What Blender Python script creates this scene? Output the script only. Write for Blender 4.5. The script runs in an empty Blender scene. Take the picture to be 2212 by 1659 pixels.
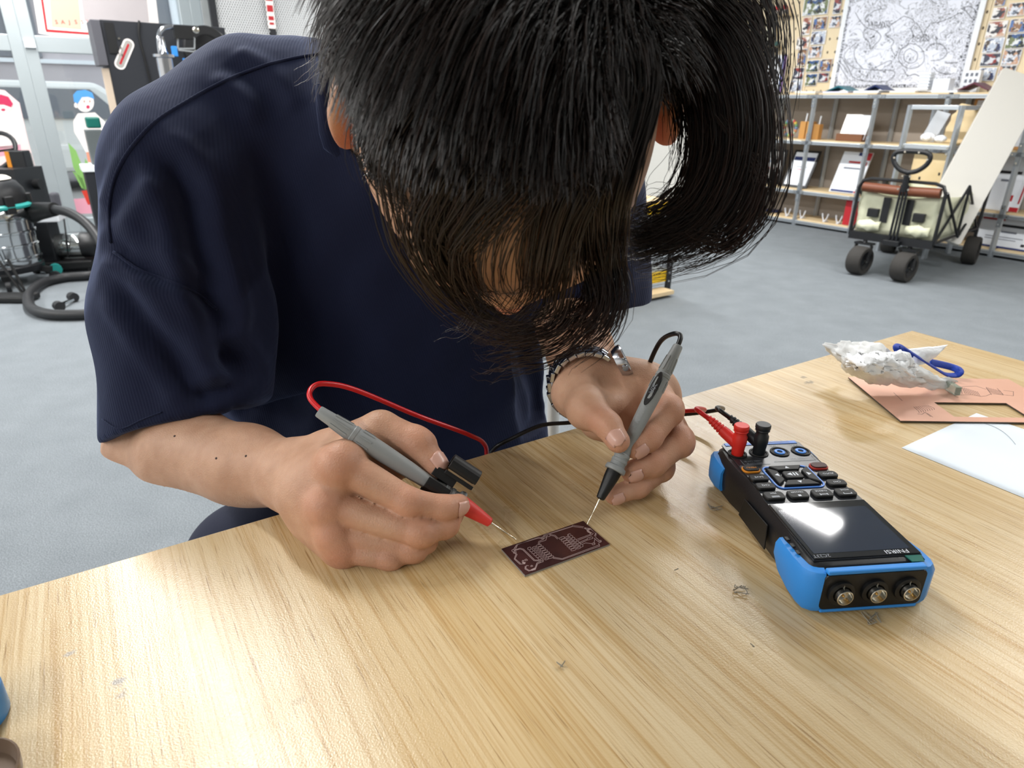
import bpy, bmesh, math, random
import numpy as np
from mathutils import Vector, Matrix

# ------------------------------------------------------------------ camera
scene = bpy.context.scene
IMG_W, IMG_H, FPX = 2212, 1659, 1430.0
CAM_H, TABLE_Z = 1.055, 0.75
_p, _r = math.radians(23.0), math.radians(0.6)
_right = np.array([1.0, 0, 0]); _up = np.array([0, math.sin(_p), math.cos(_p)])
R0 = math.cos(_r)*_right + math.sin(_r)*_up
R1 = -math.sin(_r)*_right + math.cos(_r)*_up
R2 = np.array([0, math.cos(_p), -math.sin(_p)])
CAM = np.array([0, 0, CAM_H])
cam_data = bpy.data.cameras.new('camera')
cam_obj = bpy.data.objects.new('camera', cam_data)
scene.collection.objects.link(cam_obj)
cam_data.sensor_width = 36.0
cam_data.lens = 36.0*FPX/IMG_W
cam_data.clip_start = 0.02
M = Matrix.Identity(4)
for i in range(3):
    M[i][0], M[i][1], M[i][2], M[i][3] = R0[i], R1[i], -R2[i], CAM[i]
cam_obj.matrix_world = M
cam_data.dof.use_dof = True
cam_data.dof.focus_distance = 0.52
cam_data.dof.aperture_fstop = 14.0
scene.camera = cam_obj

# ------------------------------------------------------------------ exposure, world, lights
vs = scene.view_settings
vs.view_transform = 'Standard'; vs.look = 'None'; vs.gamma = 1.0
vs.exposure = 0.1
vs.use_curve_mapping = False
world = bpy.data.worlds.new('daylight'); scene.world = world
world.use_nodes = True
wb = world.node_tree.nodes['Background']
wb.inputs[0].default_value = (0.86, 0.93, 1.0, 1); wb.inputs[1].default_value = 1.9

YAW = math.radians(35)
E1 = np.array([-math.sin(YAW), math.cos(YAW), 0]); E2 = np.array([math.cos(YAW), math.sin(YAW), 0])
UPV = np.array([0, 0, 1.0])
CEIL_Z = 2.9
LAMPS = []   # (e1 start, e2) of each linear ceiling lamp, filled with light by its builder below
for e2 in (-3.1, 0.2, 3.5):
    for e1 in (1.6, 4.2):
        LAMPS.append((e1, e2))
LAMPS += [(-1.6, -3.1), (-1.6, 3.5)]
LAMP_LEN, LAMP_W, LAMP_POWER = 2.3, 0.13, 86.0

# ------------------------------------------------------------------ pixel -> world helpers (metres)
def ray(px, py):
    return (px-IMG_W/2)/FPX*R0 - (py-IMG_H/2)/FPX*R1 + R2
def T(px, py, z=TABLE_Z):
    d = ray(px, py); return CAM + d*((z-CAM[2])/d[2])
def P(px, py, depth):
    return CAM + ray(px, py)*depth
def room(e1, e2, z=0.0):
    return E1*e1 + E2*e2 + UPV*z
def onplane(px, py, p0, n):
    d = ray(px, py); return CAM + d*(np.dot(np.asarray(p0)-CAM, n)/np.dot(d, n))
def nrm(v):
    v = np.asarray(v, float); return v/(np.linalg.norm(v)+1e-12)
rng = random.Random(7)
nrng = np.random.default_rng(11)

# ------------------------------------------------------------------ materials
def srgb(h):
    if isinstance(h, str):
        h = h.lstrip('#'); c = [int(h[i:i+2], 16)/255 for i in (0, 2, 4)]
        return tuple(((x+0.055)/1.055)**2.4 if x > 0.04045 else x/12.92 for x in c)
    return tuple(h[:3])
MATS = {}
def mat(name, col='#808080', rough=0.5, metal=0.0, bump=None, vary=None, trans=0.0, emit=None, coat=0.0, spec=0.5, sss=0.0, sheen=0.0, ior=1.45, alpha=1.0):
    if name in MATS: return MATS[name]
    m = bpy.data.materials.new(name); m.use_nodes = True
    nt = m.node_tree; b = nt.nodes['Principled BSDF']
    c = srgb(col)
    b.inputs['Base Color'].default_value = (*c, 1)
    b.inputs['Roughness'].default_value = rough
    b.inputs['Metallic'].default_value = metal
    b.inputs['Specular IOR Level'].default_value = spec
    b.inputs['IOR'].default_value = ior
    b.inputs['Transmission Weight'].default_value = trans
    b.inputs['Coat Weight'].default_value = coat
    b.inputs['Sheen Weight'].default_value = sheen
    b.inputs['Alpha'].default_value = alpha
    if sss:
        b.inputs['Subsurface Weight'].default_value = sss
        b.inputs['Subsurface Radius'].default_value = (0.012, 0.005, 0.003)
        b.inputs['Subsurface Scale'].default_value = 0.35
    if emit:
        b.inputs['Emission Color'].default_value = (*srgb(emit[0]), 1)
        b.inputs['Emission Strength'].default_value = emit[1]
    tc = nt.nodes.new('ShaderNodeTexCoord')
    if vary:     # (scale, second colour, amount)
        n = nt.nodes.new('ShaderNodeTexNoise'); n.inputs['Scale'].default_value = vary[0]; n.inputs['Detail'].default_value = 5
        nt.links.new(tc.outputs['Object'], n.inputs['Vector'])
        r = nt.nodes.new('ShaderNodeValToRGB'); r.color_ramp.elements[0].position = 0.35; r.color_ramp.elements[1].position = 0.68
        c2 = srgb(vary[1]); a = vary[2] if len(vary) > 2 else 1
        r.color_ramp.elements[0].color = (*c, 1)
        r.color_ramp.elements[1].color = (*[c[i]*(1-a)+c2[i]*a for i in range(3)], 1)
        nt.links.new(n.outputs['Fac'], r.inputs['Fac']); nt.links.new(r.outputs['Color'], b.inputs['Base Color'])
    if bump:     # (scale, strength, distance)
        n = nt.nodes.new('ShaderNodeTexNoise'); n.inputs['Scale'].default_value = bump[0]; n.inputs['Detail'].default_value = 3
        nt.links.new(tc.outputs['Object'], n.inputs['Vector'])
        bp = nt.nodes.new('ShaderNodeBump'); bp.inputs['Strength'].default_value = bump[1]
        bp.inputs['Distance'].default_value = bump[2] if len(bump) > 2 else 0.002
        nt.links.new(n.outputs['Fac'], bp.inputs['Height']); nt.links.new(bp.outputs['Normal'], b.inputs['Normal'])
    MATS[name] = m
    return m

# ------------------------------------------------------------------ objects
COL = scene.collection
def tag(o, label=None, cat=None, group=None, kind=None):
    if label: o['label'] = label
    if cat: o['category'] = cat
    if group: o['group'] = group
    if kind: o['kind'] = kind
    return o
def thing(name, label, cat, loc=(0, 0, 0), rotz=0.0, group=None):
    o = bpy.data.objects.new(name, None); COL.objects.link(o)
    o.empty_display_size = 0.02
    o.matrix_basis = Matrix.Translation(Vector([float(v) for v in loc])) @ Matrix.Rotation(rotz, 4, 'Z')
    return tag(o, label, cat, group)
def world_of(o):
    m = o.matrix_basis.copy()
    return world_of(o.parent) @ o.matrix_parent_inverse @ m if o.parent else m

def frame_from(z, x=None):
    z = Vector([float(v) for v in z]).normalized()
    x = Vector([float(v) for v in x]) if x is not None else (Vector((0, 0, 1)) if abs(z.z) < 0.9 else Vector((1, 0, 0)))
    x = (x - z*x.dot(z)).normalized(); y = z.cross(x)
    return x, y, z

class MB:
    """collects shapes into one mesh"""
    def __init__(self): self.v = []; self.f = []; self.m = []; self.cur = 0
    def add(self, vs_, fs_):
        o = len(self.v); self.v += [tuple(float(c) for c in q) for q in vs_]
        self.f += [tuple(i+o for i in f) for f in fs_]; self.m += [self.cur]*len(fs_)
        return self
    def box(self, c, s, ax=None):
        c = np.asarray(c, float); a = ax if ax is not None else (np.array([1., 0, 0]), np.array([0, 1., 0]), np.array([0, 0, 1.]))
        vs_ = [c + a[0]*s[0]/2*i + a[1]*s[1]/2*j + a[2]*s[2]/2*k for k in (-1, 1) for j in (-1, 1) for i in (-1, 1)]
        return self.add(vs_, [(0, 2, 3, 1), (4, 5, 7, 6), (0, 1, 5, 4), (2, 6, 7, 3), (1, 3, 7, 5), (0, 4, 6, 2)])
    def bar(self, a, b, w, h, upv=(0, 0, 1)):
        a = np.asarray(a, float); b = np.asarray(b, float); d = nrm(b-a); u = np.asarray(upv, float)
        s = np.cross(d, u)
        if np.linalg.norm(s) < 1e-6: s = np.cross(d, np.array([1., 0, 0]))
        s = nrm(s); u = np.cross(s, d)
        return self.box((a+b)/2, (np.linalg.norm(b-a), w, h), (d, s, u))
    def tube(self, pts, r, n=8, caps=True, closed=False, flat=None, refup=None):
        pts = [np.asarray(q, float) for q in pts]; N = len(pts)
        rs = r if hasattr(r, '__len__') else [r]*N
        vs_ = []; prev = None
        for i in range(N):
            a = pts[(i-1) % N] if (i > 0 or closed) else pts[i]; b = pts[(i+1) % N] if (i < N-1 or closed) else pts[i]
            t = nrm(b-a)
            if prev is None:
                x = np.asarray(refup, float) if refup is not None else (np.array([0, 0, 1.]) if abs(t[2]) < 0.9 else np.array([1., 0, 0]))
            else: x = prev
            x = nrm(x - t*np.dot(x, t)); y = np.cross(t, x); prev = x
            for k in range(n):
                a_ = 2*math.pi*k/n
                vs_.append(pts[i] + rs[i]*(math.cos(a_)*x*(flat if flat else 1) + math.sin(a_)*y))
        fs_ = []
        L = N if closed else N-1
        for i in range(L):
            j = (i+1) % N
            for k in range(n):
                fs_.append((i*n+k, i*n+(k+1) % n, j*n+(k+1) % n, j*n+k))
        if caps and not closed:
            fs_.append(tuple(range(n-1, -1, -1))); fs_.append(tuple((N-1)*n+k for k in range(n)))
        return self.add(vs_, fs_)
    def cyl(self, a, b, r, n=16, r2=None):
        return self.tube([a, b], [r, r if r2 is None else r2], n)
    def lathe(self, o, axis, prof, n=24, x=None):
        """prof: list of (distance along axis, radius)"""
        X, Y, Z = frame_from(axis, x); X, Y, Z = np.array(X), np.array(Y), np.array(Z); o = np.asarray(o, float)
        vs_ = []
        for (h, r) in prof:
            for k in range(n):
                a = 2*math.pi*k/n; vs_.append(o + Z*h + r*(math.cos(a)*X + math.sin(a)*Y))
        fs_ = []
        for i in range(len(prof)-1):
            for k in range(n): fs_.append((i*n+k, i*n+(k+1) % n, (i+1)*n+(k+1) % n, (i+1)*n+k))
        if prof[0][1] > 1e-5: fs_.append(tuple(range(n-1, -1, -1)))
        if prof[-1][1] > 1e-5: fs_.append(tuple((len(prof)-1)*n+k for k in range(n)))
        return self.add(vs_, fs_)
    def prism(self, poly, o, ax, depth):
        """poly: 2-D outline in ax[0], ax[1]; pushed along ax[2] by depth from o"""
        o = np.asarray(o, float); n = len(poly)
        vs_ = [o + ax[0]*q[0] + ax[1]*q[1] for q in poly] + [o + ax[0]*q[0] + ax[1]*q[1] + ax[2]*depth for q in poly]
        fs_ = [tuple(range(n-1, -1, -1)), tuple(range(n, 2*n))] + [(i, (i+1) % n, n+(i+1) % n, n+i) for i in range(n)]
        return self.add(vs_, fs_)
    def ell(self, c, r, ax=None, nu=16, nv=10):
        c = np.asarray(c, float); a = ax if ax is not None else np.eye(3)
        r = r if hasattr(r, '__len__') else (r, r, r)
        vs_ = [c - a[2]*r[2]]
        for j in range(1, nv):
            th = math.pi*j/nv - math.pi/2
            for k in range(nu):
                ph = 2*math.pi*k/nu
                vs_.append(c + a[0]*r[0]*math.cos(th)*math.cos(ph) + a[1]*r[1]*math.cos(th)*math.sin(ph) + a[2]*r[2]*math.sin(th))
        vs_.append(c + a[2]*r[2]); fs_ = []
        for k in range(nu):
            fs_.append((0, 1+(k+1) % nu, 1+k))
            for j in range(nv-2):
                fs_.append((1+j*nu+k, 1+j*nu+(k+1) % nu, 1+(j+1)*nu+(k+1) % nu, 1+(j+1)*nu+k))
            fs_.append((1+(nv-2)*nu+k, 1+(nv-2)*nu+(k+1) % nu, len(vs_)-1))
        return self.add(vs_, fs_)
    def sheet(self, grid):
        """grid[i][j] of points"""
        ni, nj = len(grid), len(grid[0])
        return self.add([q for row in grid for q in row], [(i*nj+j, i*nj+j+1, (i+1)*nj+j+1, (i+1)*nj+j) for i in range(ni-1) for j in range(nj-1)])
    def build(self, name, material, parent=None, smooth=0.0, bevel=0.0, segs=2, local=False, solid=0.0, subsurf=0):
        me = bpy.data.meshes.new(name); me.from_pydata(self.v, [], self.f); me.update()
        o = bpy.data.objects.new(name, me); COL.objects.link(o)
        if isinstance(material, (list, tuple)):
            for q in material: me.materials.append(q)
            me.polygons.foreach_set('material_index', self.m)
        else: me.materials.append(material)
        finish(me, smooth)
        if parent is not None:
            o.parent = parent
            if not local: o.matrix_parent_inverse = world_of(parent).inverted()
        if solid: md = o.modifiers.new('thick', 'SOLIDIFY'); md.thickness = solid; md.offset = 0
        if bevel:
            md = o.modifiers.new('bevel', 'BEVEL'); md.width = bevel; md.segments = segs; md.limit_method = 'ANGLE'; md.angle_limit = math.radians(35)
            md.harden_normals = False
        if subsurf: md = o.modifiers.new('sub', 'SUBSURF'); md.levels = subsurf; md.render_levels = subsurf
        return o
def finish(me, smooth):
    if smooth:
        me.polygons.foreach_set('use_smooth', [True]*len(me.polygons))
        if smooth < 3: me.set_sharp_from_angle(angle=smooth)
    me.update()
SM = math.radians(40)

def spline(pts, n=8):
    """Catmull-Rom through the points"""
    p = [np.asarray(q, float) for q in pts]; p = [2*p[0]-p[1]] + p + [2*p[-1]-p[-2]]; out = []
    for i in range(1, len(p)-2):
        for k in range(n):
            t = k/n
            out.append(0.5*((2*p[i]) + (p[i+1]-p[i-1])*t + (2*p[i-1]-5*p[i]+4*p[i+1]-p[i+2])*t*t + (3*p[i]-p[i-1]-3*p[i+1]+p[i+2])*t**3))
    out.append(p[-2]); return out
def rrect(w, h, r, n=4, cx=0, cy=0):
    out = []
    for (sx, sy, a0) in ((1, 1, 0), (-1, 1, 90), (-1, -1, 180), (1, -1, 270)):
        for k in range(n+1):
            a = math.radians(a0 + 90*k/n); out.append((cx + sx*(w/2-r) + r*math.cos(a), cy + sy*(h/2-r) + r*math.sin(a)))
    return out
_textcache = {}
def text_mesh(s, size, o, xa, ya, depth=0.0, align='CENTER', lift=0.0, squash=1.0, mb=None):
    """adds the letters of s as flat faces to mb (xa reading direction, ya letter-up)"""
    mb = mb or MB()
    key = (s, align)
    if key not in _textcache:
        cu = bpy.data.curves.new('letters', 'FONT'); cu.body = s; cu.align_x = align; cu.align_y = 'CENTER'; cu.resolution_u = 2
        ob = bpy.data.objects.new('letters', cu); COL.objects.link(ob)
        dg = bpy.context.evaluated_depsgraph_get(); ev = ob.evaluated_get(dg); me = ev.to_mesh()
        _textcache[key] = ([tuple(v.co) for v in me.vertices], [tuple(p.vertices) for p in me.polygons])
        ev.to_mesh_clear(); bpy.data.objects.remove(ob); bpy.data.curves.remove(cu)
    v, f = _textcache[key]
    o = np.asarray(o, float); xa = nrm(xa); ya = nrm(ya); za = np.cross(xa, ya)
    mb.add([o + xa*q[0]*size*squash + ya*q[1]*size + za*lift for q in v], f)
    return mb
def copy_tree(o, parent=None, label=None, group=None):
    c = o.copy(); COL.objects.link(c)
    if parent is not None: c.parent = parent
    if label: c['label'] = label
    if group: c['group'] = group
    for ch in list(o.children):
        copy_tree(ch, c)
    return c

# ------------------------------------------------------------------ setting
mat('carpet', '#8f9499', 0.95, vary=(9, '#a3a8ad', 0.8), bump=(900, 0.5, 0.004), spec=0.1)
def carpet_nodes():
    m = MATS['carpet']; nt = m.node_tree; b = nt.nodes['Principled BSDF']; tc = nt.nodes['Texture Coordinate']
    n = nt.nodes.new('ShaderNodeTexNoise'); n.inputs['Scale'].default_value = 320; n.inputs['Detail'].default_value = 2
    n2 = nt.nodes.new('ShaderNodeTexNoise'); n2.inputs['Scale'].default_value = 7; n2.inputs['Detail'].default_value = 8
    for q in (n, n2): nt.links.new(tc.outputs['Object'], q.inputs['Vector'])
    ad = nt.nodes.new('ShaderNodeMath'); ad.operation = 'ADD'; ml = nt.nodes.new('ShaderNodeMath'); ml.operation = 'MULTIPLY'; ml.inputs[1].default_value = 0.18
    nt.links.new(n2.outputs['Fac'], ml.inputs[0]); nt.links.new(n.outputs['Fac'], ad.inputs[0]); nt.links.new(ml.outputs[0], ad.inputs[1])
    r = nt.nodes.new('ShaderNodeValToRGB'); r.color_ramp.elements[0].position = 0.45; r.color_ramp.elements[1].position = 0.9
    r.color_ramp.elements[0].color = (*srgb('#686e73'), 1); r.color_ramp.elements[1].color = (*srgb('#989ea3'), 1)
    nt.links.new(ad.outputs[0], r.inputs['Fac']); nt.links.new(r.outputs['Color'], b.inputs['Base Color'])
carpet_nodes()
mat('plaster', '#d9d6cf', 0.85, bump=(60, 0.08))
mat('ceiling_paint', '#dcdcd8', 0.9)
mat('alu_frame', '#b3bcc0', 0.35, metal=0.35, bump=(30, 0.02))
mat('lamp_white', '#f4f6f8', 0.5, emit=('#ffffff', 9.0))
mat('lamp_body', '#e8e8e8', 0.4)

E1_MIN, E1_MAX, E2_MIN, E2_MAX = -4.5, 6.9, -4.8, 6.33
def slab(name, pts, material, thick, dirn, label=None):
    o = np.asarray(pts[0], float); n = len(pts); dirn = np.asarray(dirn, float)
    mb = MB(); mb.add([np.asarray(q, float) for q in pts] + [np.asarray(q, float)+dirn*thick for q in pts],
                      [tuple(range(n)), tuple(range(2*n-1, n-1, -1))] + [(i, i+n, (i+1) % n+n, (i+1) % n) for i in range(n)])
    ob = mb.build(name, material); tag(ob, kind='structure'); return ob
slab('floor', [room(E1_MIN, E2_MIN), room(E1_MIN, E2_MAX), room(E1_MAX, E2_MAX), room(E1_MAX, E2_MIN)], MATS['carpet'], 0.1, (0, 0, -1))
slab('ceiling', [room(E1_MIN, E2_MIN, CEIL_Z), room(E1_MIN, E2_MAX, CEIL_Z), room(E1_MAX, E2_MAX, CEIL_Z), room(E1_MAX, E2_MIN, CEIL_Z)], MATS['ceiling_paint'], 0.1, (0, 0, 1))
slab('wall_right', [room(E1_MIN, E2_MAX), room(E1_MAX, E2_MAX), room(E1_MAX, E2_MAX, CEIL_Z), room(E1_MIN, E2_MAX, CEIL_Z)], MATS['plaster'], 0.1, E2)
slab('wall_left', [room(E1_MIN, E2_MIN), room(E1_MAX, E2_MIN), room(E1_MAX, E2_MIN, CEIL_Z), room(E1_MIN, E2_MIN, CEIL_Z)], MATS['plaster'], 0.1, -E2)
slab('wall_back', [room(E1_MIN, E2_MIN), room(E1_MIN, E2_MAX), room(E1_MIN, E2_MAX, CEIL_Z), room(E1_MIN, E2_MIN, CEIL_Z)], MATS['plaster'], 0.1, -E1)

for i, (a, b) in enumerate(LAMPS):
    c = room(a+LAMP_LEN/2, b, CEIL_Z-0.05)
    t = thing('ceiling_lamp', 'white linear ceiling lamp running along the room', 'lamp', c, 0, 'linear ceiling lamps')
    MB().box(c+UPV*0.022, (LAMP_LEN+0.04, LAMP_W+0.03, 0.05), (E1, E2, UPV)).build('housing', MATS['lamp_body'], t)
    MB().box(c-UPV*0.008, (LAMP_LEN, LAMP_W, 0.012), (E1, E2, UPV)).build('diffuser', MATS['lamp_white'], t)
    ld = bpy.data.lights.new('lamp_light', 'AREA'); ld.shape = 'RECTANGLE'; ld.size = LAMP_LEN; ld.size_y = LAMP_W; ld.energy = LAMP_POWER
    ld.color = (1.0, 0.985, 0.96)
    lo = bpy.data.objects.new('lamp_light', ld); COL.objects.link(lo)
    mm = Matrix.Identity(4)
    for k in range(3): mm[k][0], mm[k][1], mm[k][2], mm[k][3] = E1[k], -E2[k], UPV[k], (c-UPV*0.016)[k]
    lo.matrix_basis = mm
    lo.parent = t; lo.matrix_parent_inverse = world_of(t).inverted()

# ------------------------------------------------------------------ table
TAB_C = T(1970, 714); TX = nrm(T(0, 1285)-TAB_C); TY = nrm(np.array([-TX[1], TX[0], 0]))   # TX along the far edge, TY towards the camera side
if np.dot(TY, -TAB_C) < 0: TY = -TY
TAB_L, TAB_D, TAB_T = 1.42, 0.80, 0.025
def wood_table():
    m = bpy.data.materials.new('oak_laminate'); m.use_nodes = True; MATS['oak_laminate'] = m
    nt = m.node_tree; b = nt.nodes['Principled BSDF']; N = nt.nodes.new; Lk = nt.links.new
    tc = N('ShaderNodeTexCoord')
    def mapped(sx, sy, sz=1):
        mp = N('ShaderNodeMapping'); mp.inputs['Scale'].default_value = (sx, sy, sz); Lk(tc.outputs['Object'], mp.inputs['Vector']); return mp
    def noise(mp, sc, det=4, rough=0.55, dist=0.0):
        n = N('ShaderNodeTexNoise'); n.inputs['Scale'].default_value = sc; n.inputs['Detail'].default_value = det
        n.inputs['Roughness'].default_value = rough; n.inputs['Distortion'].default_value = dist; Lk(mp.outputs[0], n.inputs['Vector']); return n
    def ramp(src, p0, p1, c0, c1):
        r = N('ShaderNodeValToRGB'); r.color_ramp.elements[0].position = p0; r.color_ramp.elements[1].position = p1
        r.color_ramp.elements[0].color = (*c0, 1); r.color_ramp.elements[1].color = (*c1, 1); Lk(src, r.inputs['Fac']); return r
    def mix(fac, a, bb, mode='MIX'):
        x = N('ShaderNodeMixRGB'); x.blend_type = mode
        for i, q in enumerate((fac, a, bb)):
            if isinstance(q, (int, float)): x.inputs[i].default_value = q
            elif isinstance(q, tuple): x.inputs[i].default_value = (*q, 1)
            else: Lk(q, x.inputs[i])
        return x.outputs[0]
    broad = noise(mapped(9, 0.5), 1.6, 3)
    base = ramp(broad.outputs['Fac'], 0.3, 0.75, srgb('#c8ae80'), srgb('#d3be98'))
    streak = noise(mapped(260, 2.6), 2.2, 4, 0.6, 0.25)
    st = ramp(streak.outputs['Fac'], 0.38, 0.52, (0, 0, 0), (1, 1, 1))
    c1 = mix(st.outputs[0], srgb('#b3905a'), base.outputs[0])
    ring = noise(mapped(34, 0.55), 2.0, 4, 0.6, 0.5)
    rg = ramp(ring.outputs['Fac'], 0.42, 0.58, (0, 0, 0), (1, 1, 1))
    c2 = mix(0.35, c1, mix(rg.outputs[0], srgb('#bf9f6c'), srgb('#d9c5a0')))
    pore = noise(mapped(620, 16), 1.5, 2, 0.5)
    pr = ramp(pore.outputs['Fac'], 0.62, 0.72, (0, 0, 0), (0.75, 0.75, 0.75))
    c3 = mix(pr.outputs[0], c2, srgb('#8d6a3a'))
    # grey scuffs and glue marks with a shape of their own
    def spot(x, y, rx, ry, col, cin, amt):
        mp = N('ShaderNodeMapping'); mp.vector_type = 'POINT'
        mp.inputs['Location'].default_value = (-x/rx, -y/ry, 0); mp.inputs['Scale'].default_value = (1/rx, 1/ry, 0)
        Lk(tc.outputs['Object'], mp.inputs['Vector'])
        ln = N('ShaderNodeVectorMath'); ln.operation = 'LENGTH'; Lk(mp.outputs[0], ln.inputs[0])
        nz = noise(mapped(1, 1), 220, 3, 0.6)
        ad = N('ShaderNodeMath'); ad.operation = 'ADD'; Lk(ln.outputs['Value'], ad.inputs[0])
        mm_ = N('ShaderNodeMath'); mm_.operation = 'MULTIPLY'; mm_.inputs[1].default_value = 1.15; Lk(nz.outputs['Fac'], mm_.inputs[0]); Lk(mm_.outputs[0], ad.inputs[1])
        r = ramp(ad.outputs[0], 0.0, 1.0, (amt,)*3, (0, 0, 0)); r.color_ramp.elements[0].position = 0.75; r.color_ramp.elements[1].position = 1.0
        return mix(r.outputs[0], cin, col)
    def loc(px, py):
        d = T(px, py)-TAB_C; return float(np.dot(d, TX)), float(np.dot(d, TY))
    for (px, py, rx, ry, col, amt) in ((255, 1475, .012, .010, srgb('#7b7c7c'), .75), (150, 1412, .010, .006, srgb('#8f9091'), .6), (265, 1500, .008, .009, srgb('#77746f'), .6),
                                  (1748, 826, .020, .010, srgb('#5a4a33'), .7), (1735, 815, .012, .008, srgb('#5a4a33'), .6), (150, 1640, .012, .016, srgb('#b69a62'), .5), (645, 1515, .01, .008, srgb('#93805d'), .4)):
        c3 = spot(*loc(px, py), rx, ry, col, c3, amt)
    Lk(c3, b.inputs['Base Color'])
    b.inputs['Specular IOR Level'].default_value = 0.5
    rr = noise(mapped(6, 6), 2, 4); r2 = ramp(rr.outputs['Fac'], 0.3, 0.7, (0.26,)*3, (0.32,)*3); Lk(r2.outputs[0], b.inputs['Roughness'])
    bn = noise(mapped(1, 1), 900, 2, 0.5); bp = N('ShaderNodeBump'); bp.inputs['Strength'].default_value = 0.35; bp.inputs['Distance'].default_value = 0.00042
    b2 = noise(mapped(260, 20), 1.4, 2); bp2 = N('ShaderNodeBump'); bp2.inputs['Strength'].default_value = 0.25; bp2.inputs['Distance'].default_value = 0.00015
    Lk(bn.outputs['Fac'], bp.inputs['Height']); Lk(b2.outputs['Fac'], bp2.inputs['Height']); Lk(bp.outputs['Normal'], bp2.inputs['Normal']); Lk(bp2.outputs['Normal'], b.inputs['Normal'])
    return m
wood_table()
mat('table_edge', '#c9a873', 0.45, bump=(200, 0.05))
mat('steel_white', '#d4d6d6', 0.4, metal=0.2)
def make_table():
    rot = math.atan2(TX[1], TX[0])
    t = thing('work_table', 'large work table with pale oak laminate top under the circuit board', 'table', (TAB_C[0], TAB_C[1], 0), rot)
    fl = 1 if np.dot(np.cross(TX, TY), UPV) > 0 else -1
    ax = (np.array([1., 0, 0]), np.array([0, fl*1., 0]), np.array([0, 0, 1.]))
    def loc(x, y, z): return np.array([x, fl*y, z])
    top = MB().box(loc(TAB_L/2, TAB_D/2, TABLE_Z-TAB_T/2), (TAB_L, TAB_D, TAB_T)).build('table_top', MATS['oak_laminate'], t, local=True, bevel=0.0012)
    for x in (0.06, TAB_L-0.06):
        for y in (0.06, TAB_D-0.06):
            MB().box(loc(x, y, (TABLE_Z-TAB_T)/2), (0.045, 0.045, TABLE_Z-TAB_T)).build('leg', MATS['steel_white'], t, local=True, bevel=0.002)
    for y in (0.06, TAB_D-0.06):
        MB().box(loc(TAB_L/2, y, TABLE_Z-TAB_T-0.025), (TAB_L-0.165, 0.03, 0.05)).build('apron', MATS['steel_white'], t, local=True)
    for x in (0.06, TAB_L-0.06):
        MB().box(loc(x, TAB_D/2, TABLE_Z-TAB_T-0.025), (0.03, TAB_D-0.165, 0.05)).build('apron', MATS['steel_white'], t, local=True)
    return t
make_table()
# ------------------------------------------------------------------ handheld meter
mat('blk_plastic', '#17181b', 0.42, bump=(700, 0.12, 0.0006))
mat('blk_plastic2', '#0e0f11', 0.5)
mat('blue_rubber', '#2f86d6', 0.45, bump=(900, 0.06, 0.0005))
mat('panel_black', '#26282c', 0.28)
mat('screen_glass', '#0c0e14', 0.035, spec=0.9)
mat('lcd', '#1f2838', 0.05, spec=0.8)
mat('white_print', '#c9ced6', 0.5)
mat('grey_print', '#7d838c', 0.5)
mat('blue_print', '#4f83d8', 0.4)
mat('orange_rubber', '#d08420', 0.5)
mat('red_rubber', '#a5281d', 0.5)
mat('key_rubber', '#0b0c0e', 0.55)
mat('nickel', '#d3d0c8', 0.18, metal=1.0)
mat('gold', '#d9b06a', 0.25, metal=1.0)
mat('jack_blue', '#3d86e0', 0.35)
mat('green_film', '#0d5c50', 0.25)
mat('hole_black', '#030303', 0.6)
DEV_ROT = math.radians(6.2)
DEX = np.array([math.cos(DEV_ROT), math.sin(DEV_ROT), 0]); DEY = np.array([-math.sin(DEV_ROT), math.cos(DEV_ROT), 0])
DEV_O = np.array([0.2400, 0.3446, TABLE_Z]) - DEX*0.006
def dev(u, v, z): return DEV_O + DEX*u + DEY*v + UPV*z
XA, YA, ZA = np.array([1., 0, 0]), np.array([0, 1., 0]), np.array([0, 0, 1.])
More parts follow.
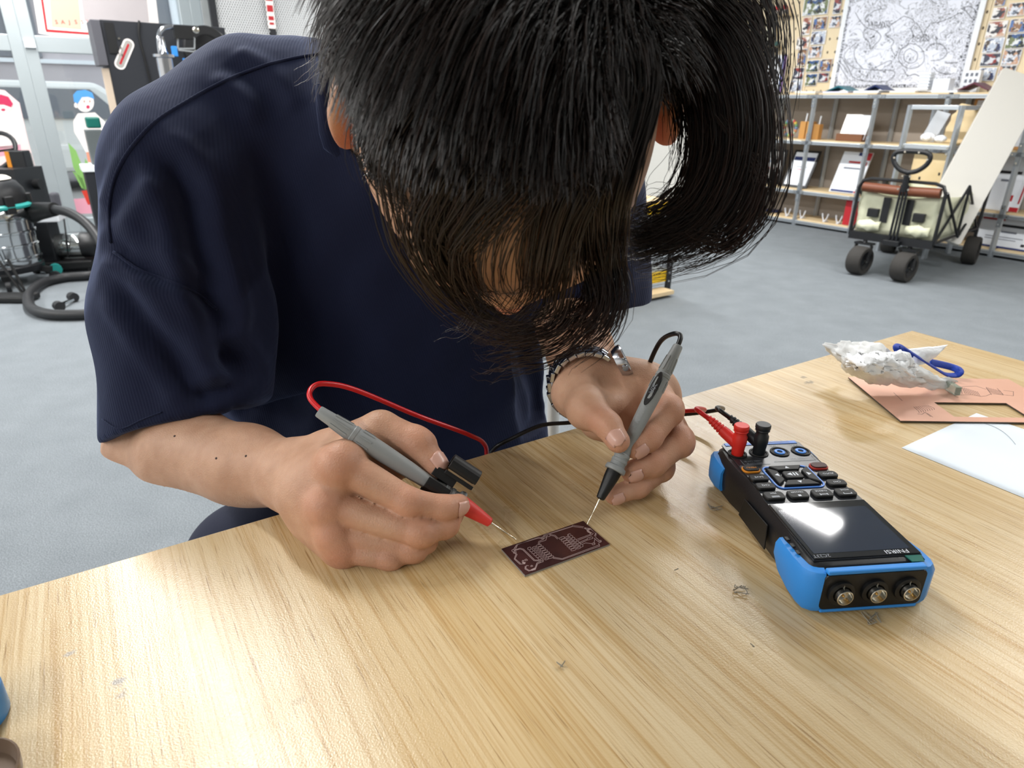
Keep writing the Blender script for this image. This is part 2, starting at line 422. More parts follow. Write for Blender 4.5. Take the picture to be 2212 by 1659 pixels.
def make_meter():
    t = thing('handheld_oscilloscope', 'black handheld oscilloscope multimeter with blue corner guards and colour screen', 'multimeter', DEV_O, DEV_ROT)
    kw = dict(local=True)
    mm = 0.001
    # plan outline, right half from front to back, mirrored
    half = [(30, 0), (40, 1.5), (44, 6), (44.5, 18), (43, 38), (40.5, 50), (40.5, 112), (43, 128), (43.5, 150), (42, 164), (36, 172), (22, 175)]
    outl = [(u*mm, v*mm) for u, v in half] + [(-u*mm, v*mm) for u, v in reversed(half)]
    n = len(outl)
    def ring(inset, z):
        out = []
        for (u, v) in outl:
            c = np.array([0, 0.0875]); d = np.array([u, v])-c; s = np.array([1-inset/0.044, 1-inset/0.0875])
            q = c + d*s; out.append((q[0], q[1], z))
        return out
    b = MB(); levels = [(0.006, 0.0), (0.003, 0.003), (0.0012, 0.012), (0.0005, 0.022), (0.002, 0.029), (0.0055, 0.0335), (0.0075, 0.0342)]
    vs_ = []
    for ins, z in levels: vs_ += ring(ins, z)
    fs_ = [tuple(range(n-1, -1, -1)), tuple(len(vs_)-n+i for i in range(n))]
    for k in range(len(levels)-1):
        for i in range(n): fs_.append((k*n+i, k*n+(i+1) % n, (k+1)*n+(i+1) % n, (k+1)*n+i))
    b.add(vs_, fs_)
    body = b.build('body', MATS['blk_plastic'], t, smooth=math.radians(30), **kw)
    # blue guards: strips standing around the outline
    def guard(path, z0, z1, th, name='corner_guard'):
        g = MB(); k = len(path); vs2 = []
        for i, (u, v) in enumerate(path):
            a = path[max(i-1, 0)]; c = path[min(i+1, k-1)]; d = np.array([c[0]-a[0], c[1]-a[1]]); d = d/np.linalg.norm(d)
            nn = np.array([d[1], -d[0]])
            if np.dot(nn, np.array([u, v-0.0875])) < 0: nn = -nn
            lo, hi = (z0[i], z1[i]) if hasattr(z0, '__len__') else (z0, z1)
            p = np.array([u, v]); o_ = p+nn*th; q_ = p-nn*0.004
            vs2 += [(q_[0], q_[1], lo), (o_[0]-nn[0]*0.002, o_[1]-nn[1]*0.002, lo), (o_[0], o_[1], lo+0.004), (o_[0], o_[1], hi-0.004), (o_[0]-nn[0]*0.002, o_[1]-nn[1]*0.002, hi), (q_[0]-nn[0]*0.001, q_[1]-nn[1]*0.001, hi+0.001)]
        w = 6; fs2 = [(0, 1, 2, 3, 4, 5), tuple((k-1)*w+i for i in (5, 4, 3, 2, 1, 0))]
        for i in range(k-1):
            for j in range(w): fs2.append((i*w+j, i*w+(j+1) % w, (i+1)*w+(j+1) % w, (i+1)*w+j))
        g.add(vs2, fs2); return g.build(name, MATS['blue_rubber'], t, smooth=math.radians(45), **kw)
    L = [(-42.5, 44), (-44, 34), (-45, 20), (-44.5, 9), (-42.5, 4), (-38, 0.6), (-33.5, -0.2)]
    Rr = [(-u, v) for u, v in reversed(L)]
    path = [(u*mm, v*mm) for u, v in L+Rr]
    k = len(L)
    z0 = [0.012, 0.006, 0.004, 0.003, 0.002, 0.002, 0.002]; z1 = [0.0285, 0.0295, 0.0305, 0.031, 0.0315, 0.032, 0.032]
    guard(path[:k], z0, z1, 0.0018); guard(path[k:], list(reversed(z0)), list(reversed(z1)), 0.0018)
    for s in (-1, 1):
        guard([(s*43.0*mm, 140*mm), (s*44.2*mm, 150*mm), (s*43.8*mm, 160*mm), (s*41*mm, 167*mm)], [0.006, 0.005, 0.005, 0.006], [0.027, 0.0285, 0.029, 0.029], 0.0018)
    MB().box((0, 0.0, 0.0335), (0.067, 0.005, 0.003)).build('front_trim', MATS['blue_rubber'], t, bevel=0.001, **kw)
    MB().box((0, 0.0, 0.0035), (0.067, 0.005, 0.0025)).build('front_trim', MATS['blue_rubber'], t, bevel=0.001, **kw)
    # connector plate with three round sockets
    MB().prism(rrect(0.070, 0.027, 0.004), (0, -0.0005, 0.0182), (XA, ZA, -YA), 0.0016).build('socket_plate', MATS['blk_plastic2'], t, bevel=0.0004, **kw)
    for u in (-0.0225, 0, 0.0225):
        s = MB().lathe((u, -0.002, 0.0182), (0, -1, 0), [(0, 0.0088), (0.0022, 0.0088), (0.0026, 0.0082), (0.0026, 0.0062), (0.0, 0.0062)], 28).build('signal_socket', MATS['blk_plastic2'], t, smooth=SM, **kw)
        MB().lathe((u, -0.0005, 0.0182), (0, -1, 0), [(0, 0.0055), (0.0075, 0.0055), (0.0078, 0.0052), (0.0078, 0.0049), (0.0040, 0.0046), (0.0036, 0.0044), (0.0034, 0.0001)], 28).build('barrel', MATS['nickel'], s, smooth=SM)
        s2 = s.children[0]; s2.matrix_parent_inverse = Matrix.Identity(4)
        q = MB().lathe((u, -0.001, 0.0182), (0, -1, 0), [(0, 0.0009), (0.005, 0.0009), (0.0055, 0.0004)], 10).build('centre_pin', MATS['gold'], s, smooth=SM); q.matrix_parent_inverse = Matrix.Identity(4)
        q = MB().cyl((u, -0.004, 0.0235), (u, -0.004, 0.0255), 0.0007, 8).build('bayonet_lug', MATS['nickel'], s); q.matrix_parent_inverse = Matrix.Identity(4)
    # face panel, screen
    z = 0.0342
    face = [(-0.0375, 0.0095), (0.0375, 0.0095), (0.0372, 0.08), (0.0352, 0.1), (0.0352, 0.166), (0.0325, 0.1695), (-0.0325, 0.1695), (-0.0352, 0.166), (-0.0352, 0.1), (-0.0372, 0.08)]
    MB().prism(face, (0, 0, z), (XA, YA, ZA), 0.0009).build('face_panel', MATS['panel_black'], t, bevel=0.0003, **kw)
    MB().box((0, 0.1663, z+0.0011), (0.064, 0.0045, 0.0006)).build('blue_strip', MATS['blue_print'], t, **kw)
    scr = MB().box((0, 0.0418, z+0.0012), (0.0738, 0.0635, 0.0012)).build('screen', MATS['screen_glass'], t, bevel=0.0003, **kw)
    q = MB().box((-0.0008, 0.0402, z+0.00185), (0.0670, 0.0500, 0.0001)).build('display', MATS['lcd'], scr); q.matrix_parent_inverse = Matrix.Identity(4)
    def label(s, size, u, v, material='white_print', name='print', zz=0.0, parent=t, squash=1.0):
        o = text_mesh(s, size, (u, v, z+0.0019+zz), -XA, -YA, squash=squash).build(name, MATS[material], parent)
        o.matrix_parent_inverse = Matrix.Identity(4); return o
    label('FNIRSI', 0.0052, 0.0215, 0.0127, squash=1.15); label('2C23T', 0.0042, -0.0305, 0.0127, 'grey_print')
    label('Oscilloscope', 0.0038, 0.016, 0.1663, 'grey_print', zz=-0.0003)
    MB().prism([(0.0255, 0.0095), (0.0365, 0.0092), (0.0345, 0.0028), (0.0262, 0.003)], (0, 0, z+0.0002), (XA, YA, ZA), 0.0006).build('film_tab', MATS['green_film'], t, **kw)
    # keys
    def key(u, v, w, h, material, txt, tmat='white_print', hh=0.0028, r=0.003, icon=None):
        kk = MB().prism(rrect(w, h, r), (u, v, z+0.0006), (XA, YA, ZA), hh).build('key', MATS[material], t, bevel=0.0008, smooth=SM, **kw)
        if txt:
            o = text_mesh(txt, 0.0030, (u, v, z+0.0006+hh+0.0001), -XA, -YA, squash=1.1).build('print', MATS[tmat], kk); o.matrix_parent_inverse = Matrix.Identity(4)
        if icon:
            m_ = MB()
            for a_ in icon: m_.box((u+a_[0], v+a_[1], z+0.0006+hh+0.0001), (a_[2], a_[3], 0.0001))
            o = m_.build('icon', MATS[tmat], kk); o.matrix_parent_inverse = Matrix.Identity(4)
        return kk
    def two_tone(u, v, base, txt):
        kk = MB().prism(rrect(0.0145, 0.0098, 0.004), (u, v, z+0.0006), (XA, YA, ZA), 0.0018).build('key', MATS[base], t, bevel=0.0005, smooth=SM, **kw)
        q = MB().prism(rrect(0.0128, 0.0080, 0.0035), (u, v, z+0.0022), (XA, YA, ZA), 0.0012).build('key_cap', MATS['key_rubber'] if base != 'red_rubber' else mat('dark_red', '#3b1410', 0.5), kk, bevel=0.0004, smooth=SM); q.matrix_parent_inverse = Matrix.Identity(4)
        if txt:
            o = text_mesh(txt, 0.003, (u, v, z+0.0036), -XA, -YA).build('print', MATS['orange_rubber'], kk); o.matrix_parent_inverse = Matrix.Identity(4)
    two_tone(-0.0282, 0.1233, 'orange_rubber', 'MENU'); two_tone(0.0290, 0.1233, 'red_rubber', None)
    key(-0.0285, 0.1090, 0.0150, 0.0085, 'key_rubber', 'SAVE'); key(0.0288, 0.1093, 0.0150, 0.0085, 'key_rubber', 'AUTO')
    key(-0.0288, 0.0968, 0.0150, 0.0085, 'key_rubber', 'CH2'); key(0.0288, 0.0968, 0.0150, 0.0085, 'key_rubber', 'CH1')
    for u, s, ic in ((-0.0285, 'PRM', [(0, -0.0020, 0.006, 0.0005), (0, -0.0032, 0.006, 0.0005)]), (-0.0098, 'TRIGGER', [(0, -0.0026, 0.0022, 0.0022)]),
                     (0.0093, 'CURSOR', [(0, -0.0026, 0.0055, 0.0006), (0.0028, -0.0026, 0.0006, 0.0022), (-0.0028, -0.0026, 0.0006, 0.0022)]), (0.0280, 'MOVE', [(0, -0.0035, 0.006, 0.0005), (0.003, -0.0028, 0.0006, 0.0018), (-0.003, -0.0028, 0.0006, 0.0018)])):
        kk = key(u, 0.0832, 0.0155, 0.0100, 'key_rubber', None, icon=ic)
        o = text_mesh(s, 0.0026, (u, 0.0832+0.0020, z+0.0036), -XA, -YA, squash=0.95).build('print', MATS['white_print'], kk); o.matrix_parent_inverse = Matrix.Identity(4)
    # direction pad with blue ring
    rg = MB(); o_ = rrect(0.0395, 0.0330, 0.006, 5, 0.0003, 0.1100); i_ = rrect(0.0372, 0.0307, 0.005, 5, 0.0003, 0.1100); m_ = len(o_)
    rg.add([(q[0], q[1], z+0.0018) for q in o_]+[(q[0], q[1], z+0.0018) for q in i_]+[(q[0], q[1], z+0.0005) for q in o_]+[(q[0], q[1], z+0.0005) for q in i_],
           [(k_, (k_+1) % m_, m_+(k_+1) % m_, m_+k_) for k_ in range(m_)]+[(k_+2*m_, (k_+1) % m_+2*m_, (k_+1) % m_, k_) for k_ in range(m_)]+[(m_+k_, m_+(k_+1) % m_, 3*m_+(k_+1) % m_, 3*m_+k_) for k_ in range(m_)])
    rg.build('pad_ring', MATS['blue_print'], t, **kw)
    cx, cy = 0.0003, 0.1105
    def poly_key(poly, tri):
        kk = MB().prism([(cx+a_, cy+b_) for a_, b_ in poly], (0, 0, z+0.0006), (XA, YA, ZA), 0.003).build('arrow_key', MATS['key_rubber'], t, bevel=0.0007, smooth=SM, **kw)
        mk = MB()
        for tr in tri: mk.prism([(cx+a_, cy+b_) for a_, b_ in tr], (0, 0, z+0.0036), (XA, YA, ZA), 0.0001)
        o = mk.build('arrow', MATS['white_print'], kk); o.matrix_parent_inverse = Matrix.Identity(4)
    poly_key([(-0.0135, 0.0140), (0.0135, 0.0140), (0.0085, 0.0072), (-0.0085, 0.0072)], [[(-0.0018, 0.0092), (0.0018, 0.0092), (0, 0.0122)]])
    poly_key([(-0.0145, -0.0150), (0.0145, -0.0150), (0.0088, -0.0078), (-0.0088, -0.0078)], [[(-0.0018, -0.0100), (0.0018, -0.0100), (0, -0.0130)]])
    poly_key([(-0.0172, 0.0118), (-0.0100, 0.0060), (-0.0100, -0.0066), (-0.0172, -0.0128)], [[(-0.0118, 0.0020), (-0.0118, -0.0024), (-0.0152, -0.0002)]])
    poly_key([(0.0172, 0.0118), (0.0100, 0.0060), (0.0100, -0.0066), (0.0172, -0.0128)], [[(0.0118, 0.0020), (0.0118, -0.0024), (0.0152, -0.0002)]])
    poly_key(rrect(0.0150, 0.0105, 0.0030), [[(-0.0050, 0.0000), (-0.0010, 0.0022), (-0.0010, -0.0022)], [(0.0002, 0.0022), (0.0014, 0.0022), (0.0014, -0.0022), (0.0002, -0.0022)], [(0.0026, 0.0022), (0.0038, 0.0022), (0.0038, -0.0022), (0.0026, -0.0022)]])
    # four jacks
    for i, u in enumerate((-0.028, -0.0093, 0.0093, 0.028)):
        j = MB().lathe((u, 0.1500, z+0.0007), (0, 0, 1), [(0, 0.0079), (0.0010, 0.0079), (0.0013, 0.0074), (0.0011, 0.0064), (0.0004, 0.0060), (0.0004, 0.0001)], 28).build('test_jack', MATS['hole_black'], t, smooth=SM, **kw)
        q = MB().lathe((u, 0.1500, z+0.0010), (0, 0, 1), [(0, 0.0044), (0.0007, 0.0044), (0.0009, 0.0040), (0.0008, 0.0024), (0.0, 0.0023)], 20).build('contact_sleeve', MATS['jack_blue'], j, smooth=SM); q.matrix_parent_inverse = Matrix.Identity(4)
    label('10A', 0.0042, 0.028, 0.1610, 'grey_print', zz=-0.0007); label('mA', 0.0042, 0.0093, 0.1610, 'grey_print', zz=-0.0007)
    label('250V MAX', 0.0030, 0.0190, 0.1385, 'grey_print', zz=-0.0007); label('1000V CAT III', 0.0024, -0.0205, 0.1370, 'grey_print', zz=-0.0007); label('600V CAT IV', 0.0024, -0.0205, 0.1335, 'grey_print', zz=-0.0007)
    ln = MB()
    for (a_, b_) in (((-0.030, 0.139), (-0.030, 0.1315)), ((-0.030, 0.1315), (-0.008, 0.1315)), ((0.033, 0.142), (0.033, 0.1345)), ((0.033, 0.1345), (-0.003, 0.1345))):
        ln.bar((a_[0], a_[1], z+0.0012), (b_[0], b_[1], z+0.0012), 0.0003, 0.0001)
    ln.build('print', MATS['grey_print'], t, **kw)
    # raised marks on the sloping side
    for k_ in range(3):
        MB().box((-0.0405, 0.0375-k_*0.0075, 0.0322), (0.003, 0.004, 0.0006)).build('grip_mark', MATS['blk_plastic2'], t, bevel=0.0002, **kw)
    MB().prism([(0.060, 0.006), (0.105, 0.006), (0.100, 0.024), (0.062, 0.026)], (-0.0412, 0, 0), (YA, ZA, -XA), 0.0012).build('side_grip', MATS['blk_plastic2'], t, bevel=0.0005, **kw)
    MB().prism([(0.060, 0.006), (0.105, 0.006), (0.100, 0.024), (0.062, 0.026)], (0.0400, 0, 0), (YA, ZA, XA), 0.0012).build('side_grip', MATS['blk_plastic2'], t, bevel=0.0005, **kw)
    return t
make_meter()

# ------------------------------------------------------------------ test leads
mat('cable_red', '#c9151c', 0.32, spec=0.5)
mat('cable_black', '#0d0d0f', 0.35)
mat('probe_grey', '#8d9293', 0.5, bump=(500, 0.05, 0.0004))
mat('plug_red', '#d42a22', 0.45)
mat('plug_black', '#1b2024', 0.45)
mat('tip_red', '#e8433c', 0.5)
mat('tip_black', '#121315', 0.45)
mat('needle', '#d8cdb8', 0.2, metal=1.0)
R_TIP = T(1116, 1166, TABLE_Z+0.0019); R_TAIL = P(688, 888, 0.480)
L_TIP = T(1268, 1133, TABLE_Z+0.0019); L_TAIL = P(1465, 747, 0.545)
def test_lead(name, label, tip, tail, tipmat, cable_pts, cablemat, plug_u, plugmat, up_hint):
    t = thing(name, label, 'test lead', tip)
    d = nrm(tail-tip); L = float(np.linalg.norm(tail-tip))
    s = L/0.175
    def lat(prof, nm, m, n=24): return MB().lathe(tip, d, [(h*L, r*s) for h, r in prof], n, x=up_hint).build(nm, MATS[m], t, smooth=SM)
    lat([(0.0, 0.0003), (0.01, 0.0005), (0.06, 0.0006), (0.064, 0.0009), (0.15, 0.0010)], 'needle', 'needle', 12)
    lat([(0.135, 0.0022), (0.14, 0.0036), (0.16, 0.0041), (0.25, 0.0062), (0.285, 0.0066), (0.30, 0.0064)], 'tip_cover', tipmat)
    body = lat([(0.285, 0.0045), (0.289, 0.0088), (0.300, 0.0091), (0.312, 0.0086), (0.318, 0.0066), (0.335, 0.0064), (0.338, 0.0070), (0.350, 0.0070), (0.353, 0.0064), (0.363, 0.0064), (0.366, 0.0069), (0.380, 0.0068), (0.384, 0.0060),
         (0.42, 0.0052), (0.47, 0.0054), (0.56, 0.0062), (0.68, 0.0068), (0.76, 0.0069), (0.80, 0.0066), (0.815, 0.0062), (0.818, 0.0054)], 'handle', 'probe_grey')
    bt = lat([(0.812, 0.0058), (0.816, 0.0066), (0.832, 0.0066), (0.836, 0.0060), (0.845, 0.0062), (0.92, 0.0052), (0.995, 0.0044), (1.0, 0.0040)], 'boot', 'probe_grey')
    X, Y, Z = frame_from(d, up_hint); X, Y = np.array(X), np.array(Y)
    rb = MB()
    for k in range(8):
        a = 2*math.pi*k/8; dr = math.cos(a)*X+math.sin(a)*Y
        rb.bar(tip+d*L*0.85+dr*0.0060*s, tip+d*L*0.93+dr*0.0050*s, 0.0010, 0.0012, dr)
        rb.bar(tip+d*L*0.745+dr*0.0068*s, tip+d*L*0.80+dr*0.0066*s, 0.0012, 0.0012, dr)
    rb.build('ribs', MATS['probe_grey'], bt)
    cab = [tail-d*0.01] + cable_pts
    pj = dev(plug_u, 0.150, 0.0355)
    pl = MB().lathe(pj, UPV, [(-0.004, 0.0045), (0.0, 0.0050), (0.006, 0.0052), (0.011, 0.0060), (0.0165, 0.0060), (0.018, 0.0050), (0.0205, 0.0050), (0.0215, 0.0060), (0.0225, 0.0056), (0.0235, 0.0062), (0.0262, 0.0062), (0.027, 0.0056)], 24).build('plug', MATS[plugmat], t, smooth=SM)
    # side boot of the plug
    ba = pj + UPV*0.008; be = pj - DEX*0.0185 + DEY*0.024 + UPV*0.0225
    dd = nrm(be-ba); LL = np.linalg.norm(be-ba)
    prof = [(0, 0.0050), (0.45, 0.0048)]
    for k in range(5):
        h = 0.5+k*0.09; prof += [(h, 0.0046-k*0.0003), (h+0.05, 0.0046-k*0.0003), (h+0.055, 0.0036-k*0.0003), (h+0.085, 0.0036-k*0.0003)]
    prof += [(1.0, 0.0028)]
    MB().lathe(ba, dd, [(h*LL, r) for h, r in prof], 18).build('plug_boot', MATS[plugmat], t, smooth=SM)
    cab = cab + [be + dd*0.014 - UPV*0.002, be - dd*0.003]
    MB().tube(spline(cab, 10), 0.0021, 10).build('cable', MATS[cablemat], t, smooth=3.2)
    return t
# red lead: loops up behind the wrist, drops over the far table edge, comes back behind the other hand to the meter
rl = test_lead('red_test_lead', 'red test lead with grey probe and red tip resting beside circuit board', R_TIP, R_TAIL, 'tip_red',
    [P(671, 862, 0.49), P(676, 836, 0.50), P(706, 829, 0.51), P(770, 843, 0.53), P(900, 897, 0.57), P(1010, 938, 0.60), P(1048, 962, 0.625), P(1058, 1010, 0.66), P(1120, 1030, 0.70), P(1230, 960, 0.70), P(1330, 905, 0.68), P(1450, 890, 0.66), P(1520, 886, 0.640)],
    'cable_red', -0.028, 'plug_red', (0, 0, 1))
bl = test_lead('black_test_lead', 'black test lead with grey probe held upright on circuit board corner', L_TIP, L_TAIL, 'tip_black',
    [P(1470, 729, 0.550), P(1455, 721, 0.558), P(1425, 740, 0.580), P(1398, 800, 0.60), P(1385, 860, 0.64), P(1320, 905, 0.665), P(1230, 913, 0.668), P(1170, 919, 0.66), P(1110, 945, 0.655), P(1062, 975, 0.66), P(1045, 1030, 0.70), P(1150, 1050, 0.74), P(1290, 960, 0.73), P(1400, 905, 0.70), P(1500, 893, 0.680), P(1560, 884, 0.655)],
    'cable_black', -0.0093, 'plug_black', (0, 0, 1))
# black letters plate and moulded letters on the black lead's handle
def lead_marks():
    d = nrm(L_TAIL-L_TIP); L = np.linalg.norm(L_TAIL-L_TIP); s = L/0.175
    view = nrm(CAM-(L_TIP+L_TAIL)/2); side = nrm(np.cross(d, view)); nn = nrm(np.cross(side, d))
    o = L_TIP+d*L*0.735
    g = MB()
    pts = [(0.0155*math.cos(a), 0.0036*math.sin(a)) for a in [2*math.pi*k/24 for k in range(24)]]
    n2 = nrm(nn*0.9 - side*0.35); s2 = nrm(np.cross(d, n2))
    rows = []
    for q in pts: rows.append(o + d*q[0] + s2*q[1] + n2*math.sqrt(max(0.0070**2-q[1]**2, 0))*s)
    g.add(rows+[r+n2*0.0003 for r in rows], [tuple(range(24, 48))]+[(k, (k+1) % 24, 24+(k+1) % 24, 24+k) for k in range(24)])
    g.build('rating_plate', MATS['blk_plastic2'], bl)
    text_mesh('20A', 0.0055, o+n2*(0.0070*s+0.0005), -d, np.cross(n2, -d)).build('print', MATS['grey_print'], bl)
    o2 = L_TIP+d*L*0.545
    text_mesh('1000VMAX.10A', 0.0058, o2+n2*0.0064*s, -d, np.cross(n2, -d), squash=0.8).build('moulded_letters', MATS['probe_grey'], bl)
lead_marks()
# black clip-on holder on the red lead's handle
def clip():
    d = nrm(R_TAIL-R_TIP); L = np.linalg.norm(R_TAIL-R_TIP)
    o = R_TIP+d*L*0.445
    view = nrm(CAM-o); side = nrm(np.cross(view, d)); side = side if side[2] > 0 else -side   # up the picture
    out = nrm(np.cross(d, side)); out = out if np.dot(out, view) > 0 else -out
    ax = (side, out, -d)
    def arc(c, r0, r1, a0, a1, n=14):
        A = [math.radians(a0+(a1-a0)*k/n) for k in range(n+1)]
        return [(c[0]+r1*math.cos(a), c[1]+r1*math.sin(a)) for a in A]+[(c[0]+r0*math.cos(a), c[1]+r0*math.sin(a)) for a in reversed(A)]
    m1 = MB().prism(arc((0, 0), 0.0068, 0.0084, 60, 330), o-(-d)*0.004, ax, 0.019)
    m1.box(o+side*0.0100-d*0.0058, (0.0075, 0.006, 0.019), ax)
    m1.build('probe_holder', MATS['blk_plastic2'], rl, bevel=0.0004)
    c2 = o+side*0.0165+out*0.002-d*0.0035
    MB().prism(arc((0, 0), 0.0062, 0.0078, 120, -120), c2+side*0.004, ax, 0.024).box(c2-d*0.012-side*0.003, (0.003, 0.011, 0.024), ax).build('holder_arm', MATS['blk_plastic2'], rl, bevel=0.0004)
clip()

# ------------------------------------------------------------------ small circuit board
mat('pcb_brown', '#3a1f1f', 0.28, vary=(60, '#4d2a27', 0.8))
mat('pcb_edge', '#8e8b86', 0.6)
mat('trace', '#b9a2a0', 0.45, metal=0.2)
def ribbons(mb, lines, w, h, zlift, tr):
    for ln in lines:
        pts = [tr(*q) for q in ln]
        for a, b_ in zip(pts[:-1], pts[1:]):
            if np.linalg.norm(b_-a) < 1e-5: continue
            mb.bar(a+UPV*zlift, b_+UPV*zlift, w, h)
def make_pcb():
    c = [T(q[0], q[1], TABLE_Z+0.0016) for q in ((1083, 1186), (1261, 1124), (1316, 1176), (1134, 1242))]
    ctr = sum(c)/4; ux = nrm((c[1]-c[0])+(c[2]-c[3])); uy = nrm(np.cross(UPV, ux))
    lx = (np.linalg.norm(c[1]-c[0])+np.linalg.norm(c[2]-c[3]))/2; ly = (np.linalg.norm(c[3]-c[0])+np.linalg.norm(c[2]-c[1]))/2
    base = ctr.copy(); base[2] = TABLE_Z
    t = thing('circuit_board', 'small dark brown circuit board with milled silver traces under the probes', 'circuit board', base, math.atan2(ux[1], ux[0]))
    MB().box(base+UPV*0.0007, (lx, ly, 0.0014), (ux, uy, UPV)).build('substrate', MATS['pcb_edge'], t)
    MB().box(base+UPV*0.0015, (lx, ly, 0.0003), (ux, uy, UPV)).build('copper_face', MATS['pcb_brown'], t, bevel=0.0001)
    S = 280/2212
    def tr(x, y): return T(1060+x*S, 1100+y*S, TABLE_Z+0.0017)
    lines = [
     [(1590, 300), (1390, 275), (1390, 290), (910, 440), (880, 490), (820, 480), (440, 610), (390, 690)],
     [(1580, 318), (1400, 295), (1050, 405), (920, 462), (890, 500), (800, 497), (460, 600), (415, 700)],
     [(1010, 430), (1100, 445), (1150, 495), (1210, 480)], [(1010, 445), (1090, 460), (1140, 510)],
     [(960, 470), (940, 530), (840, 560), (830, 590), (850, 605)], [(930, 480), (900, 515), (820, 550), (810, 590), (830, 610)],
     [(390, 700), (430, 690), (500, 665), (560, 680), (750, 865), (830, 870)], [(410, 705), (500, 680), (550, 695), (740, 880), (850, 885)],
     [(380, 720), (430, 770), (400, 850), (500, 940), (590, 930)], [(400, 730), (450, 770), (415, 845), (510, 925)],
     [(1060, 815), (1220, 845), (1260, 830), (1850, 610), (1840, 580)], [(1060, 835), (1220, 860), (1860, 630), (1850, 590)],
     [(880, 885), (790, 915), (750, 1020), (660, 1045), (600, 1010), (610, 960), (650, 965)], [(880, 900), (800, 930), (760, 1030), (650, 1055), (585, 1020), (590, 970)],
     [(1480, 510), (1700, 430), (1680, 370), (1610, 330)], [(1490, 530), (1720, 440), (1750, 410)], [(1510, 570), (1650, 505)], [(1520, 590), (1660, 520)], [(1540, 610), (1620, 575), (1740, 590)],
     [(1600, 320), (1700, 330), (1790, 410), (1770, 460)], [(1650, 340), (1710, 345), (1800, 415), (1790, 470)], [(1760, 490), (1820, 540), (1850, 560), (1890, 550), (1850, 530), (1790, 480)], [(1780, 500), (1760, 590)],
     [(590, 880), (630, 870), (610, 850), (580, 860), (590, 880)], [(690, 980), (720, 970), (700, 955), (680, 970), (690, 980)], [(530, 890), (570, 880), (550, 870), (530, 890)]]
    mb = MB(); ribbons(mb, lines, 0.00042, 0.00012, 0, tr)
    def blob(x, y, w, h, a):
        n = 12; ln = []
        for k in range(n+1):
            th = 2*math.pi*k/n; ex_ = math.copysign(abs(math.cos(th))**0.6, math.cos(th))*w; ey_ = math.copysign(abs(math.sin(th))**0.6, math.sin(th))*h
            ln.append((x+ex_*math.cos(a)-ey_*math.sin(a), y+ex_*math.sin(a)+ey_*math.cos(a)))
        ribbons(mb, [ln], 0.0004, 0.00012, 0, tr)
    for k in range(7):      # two rows of pads on each chip footprint
        blob(1215+k*33, 490+k*33, 46, 17, -0.30); blob(1340+k*35, 440+k*31, 26, 20, -0.30); blob(1300+k*34, 480+k*30, 34, 13, -0.30)
        blob(820+k*35, 620+k*33, 46, 17, -0.30); blob(660+k*35, 670+k*33, 28, 21, -0.30); blob(745+k*35, 650+k*33, 34, 13, -0.30)
    for (x, y) in ((925, 470), (990, 450), (885, 490), (385, 705), (410, 735), (875, 885), (1670, 505), (1755, 590), (1715, 490), (1865, 548), (1345, 440)): blob(x, y, 24, 17, -0.3)
    mb.build('milled_traces', MATS['trace'], t)
    blb = MB(); ribbons(blb, [[(1600, 318), (1650, 340), (1660, 380), (1720, 410)], [(1630, 325), (1690, 345)], [(540, 905), (590, 920)], [(700, 1040), (760, 1010)]], 0.0016, 0.0001, 0, tr)
    blb.build('scraped_copper', MATS['trace'], t)
make_pcb()

